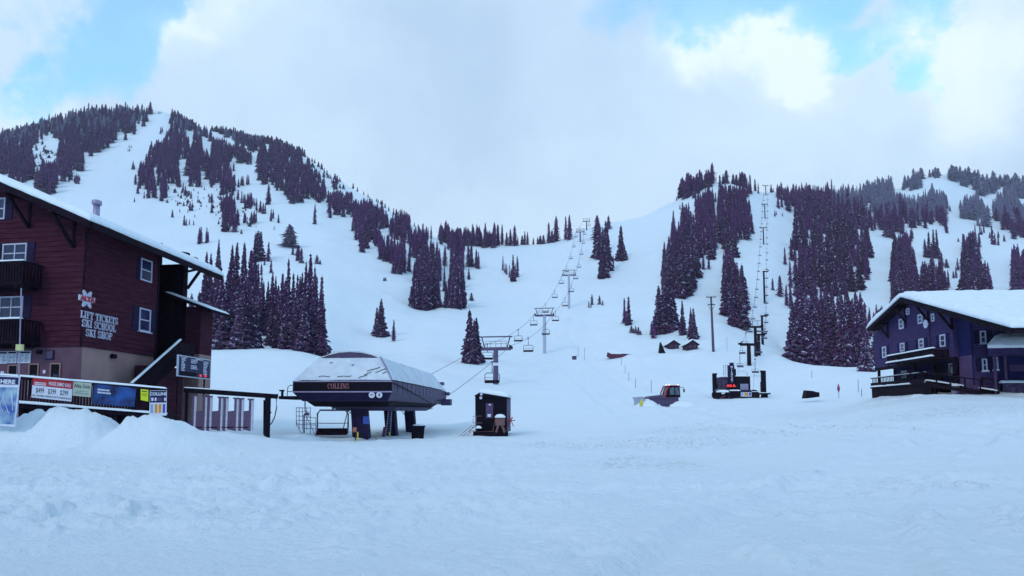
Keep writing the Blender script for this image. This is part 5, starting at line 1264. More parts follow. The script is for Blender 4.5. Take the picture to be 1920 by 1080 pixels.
# knee braces
for px, py in ((1662, 610), (1695, 580), (1738, 592), (1782, 612)):
    u, z = GF.hit(px + 4, py + 8); zt = lz(u) - .04
    mb = MB(); mb.bar(GF.at(u, zt - 1.5, .05), GF.at(u, zt, .05), .14); mb.bar(GF.at(u, zt - 1.4, .08), GF.at(u, zt - .12, 1.0), .14); mb.bar(GF.at(u, zt - .1, 0), GF.at(u, zt - .1, 1.02), .16); mb.build('bracket', M_DARKW, bl)
def gwin(x0, y0, x1, y1, **k):
    u0, u1, z0, z1 = hq(GF, x0, y0, x1, y1); window(GF, (u0, u1, z0, z1), bl, 1, 2, **k)
gwin(1686.5, 598, 1695, 617, shutters=(.5, 0), smat=M_BLUED, fw=.12); gwin(1700, 578, 1706, 590, fw=.12); gwin(1722, 589, 1731, 607, shutters=(0, .0), fw=.12); gwin(1747, 588, 1753, 603, fw=.12)
for q in ((1655, 650, 1662.5, 671), (1688.5, 643, 1697, 659), (1723.5, 635, 1733, 653), (1763, 627, 1773.5, 650.5)): gwin(*q, shutters=(.55, .55), smat=M_BLUED, fw=.12)
LG = Face(gp(0, 1.9, 0), GD_, GN)
for q in ((1691, 695, 1701, 709), (1780, 681, 1791, 703)):
    u0, u1, z0, z1 = hq(LG, *q); window(LG, (u0, u1, z0, z1), bl, 1, 2, (.5, .5), M_NAVYTRIM, .12)
u0, u1, z0, z1 = hq(LG, 1757, 683, 1767, 714); mb = MB(); LG.box(mb, u0, u1, z0, z1, 0, .04); mb.build('door', M_BLACK, bl)
for q in ((1836, 620.5, 1847.5, 644), (1840, 672.5, 1849.5, 696), (1860.5, 669.5, 1870, 694)):
    u0, u1, z0, z1 = hq(FF, *q); window(FF, (u0, u1, z0, z1), bl, 1, 2, (.42, .42), M_NAVYTRIM, .09, sill=True, snow=q[1] > 650)
# round dish and its pole
u, z = GF.hit(1736.5, 607.5, .3); mb = MB(); ctr = GF.at(u, z, .3)
ringf = lambda r, n, k=18: [GF.at(u + r * math.cos(6.2832 * i / k), z + r * math.sin(6.2832 * i / k), n) for i in range(k)]
mb.prism(ringf(.34, .30), ringf(.36, .36)); mb.prism(ringf(.16, .362), ringf(.05, .44)); mb.prism(ringf(.05, .05), ringf(.05, .298)); dish = mb.build('satellite_dish', M_WHITE, bl)
mb = MB(); GF.box(mb, u - .04, u + .04, z - 4.2, z - .3, .036, .07); mb.build('conduit', M_NAVYTRIM, bl)
# balcony
ua, ub = GF.hit(1750, 650, 1.2)[0], GF.hit(1664, 660, 1.2)[0]; zt = GF.hit(1750, 653, 1.2)[1]; zb2 = GF.hit(1750, 671, 1.2)[1]
mb = MB(); GF.box(mb, ua, ub, zb2, zb2 + .12, .035, 1.2)
for k in range(int((ub - ua) / .2)): u = ua + .1 + k * .2; GF.box(mb, u - .09, u + .085, zb2 + .122, zt - .09, 1.14, 1.17)
for u in (ua, ub - .05):
    for k in range(5): GF.box(mb, u, u + .05, zb2 + .122, zt - .09, .05 + k * .22, .05 + k * .22 + .18)
for k in range(5): u = ua + (ub - ua - .1) * k / 4; GF.box(mb, u, u + .1, zb2 - .2, zt - .086, 1.171, 1.25)
GF.box(mb, ua, ub, zt - .085, zt, 1.1, 1.26)
bal = mb.build('balcony', M_DARKW, bl)
slab('snow_cap', GF.at(ua - .03, zt + .002, 1.29), GF.at(ub + .03, zt + .002, 1.29), GF.at(ub + .03, zt + .002, 1.06), GF.at(ua - .03, zt + .002, 1.06), .13, M_ROOFSNOW, bal, 40, 4, .02, 21, .08)
slab('snow_cap', GF.at(ua - .03, zb2 + .12, 1.42), GF.at(ub + .03, zb2 + .12, 1.42), GF.at(ub + .03, zb2 + .12, 1.18), GF.at(ua - .03, zb2 + .12, 1.18), .16, M_ROOFSNOW, bal, 40, 4, .03, 22, .1)
mb = MB(); GF.box(mb, ua, ub, zb2 + .0, zb2 + .118, 1.201, 1.42); mb.build('balcony_ledge', M_DARKW, bal)
# ledge beam, posts, deck and rail below the gable
mb = MB(); GF.box(mb, -.03, wl, zL - .28, zL - .005, -.2, .06); mb.build('beam', M_DARKW, bl)
zd = GF.hit(1750, 719, .1)[1]
for px in (1647, 1677, 1714, 1751): 
    u = GF.hit(px, 700)[0]; mb = MB(); GF.box(mb, u - .11, u + .11, gz - .8, zL - .285, -.16, .04); mb.build('post', M_DARKW, bl)
u = .12; mb = MB(); GF.box(mb, u - .12, u + .12, gz, zL - .285, -.16, .04); mb.build('post', M_DARKW, bl)
mb = MB(); q = GF.at(u, 0, -.06); mb.lathe((q.x, q.y, gz - .6), [(.30, 0), (.30, 1.15), (.26, 1.2)], 14); pbse = mb.build('post_base', M_STEEL, bl)
mb = MB(); mb.lathe((q.x, q.y, gz + .6), [(.31, 0), (.3, .12), (.16, .26), (.03, .34)], 14); mb.build('snow_cap', M_ROOFSNOW, pbse, smooth=True)
ud = GF.hit(1750, 715)[0]; ue2 = GF.hit(1638, 730)[0]
mb = MB(); GF.box(mb, ud, ue2, zd - .05, zd + .08, -1.9, .3); GF.box(mb, ud, ue2, gz - 1.2, zd - .053, .1, .18)
for k in range(int((ue2 - ud) / .3)): u = ud + .1 + k * .3; GF.box(mb, u, u + .06, zd + .082, zd + .92, .2, .24)
GF.box(mb, ud, ue2, zd + .921, zd + 1.0, .17, .27); GF.box(mb, ud, ue2, zd + .2, zd + .5, .241, .26)
dk = mb.build('deck', M_DARKW, bl)
slab('snow_cap', GF.at(ud, zd + 1.002, .3), GF.at(ue2, zd + 1.002, .3), GF.at(ue2, zd + 1.002, .13), GF.at(ud, zd + 1.002, .13), .07, M_ROOFSNOW, dk, 40, 3, .03, 23, .1)
slab('snow_cap', GF.at(ud, zd + .08, .42), GF.at(ue2, zd + .08, .42), GF.at(ue2, zd + .08, .0), GF.at(ud, zd + .08, .0), .14, M_ROOFSNOW, dk, 40, 4, .05, 24, .1)
# outside steps at the corner
a = GF.at(ud, zd + .1, .5); b_ = FF.at(.9, gz + .05, 1.4); dv = b_ - a; sd_ = Vector((-dv.y, dv.x, 0)).normalized()
mb = MB()
for off in (0, -1.5):
    mb.bar(a + sd_ * off, b_ + sd_ * off, .24); mb.bar(a + sd_ * off + Vector((0, 0, .95)), b_ + sd_ * off + Vector((0, 0, .95)), .09)
    for k in range(6): q = a + dv * (k / 5) + sd_ * off; mb.bar(q, q + Vector((0, 0, .95)), .08)
for k in range(9): q = a + dv * ((k + .5) / 9); mb.hexa(q - dv.normalized().xy.to_3d() * .15 + Vector((0, 0, .05)), dv.xy.to_3d().normalized() * .32, -sd_ * 1.5, (0, 0, .05))
stp = mb.build('steps', M_DARKW, bl)
slab('snow_cap', a + Vector((0, 0, .16)) + sd_ * .1, b_ + Vector((0, 0, .16)) + sd_ * .1, b_ + Vector((0, 0, .16)) - sd_ * .2, a + Vector((0, 0, .16)) - sd_ * .2, .1, M_ROOFSNOW, stp, 24, 4, .04, 25, .08)
# porch wing on the far right with its own snowy roof
pz = Face(gp(-3.5, 0, 0), RD, -GD_); u0, zf0 = pz.hit(1853, 665); _, zf1 = pz.hit(1853, 652)
px1 = u0 + 9
ub = u0 + 1.15; mb = MB(); q = [pz.at(u0, zf0, 0), pz.at(px1, zf0, 0), pz.at(px1, zf0, -1.7), pz.at(ub, zf0, -1.7)]; mb.prism(q, [pz.at(u0, zf1, 0), pz.at(px1, zf1, 0), pz.at(px1, zf1 + .9, -1.7), pz.at(ub + .5, zf1 + .9, -1.7)])
for k in range(24): u = u0 + 9 * k / 24; pz.box(mb, u + .02, u + .35, zf0 + .02, zf1 - .02, .002, .025)
pz.box(mb, u0, px1, zf0 - .06, zf0 - .002, -.1, .06)
prf = mb.build('porch_roof', M_BLUE, bl)
slab('snow_cover', pz.at(u0 - .1, zf1, .14), pz.at(px1, zf1, .14), pz.at(px1, zf1 + .9, -1.7), pz.at(ub + .4, zf1 + .9, -1.7), .55, M_ROOFSNOW, prf, 40, 18, .07, 26, .9, .05)
for u in (pz.hit(1873, 700)[0], pz.hit(1893, 700)[0]):
    mb = MB(); pz.box(mb, u - .07, u + .07, gz - .5, zf0 - .062, -.5, -.36); mb.build('porch_post', M_LILAC, bl)
pw = Face(pz.at(0, 0, -1.5), RD, -GD_); u1_ = pw.hit(1876, 700)[0]; u2_ = pw.hit(1893, 700)[0]
mb = MB(); pw.box(mb, u1_, u1_ + 8, gz - .5, zf0 - .003, -.2, 0); mb.build('porch_wall', M_BLUED, bl)
mb = MB(); pw.box(mb, u1_ + .2, u2_ - .1, gz + .6, zf0 - .3, .002, .05); mb.build('door', M_BLACK, bl)
q = pw.hit(1906, 690); mb = MB(); pw.box(mb, q[0] - .5, q[0] + .5, q[1] - .25, q[1] + .25, .002, .04); mb.build('wall_sign', M_LILAC, bl)
wf = Face(pz.at(0, 0, -.3), RD, -GD_); u0w = wf.hit(1886, 725)[0]; zw = wf.hit(1886, 718)[1]
mb = MB(); rr = random.Random(8)
zq = gz - .4
while zq < zw - .05:
    u = u0w; hq_ = rr.uniform(.18, .28)
    while u < u0w + 6:
        w = rr.uniform(.25, .5); wf.box(mb, u + .01, u + w - .01, zq + .01, min(zq + hq_, zw) - .01, rr.uniform(-.05, -.03), rr.uniform(.0, .05)); u += w
    zq += hq_
mb.hexa(wf.at(u0w + .02, gz - .5, -.4), RD * 6, -GD_ * .33, (0, 0, zw - gz + .48))
M_STONE = mkmat("dark_field_stone", (.05, .03, .07), .9, .4, 3, (.12, .09, .16), bump=.01, bscale=12)
pwll = mb.build('stone_wall', M_STONE, bl)
slab('snow_cap', wf.at(u0w - .25, zw, .15), wf.at(u0w + 6, zw, .15), wf.at(u0w + 6, zw, -.5), wf.at(u0w - .25, zw, -.5), .2, M_ROOFSNOW, pwll, 40, 6, .08, 27, .2)
# chimney and flue on the lodge roof
def lodge_top(px, ytop, x, r, mat_, nm, sq):
    u = None; best = 9e9
    for i in range(400):
        uu = UP - 7 + i * .03; q = gp(uu, x, lz(uu) + T)
        pp = 960 + F * q.x / q.y / (cP + (q.z - EYE) / q.y * sP)
        if abs(pp - px) < best: best = abs(pp - px); u = uu
    q = gp(u, x, lz(u) + T); r0 = ray(px, ytop); zt = EYE + r0.z / r0.y * q.y
    mb = MB()
    if sq: mb.hexa(gp(u - r, x - r, q.z), GD_ * 2 * r, RD * 2 * r, (0, 0, zt - q.z)); mb.hexa(gp(u - r * 1.15, x - r * 1.15, zt - .18), GD_ * 2.3 * r, RD * 2.3 * r, (0, 0, .1))
    else: mb.lathe((q.x, q.y, q.z), [(r, 0), (r, zt - q.z)], 10)
    return mb.build(nm, mat_, lrf)
lodge_top(1891, 561, 10.5, .45, M_NAVYTRIM, 'chimney', True); lodge_top(1910, 575, 10.0, .07, M_RED, 'vent_pipe', False)

# ================================================================== lift terminal
TO = Vector((-7.55, 42, 0)); TD = Vector((.05, 1, 0)).normalized(); TR = Vector((TD.y, -TD.x, 0)); TW = 6.35; TL = 23.0
tz = lambda y, d=42: EYE + (770.4 - y) / F * d / .9969
zt1, zt2, zt3 = tz(714), tz(735), tz(752)
te = empty("chairlift_terminal", (TO.x - TW / 2, TO.y + 2, -.3), label="long dark lift terminal on pillars lettered COLLINS with snow on its sloping roof", cat="lift terminal")
def tp(x, y, z): q = TO + TR * x + TD * y; return Vector((q.x, q.y, z))       # x from -TW to 0, y along
FT = Face(TO - TR * TW, TR, -TD); ST = Face(TO, TD, TR)
mb = MB(); ins = .45
ring = lambda x0, x1, y0, y1, z: [tp(x0, y0, z), tp(x1, y0, z), tp(x1, y1, z), tp(x0, y1, z)]
mb.prism(ring(-TW, 0, 0, TL, zt2), ring(-TW, 0, 0, TL, zt1)); mb.build('upper_band', M_PURPM, te)
mb = MB(); mb.prism(ring(-TW + .5, -.35, .35, TL - .4, zt3), ring(-TW, 0, .004, TL, zt2 - .004)); mb.build('lower_band', M_PURPM, te)
mb = MB(); FT.box(mb, 0.0, TW, zt2 + .05, zt1 - .08, .004, .05); ff_ = mb.build('front_fascia', M_BLACK, te)
mb = MB(); FT.box(mb, 0.0, TW, zt2 - .03, zt2 + .045, .004, .07); FT.box(mb, 0.0, TW, zt1 - .075, zt1 + .0, .004, .08); mb.build('trim', M_STEEL, te)
mb = MB(); a = [tp(-TW + .5, .34, zt3 + .01), tp(-.36, .34, zt3 + .01), tp(-.01, -.01, zt2 - .04), tp(-TW + .01, -.01, zt2 - .04)]; mb.prism(a, [p - TD * .02 for p in a]); mb.build('lower_front', M_NAVYTRIM, te)
# panel seams and cable on the long side
mb = MB()
for k in range(1, 15): y = TL * k / 15; ST.box(mb, y - .03, y + .03, zt2, zt1, .0, .015)
mb.build('panel_seams', M_NAVYTRIM, te)
mb = MB(); pts = [ST.at(.3, zt1 - .15, .05)] + [ST.at(y, zt1 - .12 - (y / 15) ** 1.1 * 1.25, .05) for y in (2, 4, 7, 10, 13, 15)] + [ST.at(19, zt2 - .25, -.1), ST.at(TL, zt2 - .25, .05)]
mb.tube(pts, .035, 6); mb.build('cable', M_BLACK, te)
mb = MB(); mb.prism(ring(-TW + .9, -.6, 1.5, TL - 5, zt3 - .34), ring(-TW + .6, -.3, .8, TL - 3.5, zt3 - .004)); mb.build('underside', M_BLACK, te)
mb = MB(); mb.prism(ring(-TW + 1.6, -.9, 4.5, TL - 6, zt3 - .62), ring(-TW + 1.2, -.45, 3.8, TL - 4.5, zt3 - .344)); mb.build('machinery_cover', M_PURPM, te)
# roof: a faceted arch, hipped to the front and back
sec = [(-TW / 2, 0.02), (-2.62, .78), (-2.05, 1.54), (-1.4, 1.78), (-.7, 1.93), (0, 1.98), (.7, 1.93), (1.4, 1.78), (2.05, 1.54), (2.62, .78), (TW / 2, .02)]
def rpt(x, h, y): return tp(-TW / 2 + x, y, zt1 + h)
rows = []
nseg = []
for i in range(len(sec) - 1):
    for k in range(4): nseg.append((sec[i][0] + (sec[i + 1][0] - sec[i][0]) * k / 4, sec[i][1] + (sec[i + 1][1] - sec[i][1]) * k / 4))
nseg.append(sec[-1])
yb_ = [0, .15, .45, .8, 1.2, 1.5, 1.501] + [1.5 + (TL - 3.0) * k / 30 for k in range(1, 31)] + [TL - 1.0, TL - .4, TL]
mb = MB(); vs = []; ncs = len(nseg)
for y in yb_:
    fr_ = min(1, y / 1.5 * .78 + .001) if y <= 1.5 else 1.0
    if y > TL - 1.5: fr_ = max(0.03, (TL - y) / 1.5)
    lim = 2.02 * fr_ if fr_ < 1 else 9
    for x, h in nseg:
        hh = min(h, lim); xx = x * (1 - .10 * (1 - min(1, y / 1.5)) * 0)
        nz = .035 * float(vnoise(np.array(x * 1.3 + 5), np.array(y * .9))) + .02 * float(vnoise(np.array(x * 4.), np.array(y * 3.)))
        q = rpt(xx, hh + .05 + nz * (1 if h > .1 else .3), y); vs.append(tuple(q))
mb.v = vs
for j in range(len(yb_) - 1):
    for i in range(ncs - 1): a = j * ncs + i; mb.f.append((a, a + 1, a + ncs + 1, a + ncs)); mb.m.append(0)
mb.f.append(tuple(range(ncs - 1, -1, -1))); mb.m.append(0)
M_THINSNOW = mkmat("thin_roof_snow", (.58, .64, .72), .8, .08, 1.2, (.74, .80, .87), bump=.02, bscale=5)
rfT = mb.build('roof', M_THINSNOW, te)
# crescent window in the front of the arch
hs = [(x, h) for x, h in nseg if h > 1.60]; xs_ = [x for x, h in hs]
mb = MB(); lo_, hi_ = [], []
for x, h in nseg:
    if h >= 1.54: lo_.append(rpt(x, 1.56, 1.43)); hi_.append(rpt(x, max(1.57, h - .03), 1.43))
pts = lo_ + hi_[::-1]; mb.prism(pts, [p + TD * .03 for p in pts]); cr = mb.build('crescent_frame', M_BLACK, te)
mb = MB(); c0 = rpt(0, 1.7, 1.43); pts2 = [c0 + (p - c0) * .93 - TD * .012 + Vector((0, 0, .0)) for p in pts]; mb.prism([p - TD * .01 for p in pts2], pts2); mb.build('pane', M_PURPM, cr)
mb = MB()
for sx in (1,):
    a, b_ = rpt(sx * (TW / 2 - .02), .08, -.02), rpt(sx * 2.62, .86, .74); mb.bar(a, b_, .07); mb.bar(b_, rpt(sx * 2.05, 1.63, 1.45), .07)
mb.build('hip_trim', M_STEEL, te)
mb = MB(); rr = random.Random(6)
for (x0, h0, x1, h1) in ((1.4, .55, 2.2, .85), (2.0, .45, 2.6, .75), (1.3, .3, 1.7, .52), (2.45, .4, 2.7, .5), (-1.6, .22, -.9, .24), (-.4, .2, .5, .24), (1.0, .12, 1.5, .3), (-1.2, 1.15, -1.0, 1.16), (.3, .98, .45, 1.0)):
    fa = lambda h: h / (2.02 * .78) * 1.5
    n = 5; pts = []
    for k in range(n + 1): t = k / n; h = h0 + (h1 - h0) * t + rr.uniform(-.03, .03); pts.append(rpt(x0 + (x1 - x0) * t, h + .075, fa(h) - .03))
    mb.tube(pts, .022, 4)
mb.build('snow_cracks', M_BLACK, rfT)
# pillars
for nm, y, w0, w1, dx in (('pillar', 2.2, 1.05, .95, 1.35), ('pillar', 10.0, .8, .8, 1.35), ('pillar', 17.5, .8, .8, 1.45)):
    cx = -TW / 2 + (.8 if y < 5 else 1.0); b0_ = ring(cx - w0 / 2, cx + w0 / 2, y - .5, y + .5, -1.2); t0_ = ring(cx - w1 / 2 - .28, cx + w1 / 2 - .28, y - .5, y + .5, zt3 - .5)
    mb = MB(); mb.prism(b0_, t0_); pil = mb.build(nm, M_NAVYTRIM, te, bevel=.04)
u = FT.hit(681, 790, -1.7); q = FT.at(u[0], tz(795, 43.6), -1.68)
mb = MB(); mb.hexa(q, TR * .4, -TD * .02, (0, 0, .5)); mb.build('pillar_sign', M_MIDBLUE, te)
u = FT.hit(635, 724)[0]
serif_text("COLLINS", .30, FT.hit(655, 724)[0] - FT.hit(614.5, 724)[0], (FT.at(u, tz(728.5), .055), TR, upv, -TD), mkmat("tarnished_lettering", (.30, .12, .14), .6, .1, 5), te, .16, .08)
for px, inn in ((697, .55), (711, .3)):
    u, z = FT.hit(px, 740.5, .05)
    k = 18; mb = MB(); rg = lambda r, n: [FT.at(u + r * math.cos(6.2832 * i / k), z + r * math.sin(6.2832 * i / k), n) for i in range(k)]
    mb.prism(rg(.19, -.05), rg(.19, .06)); rs = mb.build('round_sign', M_SIGNW, te)
    mb = MB(); mb.bar(FT.at(u - .08, z - .03, .065), FT.at(u + .08, z + .05, .065), .05) if px < 700 else mb.bar(FT.at(u - .02, z - .09, .065), FT.at(u + .03, z + .09, .065), .07); mb.build('pictogram', M_INK, rs)
# side platform with railing on the left end
mb = MB(); mb.hexa(tp(-TW - .95, .1, zt3 + .12), TR * 1.2, TD * 3, (0, 0, .2))
mb.tube([tp(-TW - .45, .2, zt3 + .32), tp(-TW - .42, .2, zt3 + .85), tp(-TW - .3, .2, zt3 + 1.0), tp(-TW - .05, .2, zt3 + 1.02)], .025, 6); mb.tube([tp(-TW - .45, .2, zt3 + .6), tp(-TW - .05, .2, zt3 + .62)], .02, 6)
mb.hexa(tp(-TW - .85, .2, zt3 + .32), TR * .12, TD * .12, (0, 0, .35)); mb.hexa(tp(-TW - .95, .15, zt3 + .62), TR * .3, TD * .12, (0, 0, .1))
mb.build('side_platform', M_BLACK, te)
mb = MB(); mb.hexa(tp(-.3, TL - 1.4, zt3 - .1), TR * .9, TD * 1.2, (0, 0, .6)); mb.hexa(tp(-.1, TL - .8, zt2 + .3), TR * .5, TD * .6, (0, 0, .3)); mb.hexa(tp(-1.2, TL + .2, zt1 + .6), TR * .9, TD * .5, (0, 0, .3))
mb.build('rear_guide', M_PURPM, te)

# ---- chairs
def make_chair(L, w=1.9, hang=1.45, drop=1.35, seat_m=M_DARKW, metal=M_GREYMET, curved=False):
    """grip at the origin, hanging down; faces -Y, its width along X"""
    r = empty("lift_chair", (0, 0, 0), label=L, cat="lift chair")
    mb = MB()
    if curved: mb.tube([(0, 0, .05), (.02, .05, -.5), (0, .12, -1.0), (.0, .05, -hang), (0, 0, -hang - drop + .1)], .035, 6)
    else: mb.tube([(0, 0, .08), (0, 0, -.25), (0, .03, -hang + .45), (0, .1, -hang + .12), (0, .02, -hang)], .065, 6)
    mb.box(-.16, .16, -.12, .12, -.02, .14); mb.build('hanger', metal, r)
    b = -hang - drop
    mb = MB(); x = w / 2
    if not curved:
        mb.tube([(-x + .0, .05, b + .1), (-x, .2, b + .7), (-x, .1, -hang - .25), (-x + .18, 0, -hang), (x - .18, 0, -hang), (x, .1, -hang - .25), (x, .2, b + .7), (x, .05, b + .1)], .055, 6)
        mb.tube([(-x + .06, .3, b + .75), (x - .06, .3, b + .75)], .025, 6)
    else:
        mb.tube([(-x, -.3, b + .35), (-x, .2, b + .3), (-x, .28, b + .75), (x, .28, b + .75), (x, .2, b + .3), (x, -.3, b + .35)], .03, 6)
    mb.build('frame', metal, r)
    mb = MB(); mb.hexa((-x + .02, -.38, b - .02), (2 * x - .04, 0, 0), (0, .5, .05), (0, 0, .16)); mb.build('seat', seat_m, r)
    mb = MB(); mb.hexa((-x + .02, .14, b + .08), (2 * x - .04, 0, 0), (0, .06, 0), (0, .1, .34)); mb.build('backrest', seat_m, r)
    return r
def copy_tree(o, parent=None):
    c = o.copy(); sc.collection.objects.link(c)
    if parent: c.parent = parent
    for ch in [x for x in o.children]: copy_tree(ch, c)
    return c
quad = make_chair("x"); quad_used = [False]
def put_chair(proto, used, p, rz, label, group):
    o = proto if not used[0] else copy_tree(proto); used[0] = True
    o.location = p; o.rotation_euler = (0, 0, rz); o['label'] = label; o['group'] = group; o.scale = (1.15, 1.15, 1.12); return o

# ---- tower of the quad lift
def make_tower(px, ybase, d, half, zc, label, ry, pole_m, full=True):
    p = P(px, ybase, d); gzz = ground_z(p.x, p.y); t = empty("lift_tower", (p.x, p.y, gzz - .3), label=label, cat="lift tower", group="towers of the quad chairlift")
    c_, s_ = math.cos(ry), math.sin(ry)
    w = lambda x, y, z: (p.x + x * c_ - y * s_, p.y + x * s_ + y * c_, z)
    r = .55 * half / 2.9
    mb = MB(); mb.tube([(p.x, p.y, gzz - 1.5), (p.x, p.y, zc)], r, 14, r * .8); pl = mb.build('pole', pole_m, t, smooth=False)
    if full: mb = MB(); mb.hexa((p.x - r * 1.05, p.y - r * 1.1, gzz + (zc - gzz) * .52), (r * 2.1, 0, 0), (0, .03, 0), (0, 0, .55)); mb.build('number_plate', M_SIGNW, pl)
    mb = MB(); mb.tube([w(-half, 0, zc), w(half, 0, zc)], .33, 10); ca = mb.build('crossarm', M_GREYMET, t)
    h = 2.3 * half / 2.9
    mb = MB(); mb.tube([w(-half * .72, 0, zc), w(-half * .95, 0, zc + h)], .12, 6); mb.tube([w(half * .72, 0, zc), w(half * .95, 0, zc + h)], .12, 6); mb.tube([w(-half * 1.1, 0, zc + h), w(half * 1.1, 0, zc + h)], .13, 6); mb.build('lifting_frame', M_GREYMET, t)
    mb = MB()
    for y in (-.35, .35):
        for z in (zc + .95, zc + 1.45): mb.tube([w(-half * .7, y, z), w(half * .7, y, z)], .025, 4)
        for k in range(5): x = -half * .7 + half * 1.4 * k / 4; mb.tube([w(x, y, zc + .3), w(x, y, zc + 1.45)], .025, 4)
    mb.build('catwalk_rail', M_GREYMET, t)
    for sgn in (-1, 1):
        mb = MB(); x = sgn * half
        mb.hexa(w(x - .12, -1.6, zc + .02), Vector(w(x + .12, -1.6, 0)) - Vector(w(x - .12, -1.6, 0)), Vector(w(0, 3.2, 0)) - Vector(w(0, 0, 0)), (0, 0, .22))
        for k in range(6):
            y = -1.45 + k * .58; c0 = Vector(w(x - .1, y, zc + .34)); c1 = Vector(w(x + .1, y, zc + .34)); mb.tube([c0, c1], .24, 10)
        mb.build('sheaves', M_BLACK, t)
    return (w(-half, 0, zc + .62), w(half, 0, zc + .62), t)
RY = -math.atan(.155)
tws = []
for i, (px, yb, d, half, yc, pm) in enumerate(((929.5, 722, 126, 2.9, 654, M_GREYMET), (1021, 663, 208, 2.9, 591.5, M_SILVER), (1067, 580, 300, 2.9, 516, M_SILVER), (1088, 460, 478, 2.9, 435, M_GREYMET), (1100, 438, 545, 2.9, 415, M_GREYMET))):
    zc = P(px, yc, d).z
    lab = ["nearest grey tower of quad chairlift, with number plate, behind the terminal", "second tower of quad chairlift, pale pole standing on the open slope", "third tower of quad chairlift, pale pole below the upper slope", "dark quad chairlift tower just below the saddle", "topmost quad chairlift tower against the cloud on the saddle"][i]
    tws.append(make_tower(px, yb, d, half, zc, lab, RY, pm, i == 0))
def cat_pts(a, b, sag, n=14): a, b = Vector(a), Vector(b); return [a + (b - a) * (k / n) - Vector((0, 0, sag * 4 * (k / n) * (1 - k / n))) for k in range(n + 1)]
term = [tp(-TW / 2 - 2.6, TL + .1, tz(741, 65)), tp(-TW / 2 + 2.9, TL + .1, tz(748, 65))]
ropes = []
for side in (0, 1):
    pts = []; prev = term[side]; segs = []
    for i, tw in enumerate(tws):
        c = cat_pts(prev, tw[side], [0.3, 1.6, 2.2, 3.5, .6][i]); segs.append(c); pts += c[(1 if i else 0):]; prev = tw[side]
    mb = MB(); 
    r = .035
    rads = []
    mb.tube(pts, .03, 5, .085); ropes.append((pts, segs))
    mb.build('haul_rope', M_GREYMET, None, root=tuple(pts[0]), label="%s haul rope of quad chairlift climbing from terminal to saddle" % ("left" if side == 0 else "right"), cat="cable")
def along(pts, px_target=None):
    pass
def rope_at_px(side, px, py_hint):       # the point of the rope that shows at that place
    best = (9e9, None)
    for seg in ropes[side][1]:
        for a, b_ in zip(seg[:-1], seg[1:]):
            for k in range(12):
                q = a + (b_ - a) * (k / 12); zz = (q.z - EYE) / q.y; pp = 960 + F * q.x / q.y / (cP + zz * sP); yy = 672 - F * (zz * cP - sP) / (cP + zz * sP)
                e = abs(pp - px) * .5 + abs(yy - py_hint)
                if e < best[0]: best = (e, q.copy())
    return best[1]
left_y = [670 - 22, 637 - 19, 609 - 17, 583 - 13, 556 - 12, 531 - 12, 509 - 11, 486 - 10, 464 - 9, 444 - 7, 431 - 6]
left_x = [914, 968, 1001, 1022, 1040, 1052, 1062, 1069, 1075, 1080, 1093]
right_y = [712 - 33, 660 - 26, 629 - 22, 602 - 18, 574 - 15, 546 - 12, 522 - 11, 501 - 10, 478 - 10, 456 - 8, 438 - 6, 422 - 6]
right_x = [935, 989, 1023, 1044, 1060, 1072, 1078, 1085, 1090, 1094, 1098, 1106]
ORD2 = ORD
for side, xs_, ys_ in ((0, left_x, left_y), (1, right_x, right_y)):
    for i, (x, y) in enumerate(zip(xs_, ys_)):
        q = rope_at_px(side, x, y)
        who = "left" if side == 0 else "right"
        lb = ("lowest chair on %s rope, %s nearest tower" % (who, "left of" if side == 0 else "hanging below")) if i == 0 else "%s chair up the %s rope of quad lift, dark seat on thin frame" % (ORD[i], who)
        put_chair(quad, quad_used, q, RY + (0.12 if i % 3 == 0 else -.05), lb, "chairs of the quad lift")
# the chair parked under the terminal, and a bare carriage beside it
q = P(621, 757, 44.5); ch = make_chair("dark four-seat chair hanging low under the left end of the lift terminal", 2.0, .75, 1.62, M_DARKW, M_GREYMET)
ch.location = (P(640, 0, 44.5).x, 44.5, P(631, 755, 44.5).z + .25); ch.rotation_euler = (0, 0, .12); ch['group'] = "chairs of the quad lift"
r_ = P(572, 750, 43.5); t = empty("hanger_arm", (r_.x, r_.y, 1.2), label="bare hanger arm below the terminal's left edge beside scaffolding", cat="lift hanger")
mb = MB(); mb.tube([P(572, 748, 43.5), P(572, 770, 43.5), P(575, 774, 43.5), P(578, 776, 43.5)], .04, 6); mb.hexa(P(570, 779, 43.5), (.3, 0, 0), (0, .2, 0), (0, 0, .16)); mb.tube([P(570, 777, 43.5), P(570, 812, 43.5)], .05, 6); mb.build('arm', M_GREYMET, t)
# scaffold fence
t = empty("scaffold_fence", P(575, 820, 43), label="open pipe scaffold railing in the snow under the terminal's left end", cat="railing")
mb = MB(); bp_ = lambda a, b_, d=43: mb.tube([P(*a, d), P(*b_, d)], .02, 5)
for x in (555.5, 561, 567, 575, 582): bp_((x, 764), (x, 800 if x < 560 else 806))
for y in (764.5, 772, 780, 788): bp_((555, y), (582, y + .5))
for x in (582, 592): bp_((x, 782), (x, 820))
for y in (782.5, 793, 803, 817): bp_((570, y), (592, y + 1))
bp_((555, 788), (561, 806)); bp_((561, 806), (567, 814)); bp_((575, 782), (592, 818)); bp_((555, 795), (592, 797))
mb.build('pipe_frame', M_GREYMET, t)
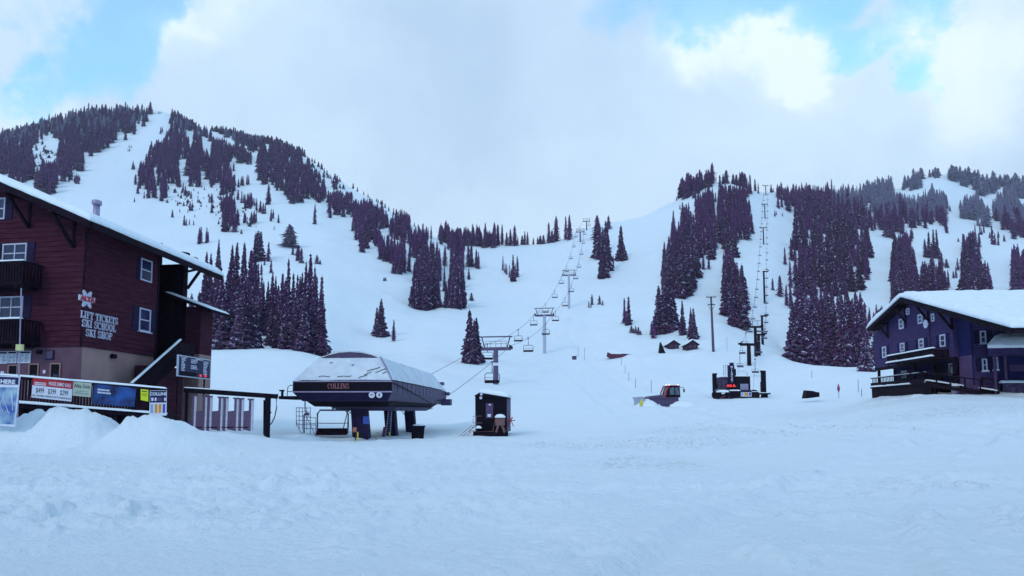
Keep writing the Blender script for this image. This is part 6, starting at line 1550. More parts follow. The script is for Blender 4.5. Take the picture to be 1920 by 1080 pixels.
# second post frame (turnstile gantry)
gd = 37.5; gb = P(350, 812, gd); t = empty("entry_gantry", (gb.x, gb.y, .2), label="black gantry with hanging steel entry gates, between the lodge and lift terminal", cat="gantry")
mb = MB(); a, b_ = P(346.5, 731.5, gd), P(520, 743.5, gd); mb.bar(a, b_, .26); bm_ = mb.build('beam', M_BLACK, t)
slab('snow_cap', a + Vector((0, -.13, .13)), b_ + Vector((0, -.13, .13)), b_ + Vector((0, .13, .13)), a + Vector((0, .13, .13)), .06, M_ROOFSNOW, bm_, 40, 3, .015, 31, .08)
mb = MB(); mb.bar((P(350.5, 738, gd).x, gd, P(350, 736, gd).z), (P(350.5, 738, gd).x, gd, -.3), .12); mb.build('post', M_BLACK, t)
mb = MB(); x = P(502.5, 745, gd).x; mb.tube([(x, gd, P(502, 744, gd).z), (x, gd, -.4)], .16, 12); mb.tube([(x, gd, P(502, 772, gd).z), (x, gd, P(502, 775, gd).z)], .2, 12); mb.build('post', M_BLACK, t)
mb = MB(); mb.tube([P(518, 748, gd), P(518.5, 765, gd), P(515, 782, gd), P(509, 794, gd), P(505, 797, gd)], .03, 6); mb.tube([P(495.5, 750, gd), P(495, 815, gd)], .05, 6); mb.tube([P(497, 772, gd), P(495, 772, gd)], .12, 6); mb.build('hose', M_BLACK, t)
for k, (xp, xw) in enumerate(((362, 370), (390.5, 398), (420, 427), (449, 456))):
    for x0, x1, mt in ((xp - 2.6, xp + 1.2, M_STEEL), (xp + 1.4, xp + 4.2, M_SIGNW)):
        pass
M_GATE = mkmat('mauve_grey_steel', (.12, .085, .16), .5, .1, 5, metal=.2)
def gate(x, panel, white):
    zt = P(x, 737 + (x - 346) * .07, gd).z - .06; zb = P(x, 808, gd).z; X = P(x, 780, gd).x
    o = empty("entry_gate", (X, gd, zb), label="x", cat="gate", group="steel gates hanging from the gantry")
    mb = MB(); mb.box(X - .07, X + .06, gd - .05, gd + .05, zb, zt); mb.box(X - .14, X + .16, gd - .07, gd + .07, zt - .08, zt + .005); mb.build('post', M_GATE, o)
    mb = MB(); mb.box(X + .063, X + .17, gd - .045, gd + .045, zb + .02, zt - .085); mb.build('reader_column', M_WHITE, o)
    if panel:
        z1 = P(x, 770, gd).z; mb = MB(); w = .40; pts = [(X - .075 - w, z1 - .04), (X - .075, z1), (X - .075, zb + .02), (X - .075 - w, zb + .1)]; mb.prism([(a_, gd - .02, b2) for a_, b2 in pts], [(a_, gd + .02, b2) for a_, b2 in pts]); mb.build('panel', M_GATE, o)
        mb = MB(); mb.box(X - .75, X - .076, gd - .05, gd - .022, zb + .18, zb + .23); mb.build('arm', M_BLACK, o)
    return o
gs = [(362, False), (382.5, True), (391.5, False), (412, True), (421.5, False), (441.5, True), (451, False), (469, True)]
for k, (x, pn_) in enumerate(gs):
    o = gate(x, pn_, True); o['label'] = "%s gate from the left under black gantry, %s" % (ORD[k], "with solid steel panel" if pn_ else "narrow steel column")
# small dark chair-like stand and slanted grey panel near gantry
t = empty("folding_stand", P(349, 812, 36), label="small black stand with slanted mauve panel at the gantry's left post", cat="stand")
mb = MB(); mb.bar(P(343, 801, 36), P(355, 802, 36), .06); mb.bar(P(344, 802, 36), P(346, 812, 36), .05); mb.bar(P(352, 792, 36), P(352, 803, 36), .08); mb.bar(P(339, 790, 36), P(339, 812, 36), .02); mb.bar(P(332, 790, 36), P(352, 791, 36), .02); mb.build('frame', M_BLACK, t)
mb = MB(); a = [P(354, 788, 36), P(360, 788, 36), P(364, 816, 36), P(357, 816, 36)]; mb.prism(a, [p + Vector((0, .05, 0)) for p in a]); mb.build('panel', M_PURPM, t)
# ladder, posts, bin under the terminal
t = empty("ladder", P(730, 825, 47), label="steel ladder leaning against a pillar under the lift terminal", cat="ladder")
mb = MB(); mb.tube([P(728.5, 770, 47), P(722, 825, 47)], .03, 5); mb.tube([P(734.5, 770, 47), P(731, 825, 47)], .03, 5)
for k in range(12): y = 773 + k * 4.3; mb.tube([P(728.5 - (y - 770) * .118, y, 47), P(734.5 - (y - 770) * .064, y, 47)], .022, 4)
mb.build('rails_and_rungs', M_STEEL, t)
t = empty("leaning_board", P(717, 825, 46), label="mauve board leaning beside the ladder under the terminal", cat="board")
mb = MB(); a = [P(719, 800, 46), P(724, 801, 46), P(720, 826, 46), P(714, 826, 46)]; mb.prism(a, [p + Vector((0, .06, 0)) for p in a]); mb.build('board', mkmat("mauve_board", (.12, .045, .10), .7, .1, 5), t)
for px, d, lb in ((670.5, 42.5, "yellow post at the foot of the terminal's front pillar"), (730, 46.5, "yellow post in front of the ladder"), (705.5, 43, "thin leaning dark and yellow post between terminal pillars")):
    b0_ = P(px, 826, d); t = empty("marker_post", b0_, label=lb, cat="post", group="posts under the terminal")
    mb = MB(); lean = .06 if px > 700 and px < 710 else 0; mb.tube([(b0_.x - lean, d, b0_.z - .2), (b0_.x + lean, d, P(px, 810, d).z)], .045 if lean == 0 else .03, 8); mb.build('post', M_YELLOW if lean == 0 else mkmat("worn_yellow", (.25, .19, .05), .7, .2, 8), t)
t = empty("control_pedestal", P(665, 825, 43), label="orange and black control pendant on a stand at the front pillar", cat="control stand")
mb = MB(); mb.tube([P(667, 765, 42.9), P(666, 785, 42.9), P(665, 800, 42.9)], .02, 5); mb.tube([P(664, 812, 42.9), P(667, 826, 42.9)], .03, 5); mb.tube([P(641, 814, 42.9), P(652, 770, 42.9)], .03, 5); mb.tube([P(652, 770, 42.9), P(658, 775, 42.9)], .03, 5); mb.build('stand', M_BLACK, t)
mb = MB(); q = P(665, 806, 42.8); mb.box(q.x - .12, q.x + .12, q.y - .05, q.y + .06, q.z - .15, q.z + .16); mb.build('pendant', mkmat("faded_orange", (.40, .15, .10), .6, .2, 9), t, bevel=.03)
q = P(785, 828, 45.5); t = empty("rubbish_bin", q, label="black tapered bin topped with snow, under the terminal's rear end", cat="bin")
mb = MB(); zt_ = P(785, 798, 45.5).z; hb = zt_ - q.z; mb.lathe(q - Vector((0, 0, .2)), [(.30, 0), (.40, hb + .1), (.45, hb + .11), (.45, hb + .19), (.4, hb + .2)], 14); bn = mb.build('bin', M_BLACK, t)
mb = MB(); mb.lathe(q + Vector((0, 0, hb - .01)), [(.42, 0), (.38, .08), (.2, .13), (.03, .14)], 14); mb.build('snow_cap', M_ROOFSNOW, t, smooth=True)
mb = MB(); mb.box(q.x - .48, q.x - .30, q.y - .1, q.y + .1, q.z - .1, q.z + .7); mb.build('side_box', M_BLACK, t)
t = empty("dangling_cable", P(770, 790, 46), label="black cable drooping from the terminal to the bin", cat="cable")
mb = MB(); mb.tube([P(748, 760, 47), P(751, 768, 47), P(758, 777, 46.6), (P(768, 783, 46)), P(775, 785, 45.6), P(777, 792, 45.4), P(776, 800, 45.3)], .025, 6); mb.build('cable', M_BLACK, t)
# ---- operator hut
hd = 46; hb0 = P(892, 810, hd); t = empty("operator_hut", (hb0.x + 1, hb0.y, hb0.z), label="black lift hut with snowy roof, violet door panel and open railed steps", cat="hut")
X0, X1 = P(891.5, 780, hd).x, P(950, 780, hd).x; zb = hb0.z; zt = P(900, 741, hd).z; zt2 = P(945, 745, hd).z
mb = MB(); mb.prism([(X0, hd, zb), (X1, hd, zb), (X1 + .25, hd + 2.6, zb), (X0, hd + 2.6, zb)], [(X0 - .03, hd, zt), (X1, hd, zt2 - .05), (X1 + .25, hd + 2.6, zt2), (X0, hd + 2.6, zt)]); mb.build('body', M_BLACK, t)
mb = MB(); mb.hexa((X1 + .004, hd + .01, zb + .02), (0.24, 2.5, 0), (.03, 0, 0), (0, 0, zt2 - zb - .1)); mb.build('side_panel', M_PURPM, t)
mb = MB(); q = [(X0 - .12, hd - .15, zt - .05), (X0 + .35, hd - .15, zt + .22), (X1 - .2, hd - .15, zt2 + .18), (X1 + .12, hd - .15, zt2 - .08)]
mb.prism(q, [(a + .2, b_ + 3, c_) for a, b_, c_ in q]); hr = mb.build('roof', M_BLACK, t)
slab('snow_cover', (X0 + .25, hd - .16, zt + .18), (X1 + .1, hd - .16, zt2 - .0), (X1 + .35, hd + 2.9, zt2), (X0 + .3, hd + 2.9, zt + .18), .34, M_ROOFSNOW, hr, 24, 16, .04, 33, .4)
a = P(911, 756, hd); b_ = P(924.5, 784, hd); mb = MB(); mb.box(a.x, b_.x, hd - .05, hd - .003, b_.z, a.z); dr = mb.build('door_panel', M_PURPM, t)
mb = MB(); mb.box(a.x + .2, a.x + .35, hd - .06, hd - .052, a.z - .15, a.z - .06); mb.box(a.x + .12, a.x + .35, hd - .06, hd - .052, b_.z + .08, b_.z + .28); mb.build('notice', M_SIGNW, dr)
mb = MB()
for px, py in ((902.5, 739), (901.5, 746)): q = P(px, py, hd - .2); mb.tube([q, q + Vector((0, .2, 0))], .1, 10)
mb.build('lamp', M_WHITE, t)
mb = MB(); br_ = lambda pts, d=45.3, r=.022: mb.tube([P(x, y, d) for x, y in pts], r, 5)
br_([(887, 792), (887, 780.5), (904, 780)]); br_([(887, 793), (904, 793)]); br_([(893, 781), (893, 811)]); br_([(880, 811), (890, 796)]); br_([(862, 817), (886, 797)]); br_([(868, 817), (890, 800)]); br_([(875, 816), (890, 806)]); br_([(887, 810), (926, 809)], 45.2, .035); br_([(924, 808), (930, 780)]); br_([(936, 780), (948, 783)]); br_([(941, 795), (950, 812)], 45.2, .05)
mb.build('railing', M_PINE, t)
mb = MB(); mb.box(X0 - .1, X1 + .1, hd - 1.0, hd - .06, zb - .4, zb + .06); mb.build('platform', M_DARKW, t)
slab('snow_cap', P(892, 803.5, 45.2), P(903, 803.5, 45.2), P(903, 803.5, 45.8), P(892, 803.5, 45.8), .2, M_ROOFSNOW, t, 8, 6, .03, 36, .15)
t = empty("gear_rack", P(937, 811, 45), label="snow capped brown frame and black gear in front of the hut", cat="gear rack")
mb = MB(); q = P(937, 795, 45); mb.box(q.x - .3, q.x + .34, 44.9, 45.3, q.z - .1, q.z + .42); mb.bar(P(930, 811, 45), P(934, 798, 45), .12); mb.bar(P(946, 811, 45), P(941, 798, 45), .12); rk = mb.build('frame', M_PINE, t)
mb = MB(); mb.lathe((q.x + .02, 45.1, q.z + .42), [(.36, 0), (.36, .08), (.25, .2), (.05, .25)], 14); mb.build('snow_cap', M_ROOFSNOW, rk, smooth=True)
t = empty("pipe_fittings", P(957, 800, 46.5), label="red valves and pipes sticking out beside the hut's right side", cat="pipework")
mb = MB(); mb.bar(P(953, 800, 46.5), P(956, 775, 46.5), .06); mb.bar(P(951, 790, 46.5), P(966, 788, 46.5), .06); mb.bar(P(958, 788, 46.5), P(963, 800, 46.5), .05); mb.bar(P(954, 795, 46.5), P(961, 782, 46.5), .08); mb.build('pipes', M_RED, t)

# ================================================================== snow groomer
sd0 = 92; sp = ground_z(P(1240, 757, sd0).x, sd0); q = P(1236, 755, sd0)
t = empty("snow_groomer", (q.x, q.y, sp), math.radians(188), label="red and dark snow groomer with lit roof lamps pushing snow with its blade", cat="snow groomer")
def lb(mb, x0, x1, y0, y1, z0, z1): return mb.box(x0, x1, y0, y1, z0, z1)
def put(mb, nm, mt, **k):
    me = bpy.data.meshes.new(nm); me.from_pydata(mb.v, [], mb.f); me.materials.append(mt); me.update(); o = bpy.data.objects.new(nm, me); sc.collection.objects.link(o); o.parent = k.get('par', t)
    if k.get('bevel'): b = o.modifiers.new('bevel', 'BEVEL'); b.width = k['bevel']; b.segments = 2
    return o
for y in (-1.35, 1.35):
    mb = MB(); ring_ = [(2.2, .45), (1.8, .05), (-1.8, .05), (-2.3, .5), (-1.9, .95), (1.8, .95)]; mb.prism([(x, y - .5, z) for x, z in ring_], [(x, y + .5, z) for x, z in ring_])
    for k in range(18): x = -1.8 + k * .21; mb.box(x, x + .06, y - .55, y + .55, .0, .05); mb.box(x, x + .06, y - .55, y + .55, .95, 1.02)
    put(mb, 'track', M_PURPM)
mb = MB(); mb.box(-2.4, 2.0, -1.1, 1.1, .8, 1.2); mb.prism([(-.6, -1.0, 1.2), (1.9, -1.0, 1.2), (1.9, 1.0, 1.2), (-.6, 1.0, 1.2)], [(-.6, -.95, 1.6), (1.5, -.9, 1.38), (1.5, .9, 1.38), (-.6, .95, 1.6)]); put(mb, 'body', M_GREYMET, bevel=.05)
CX = -1.75
mb = MB(); mb.prism([(CX - .9, -1.1, 1.2), (CX + 1.0, -1.0, 1.2), (CX + 1.0, 1.0, 1.2), (CX - .9, 1.1, 1.2)], [(CX - .85, -1.05, 2.75), (CX + .6, -.95, 2.75), (CX + .6, .95, 2.75), (CX - .85, 1.05, 2.75)]); cb = put(mb, 'cab', M_DARKW, bevel=.04)
M_CABG = mkmat("cab_glass", (.06, .09, .12), .15, .2, 2, (.18, .22, .27))
for y in (-1.08, 1.05):
    for x0, x1 in ((-.75, -.1), (.0, .62)): mb = MB(); mb.box(CX + x0, CX + x1, y, y + .03, 1.55, 2.55); put(mb, 'side_window', M_CABG, par=cb)
mb = MB(); mb.prism([(CX + .98, -.85, 1.45), (CX + .98, .85, 1.45), (CX + .68, .8, 2.6), (CX + .68, -.8, 2.6)], [(CX + 1.03, -.85, 1.45), (CX + 1.03, .85, 1.45), (CX + .73, .8, 2.6), (CX + .73, -.8, 2.6)]); put(mb, 'windscreen', M_GLASS, par=cb)
mb = MB()
for y in (-1.0, 1.0): mb.tube([(CX + 1.5, y, .9), (CX + 1.15, y, 1.5), (CX + 1.1, y, 1.9), (CX + .7, y, 2.8)], .1, 6)
mb.box(CX - .9, CX + .65, -1.1, 1.1, 2.76, 2.85); put(mb, 'red_frame', M_RED)
M_LAMP = mkmat("lit_lamp", (.9, .85, .8), .3, .02, 3, emit=(1, .85, .75), estr=1.3)
for x, y in ((CX + .6, .8), (CX - .6, 1.0), (CX + .6, -.3)): mb = MB(); mb.tube([(x, y, 2.93), (x, y + .1, 2.93)], .08, 10); put(mb, 'roof_lamp', M_LAMP)
mb = MB(); mb.tube([(CX - .9, 1.0, 2.5), (CX - 1.3, 1.2, 2.6), (CX - 1.35, 1.25, 2.1)], .04, 5); mb.box(CX - 1.42, CX - 1.3, 1.1, 1.35, 1.9, 2.35); put(mb, 'mirror', M_BLACK)
mb = MB(); pr_ = [(3.1, .0), (2.9, .25), (2.85, .6), (2.95, 1.0), (3.1, 1.25), (3.02, 1.27), (2.85, 1.0), (2.75, .6), (2.8, .2), (3.0, -.02)]
mb.prism([(x, -2.2, z) for x, z in pr_], [(x, 2.2, z) for x, z in pr_]); put(mb, 'blade', mkmat("blade_steel", (.35, .4, .48), .5, .1, 4))
mb = MB(); mb.prism([(x + .35, 2.2, z) for x, z in ((2.9, 0), (2.7, .6), (2.9, 1.0), (3.3, .2))], [(x + .5, 2.6, z) for x, z in ((2.9, 0), (2.8, .35), (2.9, .6), (3.2, .2))]); put(mb, 'blade_wing', M_YELLOW)
mb = MB(); mb.bar((1.9, -.8, .7), (2.85, -.9, .5), .18); mb.bar((1.9, .8, .7), (2.85, .9, .5), .18); put(mb, 'blade_arm', M_RED)
mb = MB(); mb.box(-3.6, -3.0, -2.2, 2.2, .1, .6); mb.bar((-2.2, 0, .7), (-3.1, 0, .5), .25); put(mb, 'tiller', M_BLACK, bevel=.05)
q = P(1211, 757, 91); gq = ground_z(q.x, 90)
def heap(name, c, r, h, label, mat_, seed, cat='snow heap'):
    n, m_ = 22, 8; vs = [(c[0], c[1], c[2] + h)]; fs = []
    rr = random.Random(seed)
    for j in range(1, m_ + 1):
        for i in range(n):
            a = 6.2832 * i / n; t_ = j / m_; nz = .75 + .4 * rr.random() if j < m_ else 1
            vs.append((c[0] + r[0] * t_ * math.cos(a) * (.9 + .2 * rr.random()), c[1] + r[1] * t_ * math.sin(a), c[2] + h * (1 - t_ ** 1.8) * nz - (.3 if j == m_ else 0)))
    for i in range(n): fs.append((0, 1 + i, 1 + (i + 1) % n))
    for j in range(m_ - 1):
        for i in range(n): a = 1 + j * n; fs.append((a + i, a + n + i, a + n + (i + 1) % n, a + (i + 1) % n))
    me = bpy.data.meshes.new(name); me.from_pydata([(v[0] - c[0], v[1] - c[1], v[2] - c[2]) for v in vs], [], fs); me.materials.append(mat_); me.polygons.foreach_set('use_smooth', [True] * len(fs)); me.update()
    o = bpy.data.objects.new(name, me); o.location = c; sc.collection.objects.link(o); return tag(o, label, cat)
heap("snow_heap", (q.x, 90, gq - .1), (1.7, 1.1), .95, "low heap of snow pushed up ahead of groomer blade", M_TROUGH, 3)
q = P(1268, 752, 91); heap("snow_heap", (q.x + .8, 90.2, ground_z(q.x, 90) - .2), (2.2, 1.0), .9, "loose snow thrown up behind the groomer's tiller", M_TROUGH, 5)

# ================================================================== base station of the second lift
wd = 108
def wq(x, y): return P(1320 + x / 12, 670 + y / 12, wd)
zg = ground_z(P(1385, 748, wd).x, wd)
q = P(1387, 748, wd); t = empty("lift_base_station", (q.x, q.y, zg), label="dark machinery and booths of second lift base, with vertical WILDCAT sign and red lamps", cat="lift station")
M_BOOTH = mkmat('mauve_booth_paint', (.045, .028, .060), .8, .25, 3)
def wbox(x0, y0, x1, y1, dn, df, mb): a, b_ = wq(x0, y1), wq(x1, y0); return mb.box(a.x, b_.x, wd + dn, wd + df, a.z, b_.z)
mb = MB(); wbox(400, 455, 690, 760, .5, 2.6, mb); wbox(385, 440, 700, 458, .3, 2.8, mb); bt = mb.build('booth', M_BOOTH, t)
mb = MB(); wbox(430, 490, 560, 700, .46, .498, mb); mb.build('shutter', M_PURPM, bt)
mb = MB(); wbox(700, 430, 1010, 900, -.6, 1.8, mb); bt2 = mb.build('booth', M_BLACK, t, bevel=.05)
mb = MB(); a = [wq(1010, 470), wq(1035, 500), wq(1040, 760), wq(1010, 780)]; mb.prism([p + Vector((0.01, 0, 0)) for p in a], [p + Vector((.01, 1.6, 0)) for p in a]); mb.build('side_wall', M_NAVYTRIM, bt2)
mb = MB(); wbox(790, 600, 965, 735, -.63, -.602, mb); mb.build('window', M_STEEL, bt2)
a, b_ = wq(695, 432), wq(1015, 432); slab('snow_cap', (a.x, wd - .65, a.z), (b_.x, wd - .65, b_.z), (b_.x, wd + 1.9, b_.z), (a.x, wd + 1.9, a.z), .16, M_ROOFSNOW, bt2, 12, 8, .02, 41, .25)
mb = MB(); wbox(560, 180, 675, 780, -.2, .5, mb); wbox(590, 120, 665, 182, -.1, .4, mb); mst = mb.build('mast', M_NAVYTRIM, t)
q = wq(610, 200); zz = q.z
for k, ch_ in enumerate("WILDCAT"):
    text_mesh(ch_, .42, ((wq(607, 0).x, wd - .2, zz - .28 - k * .385), (1, 0, 0), (0, 0, 1), (0, -1, 0)), M_SIGNW, mst, name='letter', bold=.015, depth=.01)
mb = MB(); pt_ = lambda a, b_, r=.035: mb.tube([wq(*a), wq(*b_)], r, 5)
pt_((435, 180), (435, 445)); pt_((492, 180), (492, 445)); pt_((435, 182), (585, 182))
for k in range(6): pt_((435, 225 + k * 40), (492, 225 + k * 40), .03)
mb.build('ladder', M_STEEL, t)
for nm, x0, x1, y0, y1 in (('post', 203, 275, 362, 760), ('post', 1300, 1380, 302, 780)):
    mb = MB(); wbox(x0, y0, x1, y1, -.2, .3, mb); wbox(x0 if x0 < 500 else x0 - 28, y0 - 4, x1 + (14 if x0 < 500 else -10), y0 + 26, -.22, .32, mb); wbox(x0 + (6 if x0 < 500 else -12), y0 + 245, x1 + (22 if x0 < 500 else 4), y1 + 12, -.25, .35, mb); mb.build(nm, M_BLACK, t)
mb = MB(); wbox(812, 232, 858, 395, 3, 3.4, mb); mb.build('post', M_BLACK, t)
mb = MB(); wbox(1015, 340, 1028, 440, 1, 1.1, mb); mb.build('whip_aerial', M_STEEL, t)
mb = MB(); ring_ = [(200, 800), (270, 780), (300, 850), (480, 815), (520, 750), (760, 740), (770, 900), (600, 960), (470, 930), (290, 925)]
mb.prism([wq(x, y) + Vector((0, -1.2, 0)) for x, y in ring_], [wq(x, y) + Vector((0, .3, 0)) for x, y in ring_]); bw_ = mb.build('loading_frame', M_BLACK, t)
mb = MB()
for cx, cy, r in ((245, 850, .75), (1070, 850, .85), (660, 920, .55)):
    c0 = wq(cx, cy); mb.tube([c0 + Vector((0, -1.3, 0)), c0 + Vector((0, -.7, 0))], r, 16)
mb.build('wheel_guard', M_DARKW, t)
for x0, y0, x1, th_ in ((215, 775, 505, .4), (520, 745, 765, .22), (1000, 765, 1150, .22), (1150, 790, 1430, .1)):
    a, b_ = wq(x0, y0), wq(x1, y0); slab('snow_cap', (a.x, wd - 1.35, a.z - .12), (b_.x, wd - 1.35, b_.z - .12), (b_.x, wd + .4, b_.z - .12), (a.x, wd + .4, a.z - .12), th_, M_ROOFSNOW, t, 14, 8, .04, 42 + x0, .3)
mb = MB(); wbox(1150, 797, 1425, 835, -1.3, .3, mb); wbox(1270, 836, 1390, 915, -.9, -.2, mb); mb.build('side_platform', M_BLACK, t)
mb = MB(); wbox(770, 745, 1000, 790, -1.35, -1.3, mb); b2_ = mb.build('sign_board', M_NAVY, t)
mb = MB(); wbox(768, 793, 1003, 885, -1.35, -1.3, mb); mb.build('sign_panel', M_SIGNW, t)
for x0, x1, mt in ((778, 818, M_SKYBLUE), (845, 885, M_ORANGE), (888, 926, M_ORANGE), (945, 990, M_MIDBLUE)): mb = MB(); wbox(x0, 803, x1, 866, -1.38, -1.351, mb); mb.build('lift_panel', mt, t)
mb = MB(); wbox(470, 600, 680, 680, -.75, -.45, mb); wbox(575, 680, 610, 800, -.7, -.5, mb); lp_ = mb.build('lamp_bar', M_BLACK, t)
for cx in (505, 565, 640):
    mb = MB(); c0 = wq(cx, 640); a = [c0 + Vector((-.24, -.76, -.2)), c0 + Vector((.24, -.76, -.2)), c0 + Vector((.05, -.76, .22)), c0 + Vector((-.12, -.76, .2))]; mb.prism(a, [p + Vector((0, -.12, 0)) for p in a]); mb.build('red_lamp', M_LEDR, lp_)
M_RUST = mkmat("rusty_parts", (.12, .05, .06), .8, .4, 8)
mb = MB()
rr = random.Random(9)
for k in range(16): a = wq(rr.uniform(290, 1150), rr.uniform(880, 970)); b_ = a + Vector((rr.uniform(-.5, .5), rr.uniform(-.2, .2), rr.uniform(-.25, .3))); mb.bar(a + Vector((0, -1.25, 0)), b_ + Vector((0, -1.25, 0)), .12)
mb.build('undergear', M_RUST, t)

# ---- the double lift: towers, ropes, chairs
def t_tower(px, yb, d, ya, wpx, label, kind='T', rs=.34):
    p = P(px, yb, d); gz_ = ground_z(p.x, d); za = P(px, ya, d).z; hw = wpx / 2 * d / F
    o = empty("lift_tower", (p.x, d, gz_ - .2), label=label, cat="lift tower", group="towers of the double chairlift")
    mb = MB(); mb.tube([(p.x, d, gz_ - 1), (p.x, d, za)], rs, 10, rs * .85); mb.build('pole', M_DARKW, o)
    mb = MB()
    if kind == 'T': mb.tube([(p.x - hw, d, za), (p.x + hw, d, za)], rs * .62, 8); ends = (p.x - hw, p.x + hw)
    elif kind == 'R': mb.tube([(p.x - rs, d, za), (p.x + hw * 2, d, za)], rs * .62, 8); ends = (p.x + hw * 2,)
    mb.build('crossarm', M_DARKW, o)
    for x in ends: mb = MB(); mb.box(x - .2, x + .2, d - .9, d + .9, za + .05, za + .4); mb.build('sheaves', M_BLACK, o)
    return o, ends, za
t_tower(1405, 690, 150, 646, 32, "low dark T-shaped tower right behind the second lift's base", 'T', .5)
o, e_, za = t_tower(1417.5, 668, 165, 613, 24, "tall dark double lift tower with pipe frame on top", 'T', .42)
p = P(1417, 613, 165); mb = MB()
for y in (0,):
    mb.tube([P(1403, 602, 165), P(1430, 601, 165)], .06, 5)
    for x in (1406, 1411, 1421, 1427): mb.tube([P(x, 602, 165), P(x, 613, 165)], .05, 5)
    mb.tube([P(1418, 621, 165), P(1430, 621.5, 165)], .2, 6)
mb.build('pipe_frame', M_GREYMET, o)
t_tower(1423.5, 669, 168, 627.5, 12, "double lift tower with arm to the right, lower of two bent ones", 'R', .42)
t_tower(1429.5, 625, 215, 592.5, 10, "double lift tower with arm to the right, upper of two bent ones", 'R', .42)
t_tower(1433, 545, 300, 509, 8, "lone pole with short arm halfway up the double lift", 'R', .45)
t_tower(1432, 461, 420, 427, 12, "slim T-shaped tower high on the double lift line", 'T', .4)
t_tower(1434.5, 411, 490, 383, 10, "slim T-shaped tower below the crest on double lift", 'T', .4)
o, e_, za = t_tower(1436, 362, 560, 348, 10, "topmost double lift tower standing on the knob's crest", 'T', .4)
RL = [P(1379, 735, 109), P(1389, 646, 150), P(1404, 611, 165), P(1418, 540, 280), P(1427, 428, 420), P(1430, 384, 490), P(1432.5, 349, 560)]
RR = [P(1412, 735, 109), P(1417, 646, 150), P(1431, 628, 168), P(1436, 592, 215), P(1437, 509, 300), P(1438, 427, 420), P(1439, 383, 490), P(1440, 349, 560)]
dseg = []
for side, R_ in ((0, RL), (1, RR)):
    pts = []; 
    for i in range(len(R_) - 1):
        dd = (R_[i + 1] - R_[i]).length; pts += cat_pts(R_[i], R_[i + 1], dd * .012, 8)[(1 if i else 0):]
    mb = MB(); mb.tube(pts, .022, 5, .05); mb.build('haul_rope', M_GREYMET, None, root=tuple(pts[0]), label="%s haul rope of the double chairlift up the knob" % ("left" if side == 0 else "right"), cat="cable")
    dseg.append(pts)
dbl = make_chair("x", 1.15, 1.5, 1.0, M_GREYMET, M_GREYMET, True); du = [False]
def rope2(side, py):
    best = (9e9, None)
    for a, b_ in zip(dseg[side][:-1], dseg[side][1:]):
        for k in range(12):
            q = a + (b_ - a) * (k / 12); zz = (q.z - EYE) / q.y; yy = 672 - F * (zz * cP - sP) / (cP + zz * sP)
            if abs(yy - py) < best[0]: best = (abs(yy - py), q.copy())
    return best[1]
ly = [664, 641, 625, 604, 583, 563, 546, 531, 515, 500, 485, 470, 455, 441, 427, 413, 402, 391, 380, 370, 361]
ry_ = [674, 640, 617, 606, 590, 576, 556, 542, 527, 511, 495, 479, 466, 450, 438, 424, 413, 402, 390, 380, 369, 360]
for side, ys in ((0, ly), (1, ry_)):
    for i, y in enumerate(ys):
        o_w = ORD[i] if i < 20 else ("second highest" if i == len(ys) - 2 else "highest") if i >= len(ys) - 2 else "x"
        if i == len(ys) - 1: o_w = "highest"
        q = rope2(side, y)
        put_chair(dbl, du, q, -.1, "%s small chair up the %s rope of the double lift" % ("lowest" if i == 0 else o_w, "left" if side == 0 else "right"), "chairs of the double lift")
# ---- power poles
def power_pole(px, yb, yt, d, label, wpx=16, r=.22, second=True):
    p = P(px, yb, d); gz_ = ground_z(p.x, d); zt = P(px, yt, d).z; hw = wpx / 2 * d / F
    o = empty("power_pole", (p.x, d, gz_), label=label, cat="power pole", group="poles of the power line")
    mb = MB(); mb.tube([(p.x + .3 * (r > .2), d, gz_ - 1), (p.x, d, zt)], r * 1.3, 8, r * .8); mb.build('pole', mkmat("pole_wood", (.10, .06, .10), .9, .2, 5) if 'M_POLE' not in globals() else M_POLE, o)
    mb = MB(); mb.bar((p.x - hw, d - .15, zt - .25), (p.x + hw, d - .15, zt - .15), .16)
    if second:
        z2 = P(px, yt + 15, d).z; mb.bar((p.x - hw * .75, d - .2, z2), (p.x + hw * .75, d - .2, z2), .2); mb.tube([(p.x - hw * .7, d - .1, z2), (p.x, d - .1, z2 - 2)], .05, 4); mb.tube([(p.x + hw * .7, d - .1, z2), (p.x, d - .1, z2 - 2)], .05, 4)
        for x in (-.95, -.5, .5, .95): mb.lathe((p.x + hw * x, d - .15, zt - .12), [(.07, 0), (.09, .12), (.05, .3)], 6)
    mb.build('crossarm', M_DARKW, o); return o
M_POLE = mkmat("pole_wood", (.10, .06, .10), .9, .2, 5)
power_pole(1335.5, 656, 556, 172, "tall wooden power pole with two crossarms beside the small cabins", 18, .28)
power_pole(1345, 487, 448, 385, "lowest thin power pole in the cut between the firs of the knob", 7, .16, False)
power_pole(1345, 414, 388, 455, "middle thin power pole in the cut up the knob", 7, .16, False)
power_pole(1343, 347, 324, 548, "thin power pole on the crest of the knob against the cloud", 6, .16, False)
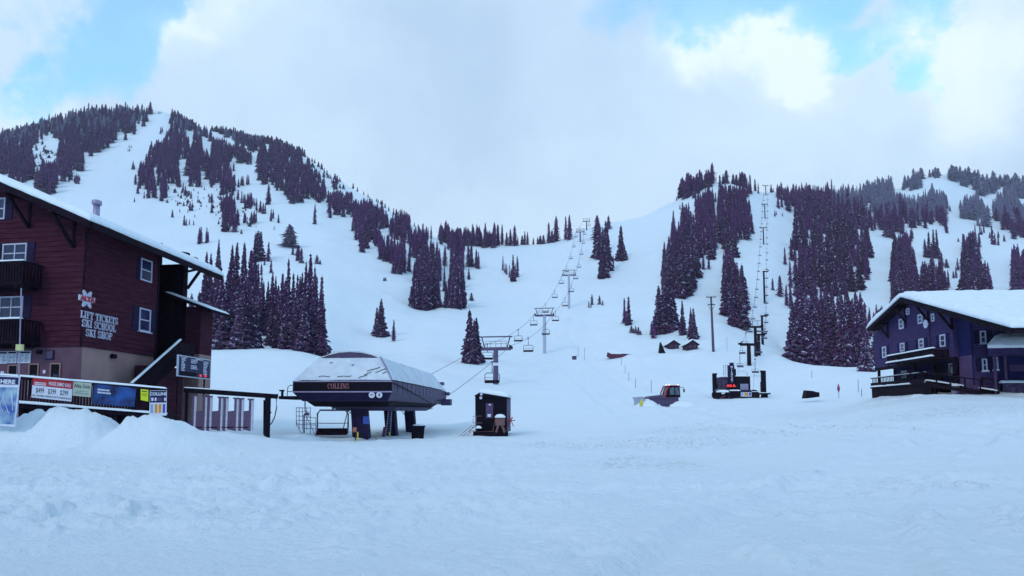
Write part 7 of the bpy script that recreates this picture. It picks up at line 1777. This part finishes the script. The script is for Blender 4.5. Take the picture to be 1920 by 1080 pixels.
# ---- cabins half buried in snow
def cabin(px0, px1, yb, yt, d, label, seed):
    d = ground_at((px0 + px1) / 2, yb, 100)[0]; print('CAB', d); a, b_ = P(px0, yb - 4, d), P(px1, yb - 4, d); zt = P(px0, yt - 6, d).z; w = b_.x - a.x; ze = a.z + (zt - a.z) * .5; g_ = ground_z((a.x + b_.x) / 2, d)
    o = empty("cabin", ((a.x + b_.x) / 2, d, a.z - .5), label=label, cat="cabin", group="snowed in cabins")
    ring_ = [(a.x + w * .1, a.z - 1.5), (b_.x - w * .1, a.z - 1.5), (b_.x - w * .1, ze), ((a.x + b_.x) / 2, zt - .15), (a.x + w * .1, ze)]
    mb = MB(); mb.prism([(x, d, z) for x, z in ring_], [(x, d + 5, z) for x, z in ring_]); mb.build('wall', mkmat("cabin_boards", (.10, .03, .09), .9, .2, 3) if seed < 0 else M_CAB, o)
    mb = MB(); c_ = (a.x + b_.x) / 2
    for s_, ex in ((-1, a.x), (1, b_.x)):
        q = [(ex, d - .4, ze - .35), (c_, d - .4, zt - .1), (c_, d + 5.3, zt - .1), (ex, d + 5.3, ze - .35)]; mb.prism(q, [(x, y, z + .18) for x, y, z in q])
    rf_ = mb.build('roof', M_BLACK, o)
    for s_, ex in ((-1, a.x), (1, b_.x)): slab('snow_cover', (ex - .1 * -s_, d - .5, ze - .17), (ex, d + 5.3, ze - .17), (c_, d + 5.3, zt + .08), (c_, d - .5, zt + .08), .38, M_ROOFSNOW, rf_, 10, 8, .04, seed, .3)
    for k in (-1, 1): mb = MB(); mb.box(c_ + k * w * .16 - .3, c_ + k * w * .16 + .3, d - .05, d - .003, ze - 1.0, ze - .3); mb.build('window', M_PURPM, o)
    return o
M_CAB = mkmat("cabin_boards", (.05, .018, .045), .9, .2, 3)
cabin(1251, 1275.5, 656, 644, 186, "small cabin under snow, left of the two beside the firs", 51)
cabin(1286, 1311, 656, 644, 186, "small cabin under snow, right of the two and beside power pole", 52)
DG = ground_at(1242, 663, 100)[0]; a = P(1236, 664, DG); t = empty("buried_gable", (a.x + 1.2, DG, a.z - .5), label="steep black gable end poking out of the snow left of cabins", cat="gable")
mb = MB(); q = [P(1235.5, 664, DG), P(1250, 664, DG), P(1239, 641, DG)]; mb.prism([p - Vector((0, 0, .4 if p.z < q[2].z - 1 else 0)) for p in q], [p + Vector((.3, 3, -.4 if p.z < q[2].z - 1 else 0)) for p in q]); mb.build('wall', M_BLACK, t)
DB = ground_at(1165, 671, 100)[0]; a = P(1165, 666, DB); t = empty("buried_roof", (a.x, DB, a.z - .5), label="long brown eave of a building drowned in snow left of the gable", cat="roof")
mb = MB(); q = [P(1138, 668, DB), P(1139.5, 660, DB), P(1146, 663.5, DB), P(1191, 664.5, DB), P(1186, 668, DB), P(1172, 669, DB), P(1158, 672.5, DB), P(1146, 671.5, DB)]; mb.prism(q, [p + Vector((.3, 3, .1)) for p in q]); ev = mb.build('eave', mkmat("brown_eave", (.11, .03, .06), .9, .2, 4), t)
slab('snow_cover', P(1140, 661, DB - .3), P(1192, 664.6, DB - .3), P(1192, 660.5, DB + 7), P(1140, 657.5, DB + 7), .35, M_ROOFSNOW, ev, 24, 8, .06, 55, .5)
# ---- small things on the field
q = P(1523, 739, 88); z_ = ground_z(q.x, 88); t = empty("snowy_container", (q.x, 88, z_), label="low black container half buried in snow on the right of field", cat="container")
mb = MB(); q = [P(1510, 742.5, 88), P(1513.5, 731, 88), P(1528, 732, 88), P(1529, 734.5, 88), P(1536.5, 734, 88), P(1536.5, 739.5, 88), P(1514, 742.5, 88)]; mb.prism([p - Vector((0, 0, .12 if p.z > q[0].z + .3 else .32)) for p in q], [p + Vector((.2, 1.6, .0 if p.z > q[0].z + .3 else -.3)) for p in q]); bx = mb.build('body', M_BLACK, t)
slab('snow_cover', P(1513, 731.4, 87.9), P(1537, 733, 87.9), P(1537, 732, 89.6), P(1513, 730.4, 89.6), .22, M_ROOFSNOW, t, 14, 6, .03, 61, .2)
def stake(px, yb, yt, d, label, mt, r=.03):
    b0_ = P(px, yb, d); o = empty("marker_stake", b0_, label=label, cat="stake", group="thin stakes in the snow")
    mb = MB(); mb.tube([b0_ - Vector((0, 0, .5)), P(px, yt, d)], r, 6); mb.build('stake', mt, o); return o
o = stake(1572.5, 739, 721, 84, "stake wrapped in red flagging between container and blue lodge", M_STEEL, .04)
mb = MB(); q0_ = P(1572.3, 730.5, 84); mb.lathe((q0_.x, 84, q0_.z - .3), [(.05, 0), (.16, .25), (.17, .5), (.04, 1.0)], 10); mb.build('flagging', mkmat("faded_red_cloth", (.28, .05, .12), .8, .2, 8), o)
for px, yb, yt, d, lb_ in ((1165, 680, 668, 140, "thin stake right below the buried brown eave"), (1172, 696, 684, 130, "thin leaning stake between the buried eave and groomer"), (1179, 709, 697, 120, "thin stake uphill of the groomer, middle of three"), (1191.5, 722, 709, 105, "thin stake uphill of the groomer, lowest of three"), (1221, 731, 713, 100, "thin stake just behind the groomer blade"),
                        (1363, 656, 632, 170, "thin stake right of the tall power pole"), (1084, 664, 650, 150, "thin stake beside the little snow capped box"), (1096, 672, 652, 150, "thin stake alone right of the little box"), (1522, 703, 695, 105, "thin stake on crest above the black container"), (1609, 728, 712, 86, "thin stake left of the blue lodge's deck, taller one"), (1615, 737, 729, 80, "short stake beside the blue lodge's deck")):
    stake(px, yb, yt, d, lb_, M_GREYMET, .035)
q = P(1077, 671, 150); t = empty("small_equipment_box", (q.x, 150, ground_z(q.x, 150)), label="little dark box capped with snow on the lift line slope", cat="box")
mb = MB(); mb.box(q.x - .5, q.x + .45, 149.6, 150.4, q.z - .4, q.z + .4); mb.build('box', M_PURPM, t, bevel=.05)
mb = MB(); mb.lathe((q.x, 150, q.z + .4), [(.6, 0), (.5, .2), (.1, .35)], 10); mb.build('snow_cap', M_ROOFSNOW, t, smooth=True)
# ------------------------------------------------------------------ haze
def haze(density=0.00014, color=(.80, .88, 1.0)):
    mb = MB(); mb.box(-2400, 2400, -310, 1640, -1.9, 520)
    m = bpy.data.materials.new("haze"); m.use_nodes = True; N = m.node_tree.nodes; L = m.node_tree.links
    for n in list(N): N.remove(n)
    o_ = N.new('ShaderNodeOutputMaterial'); v = N.new('ShaderNodeVolumePrincipled'); L.new(v.outputs[0], o_.inputs['Volume'])
    v.inputs['Density'].default_value = density; v.inputs['Color'].default_value = (*color, 1); v.inputs['Anisotropy'].default_value = 0.0
    o = mb.build('haze', m, None, root=(0, 0, 0)); tag(o, "pale blue air between the viewer and the far slopes", "haze", kind="stuff")
haze()
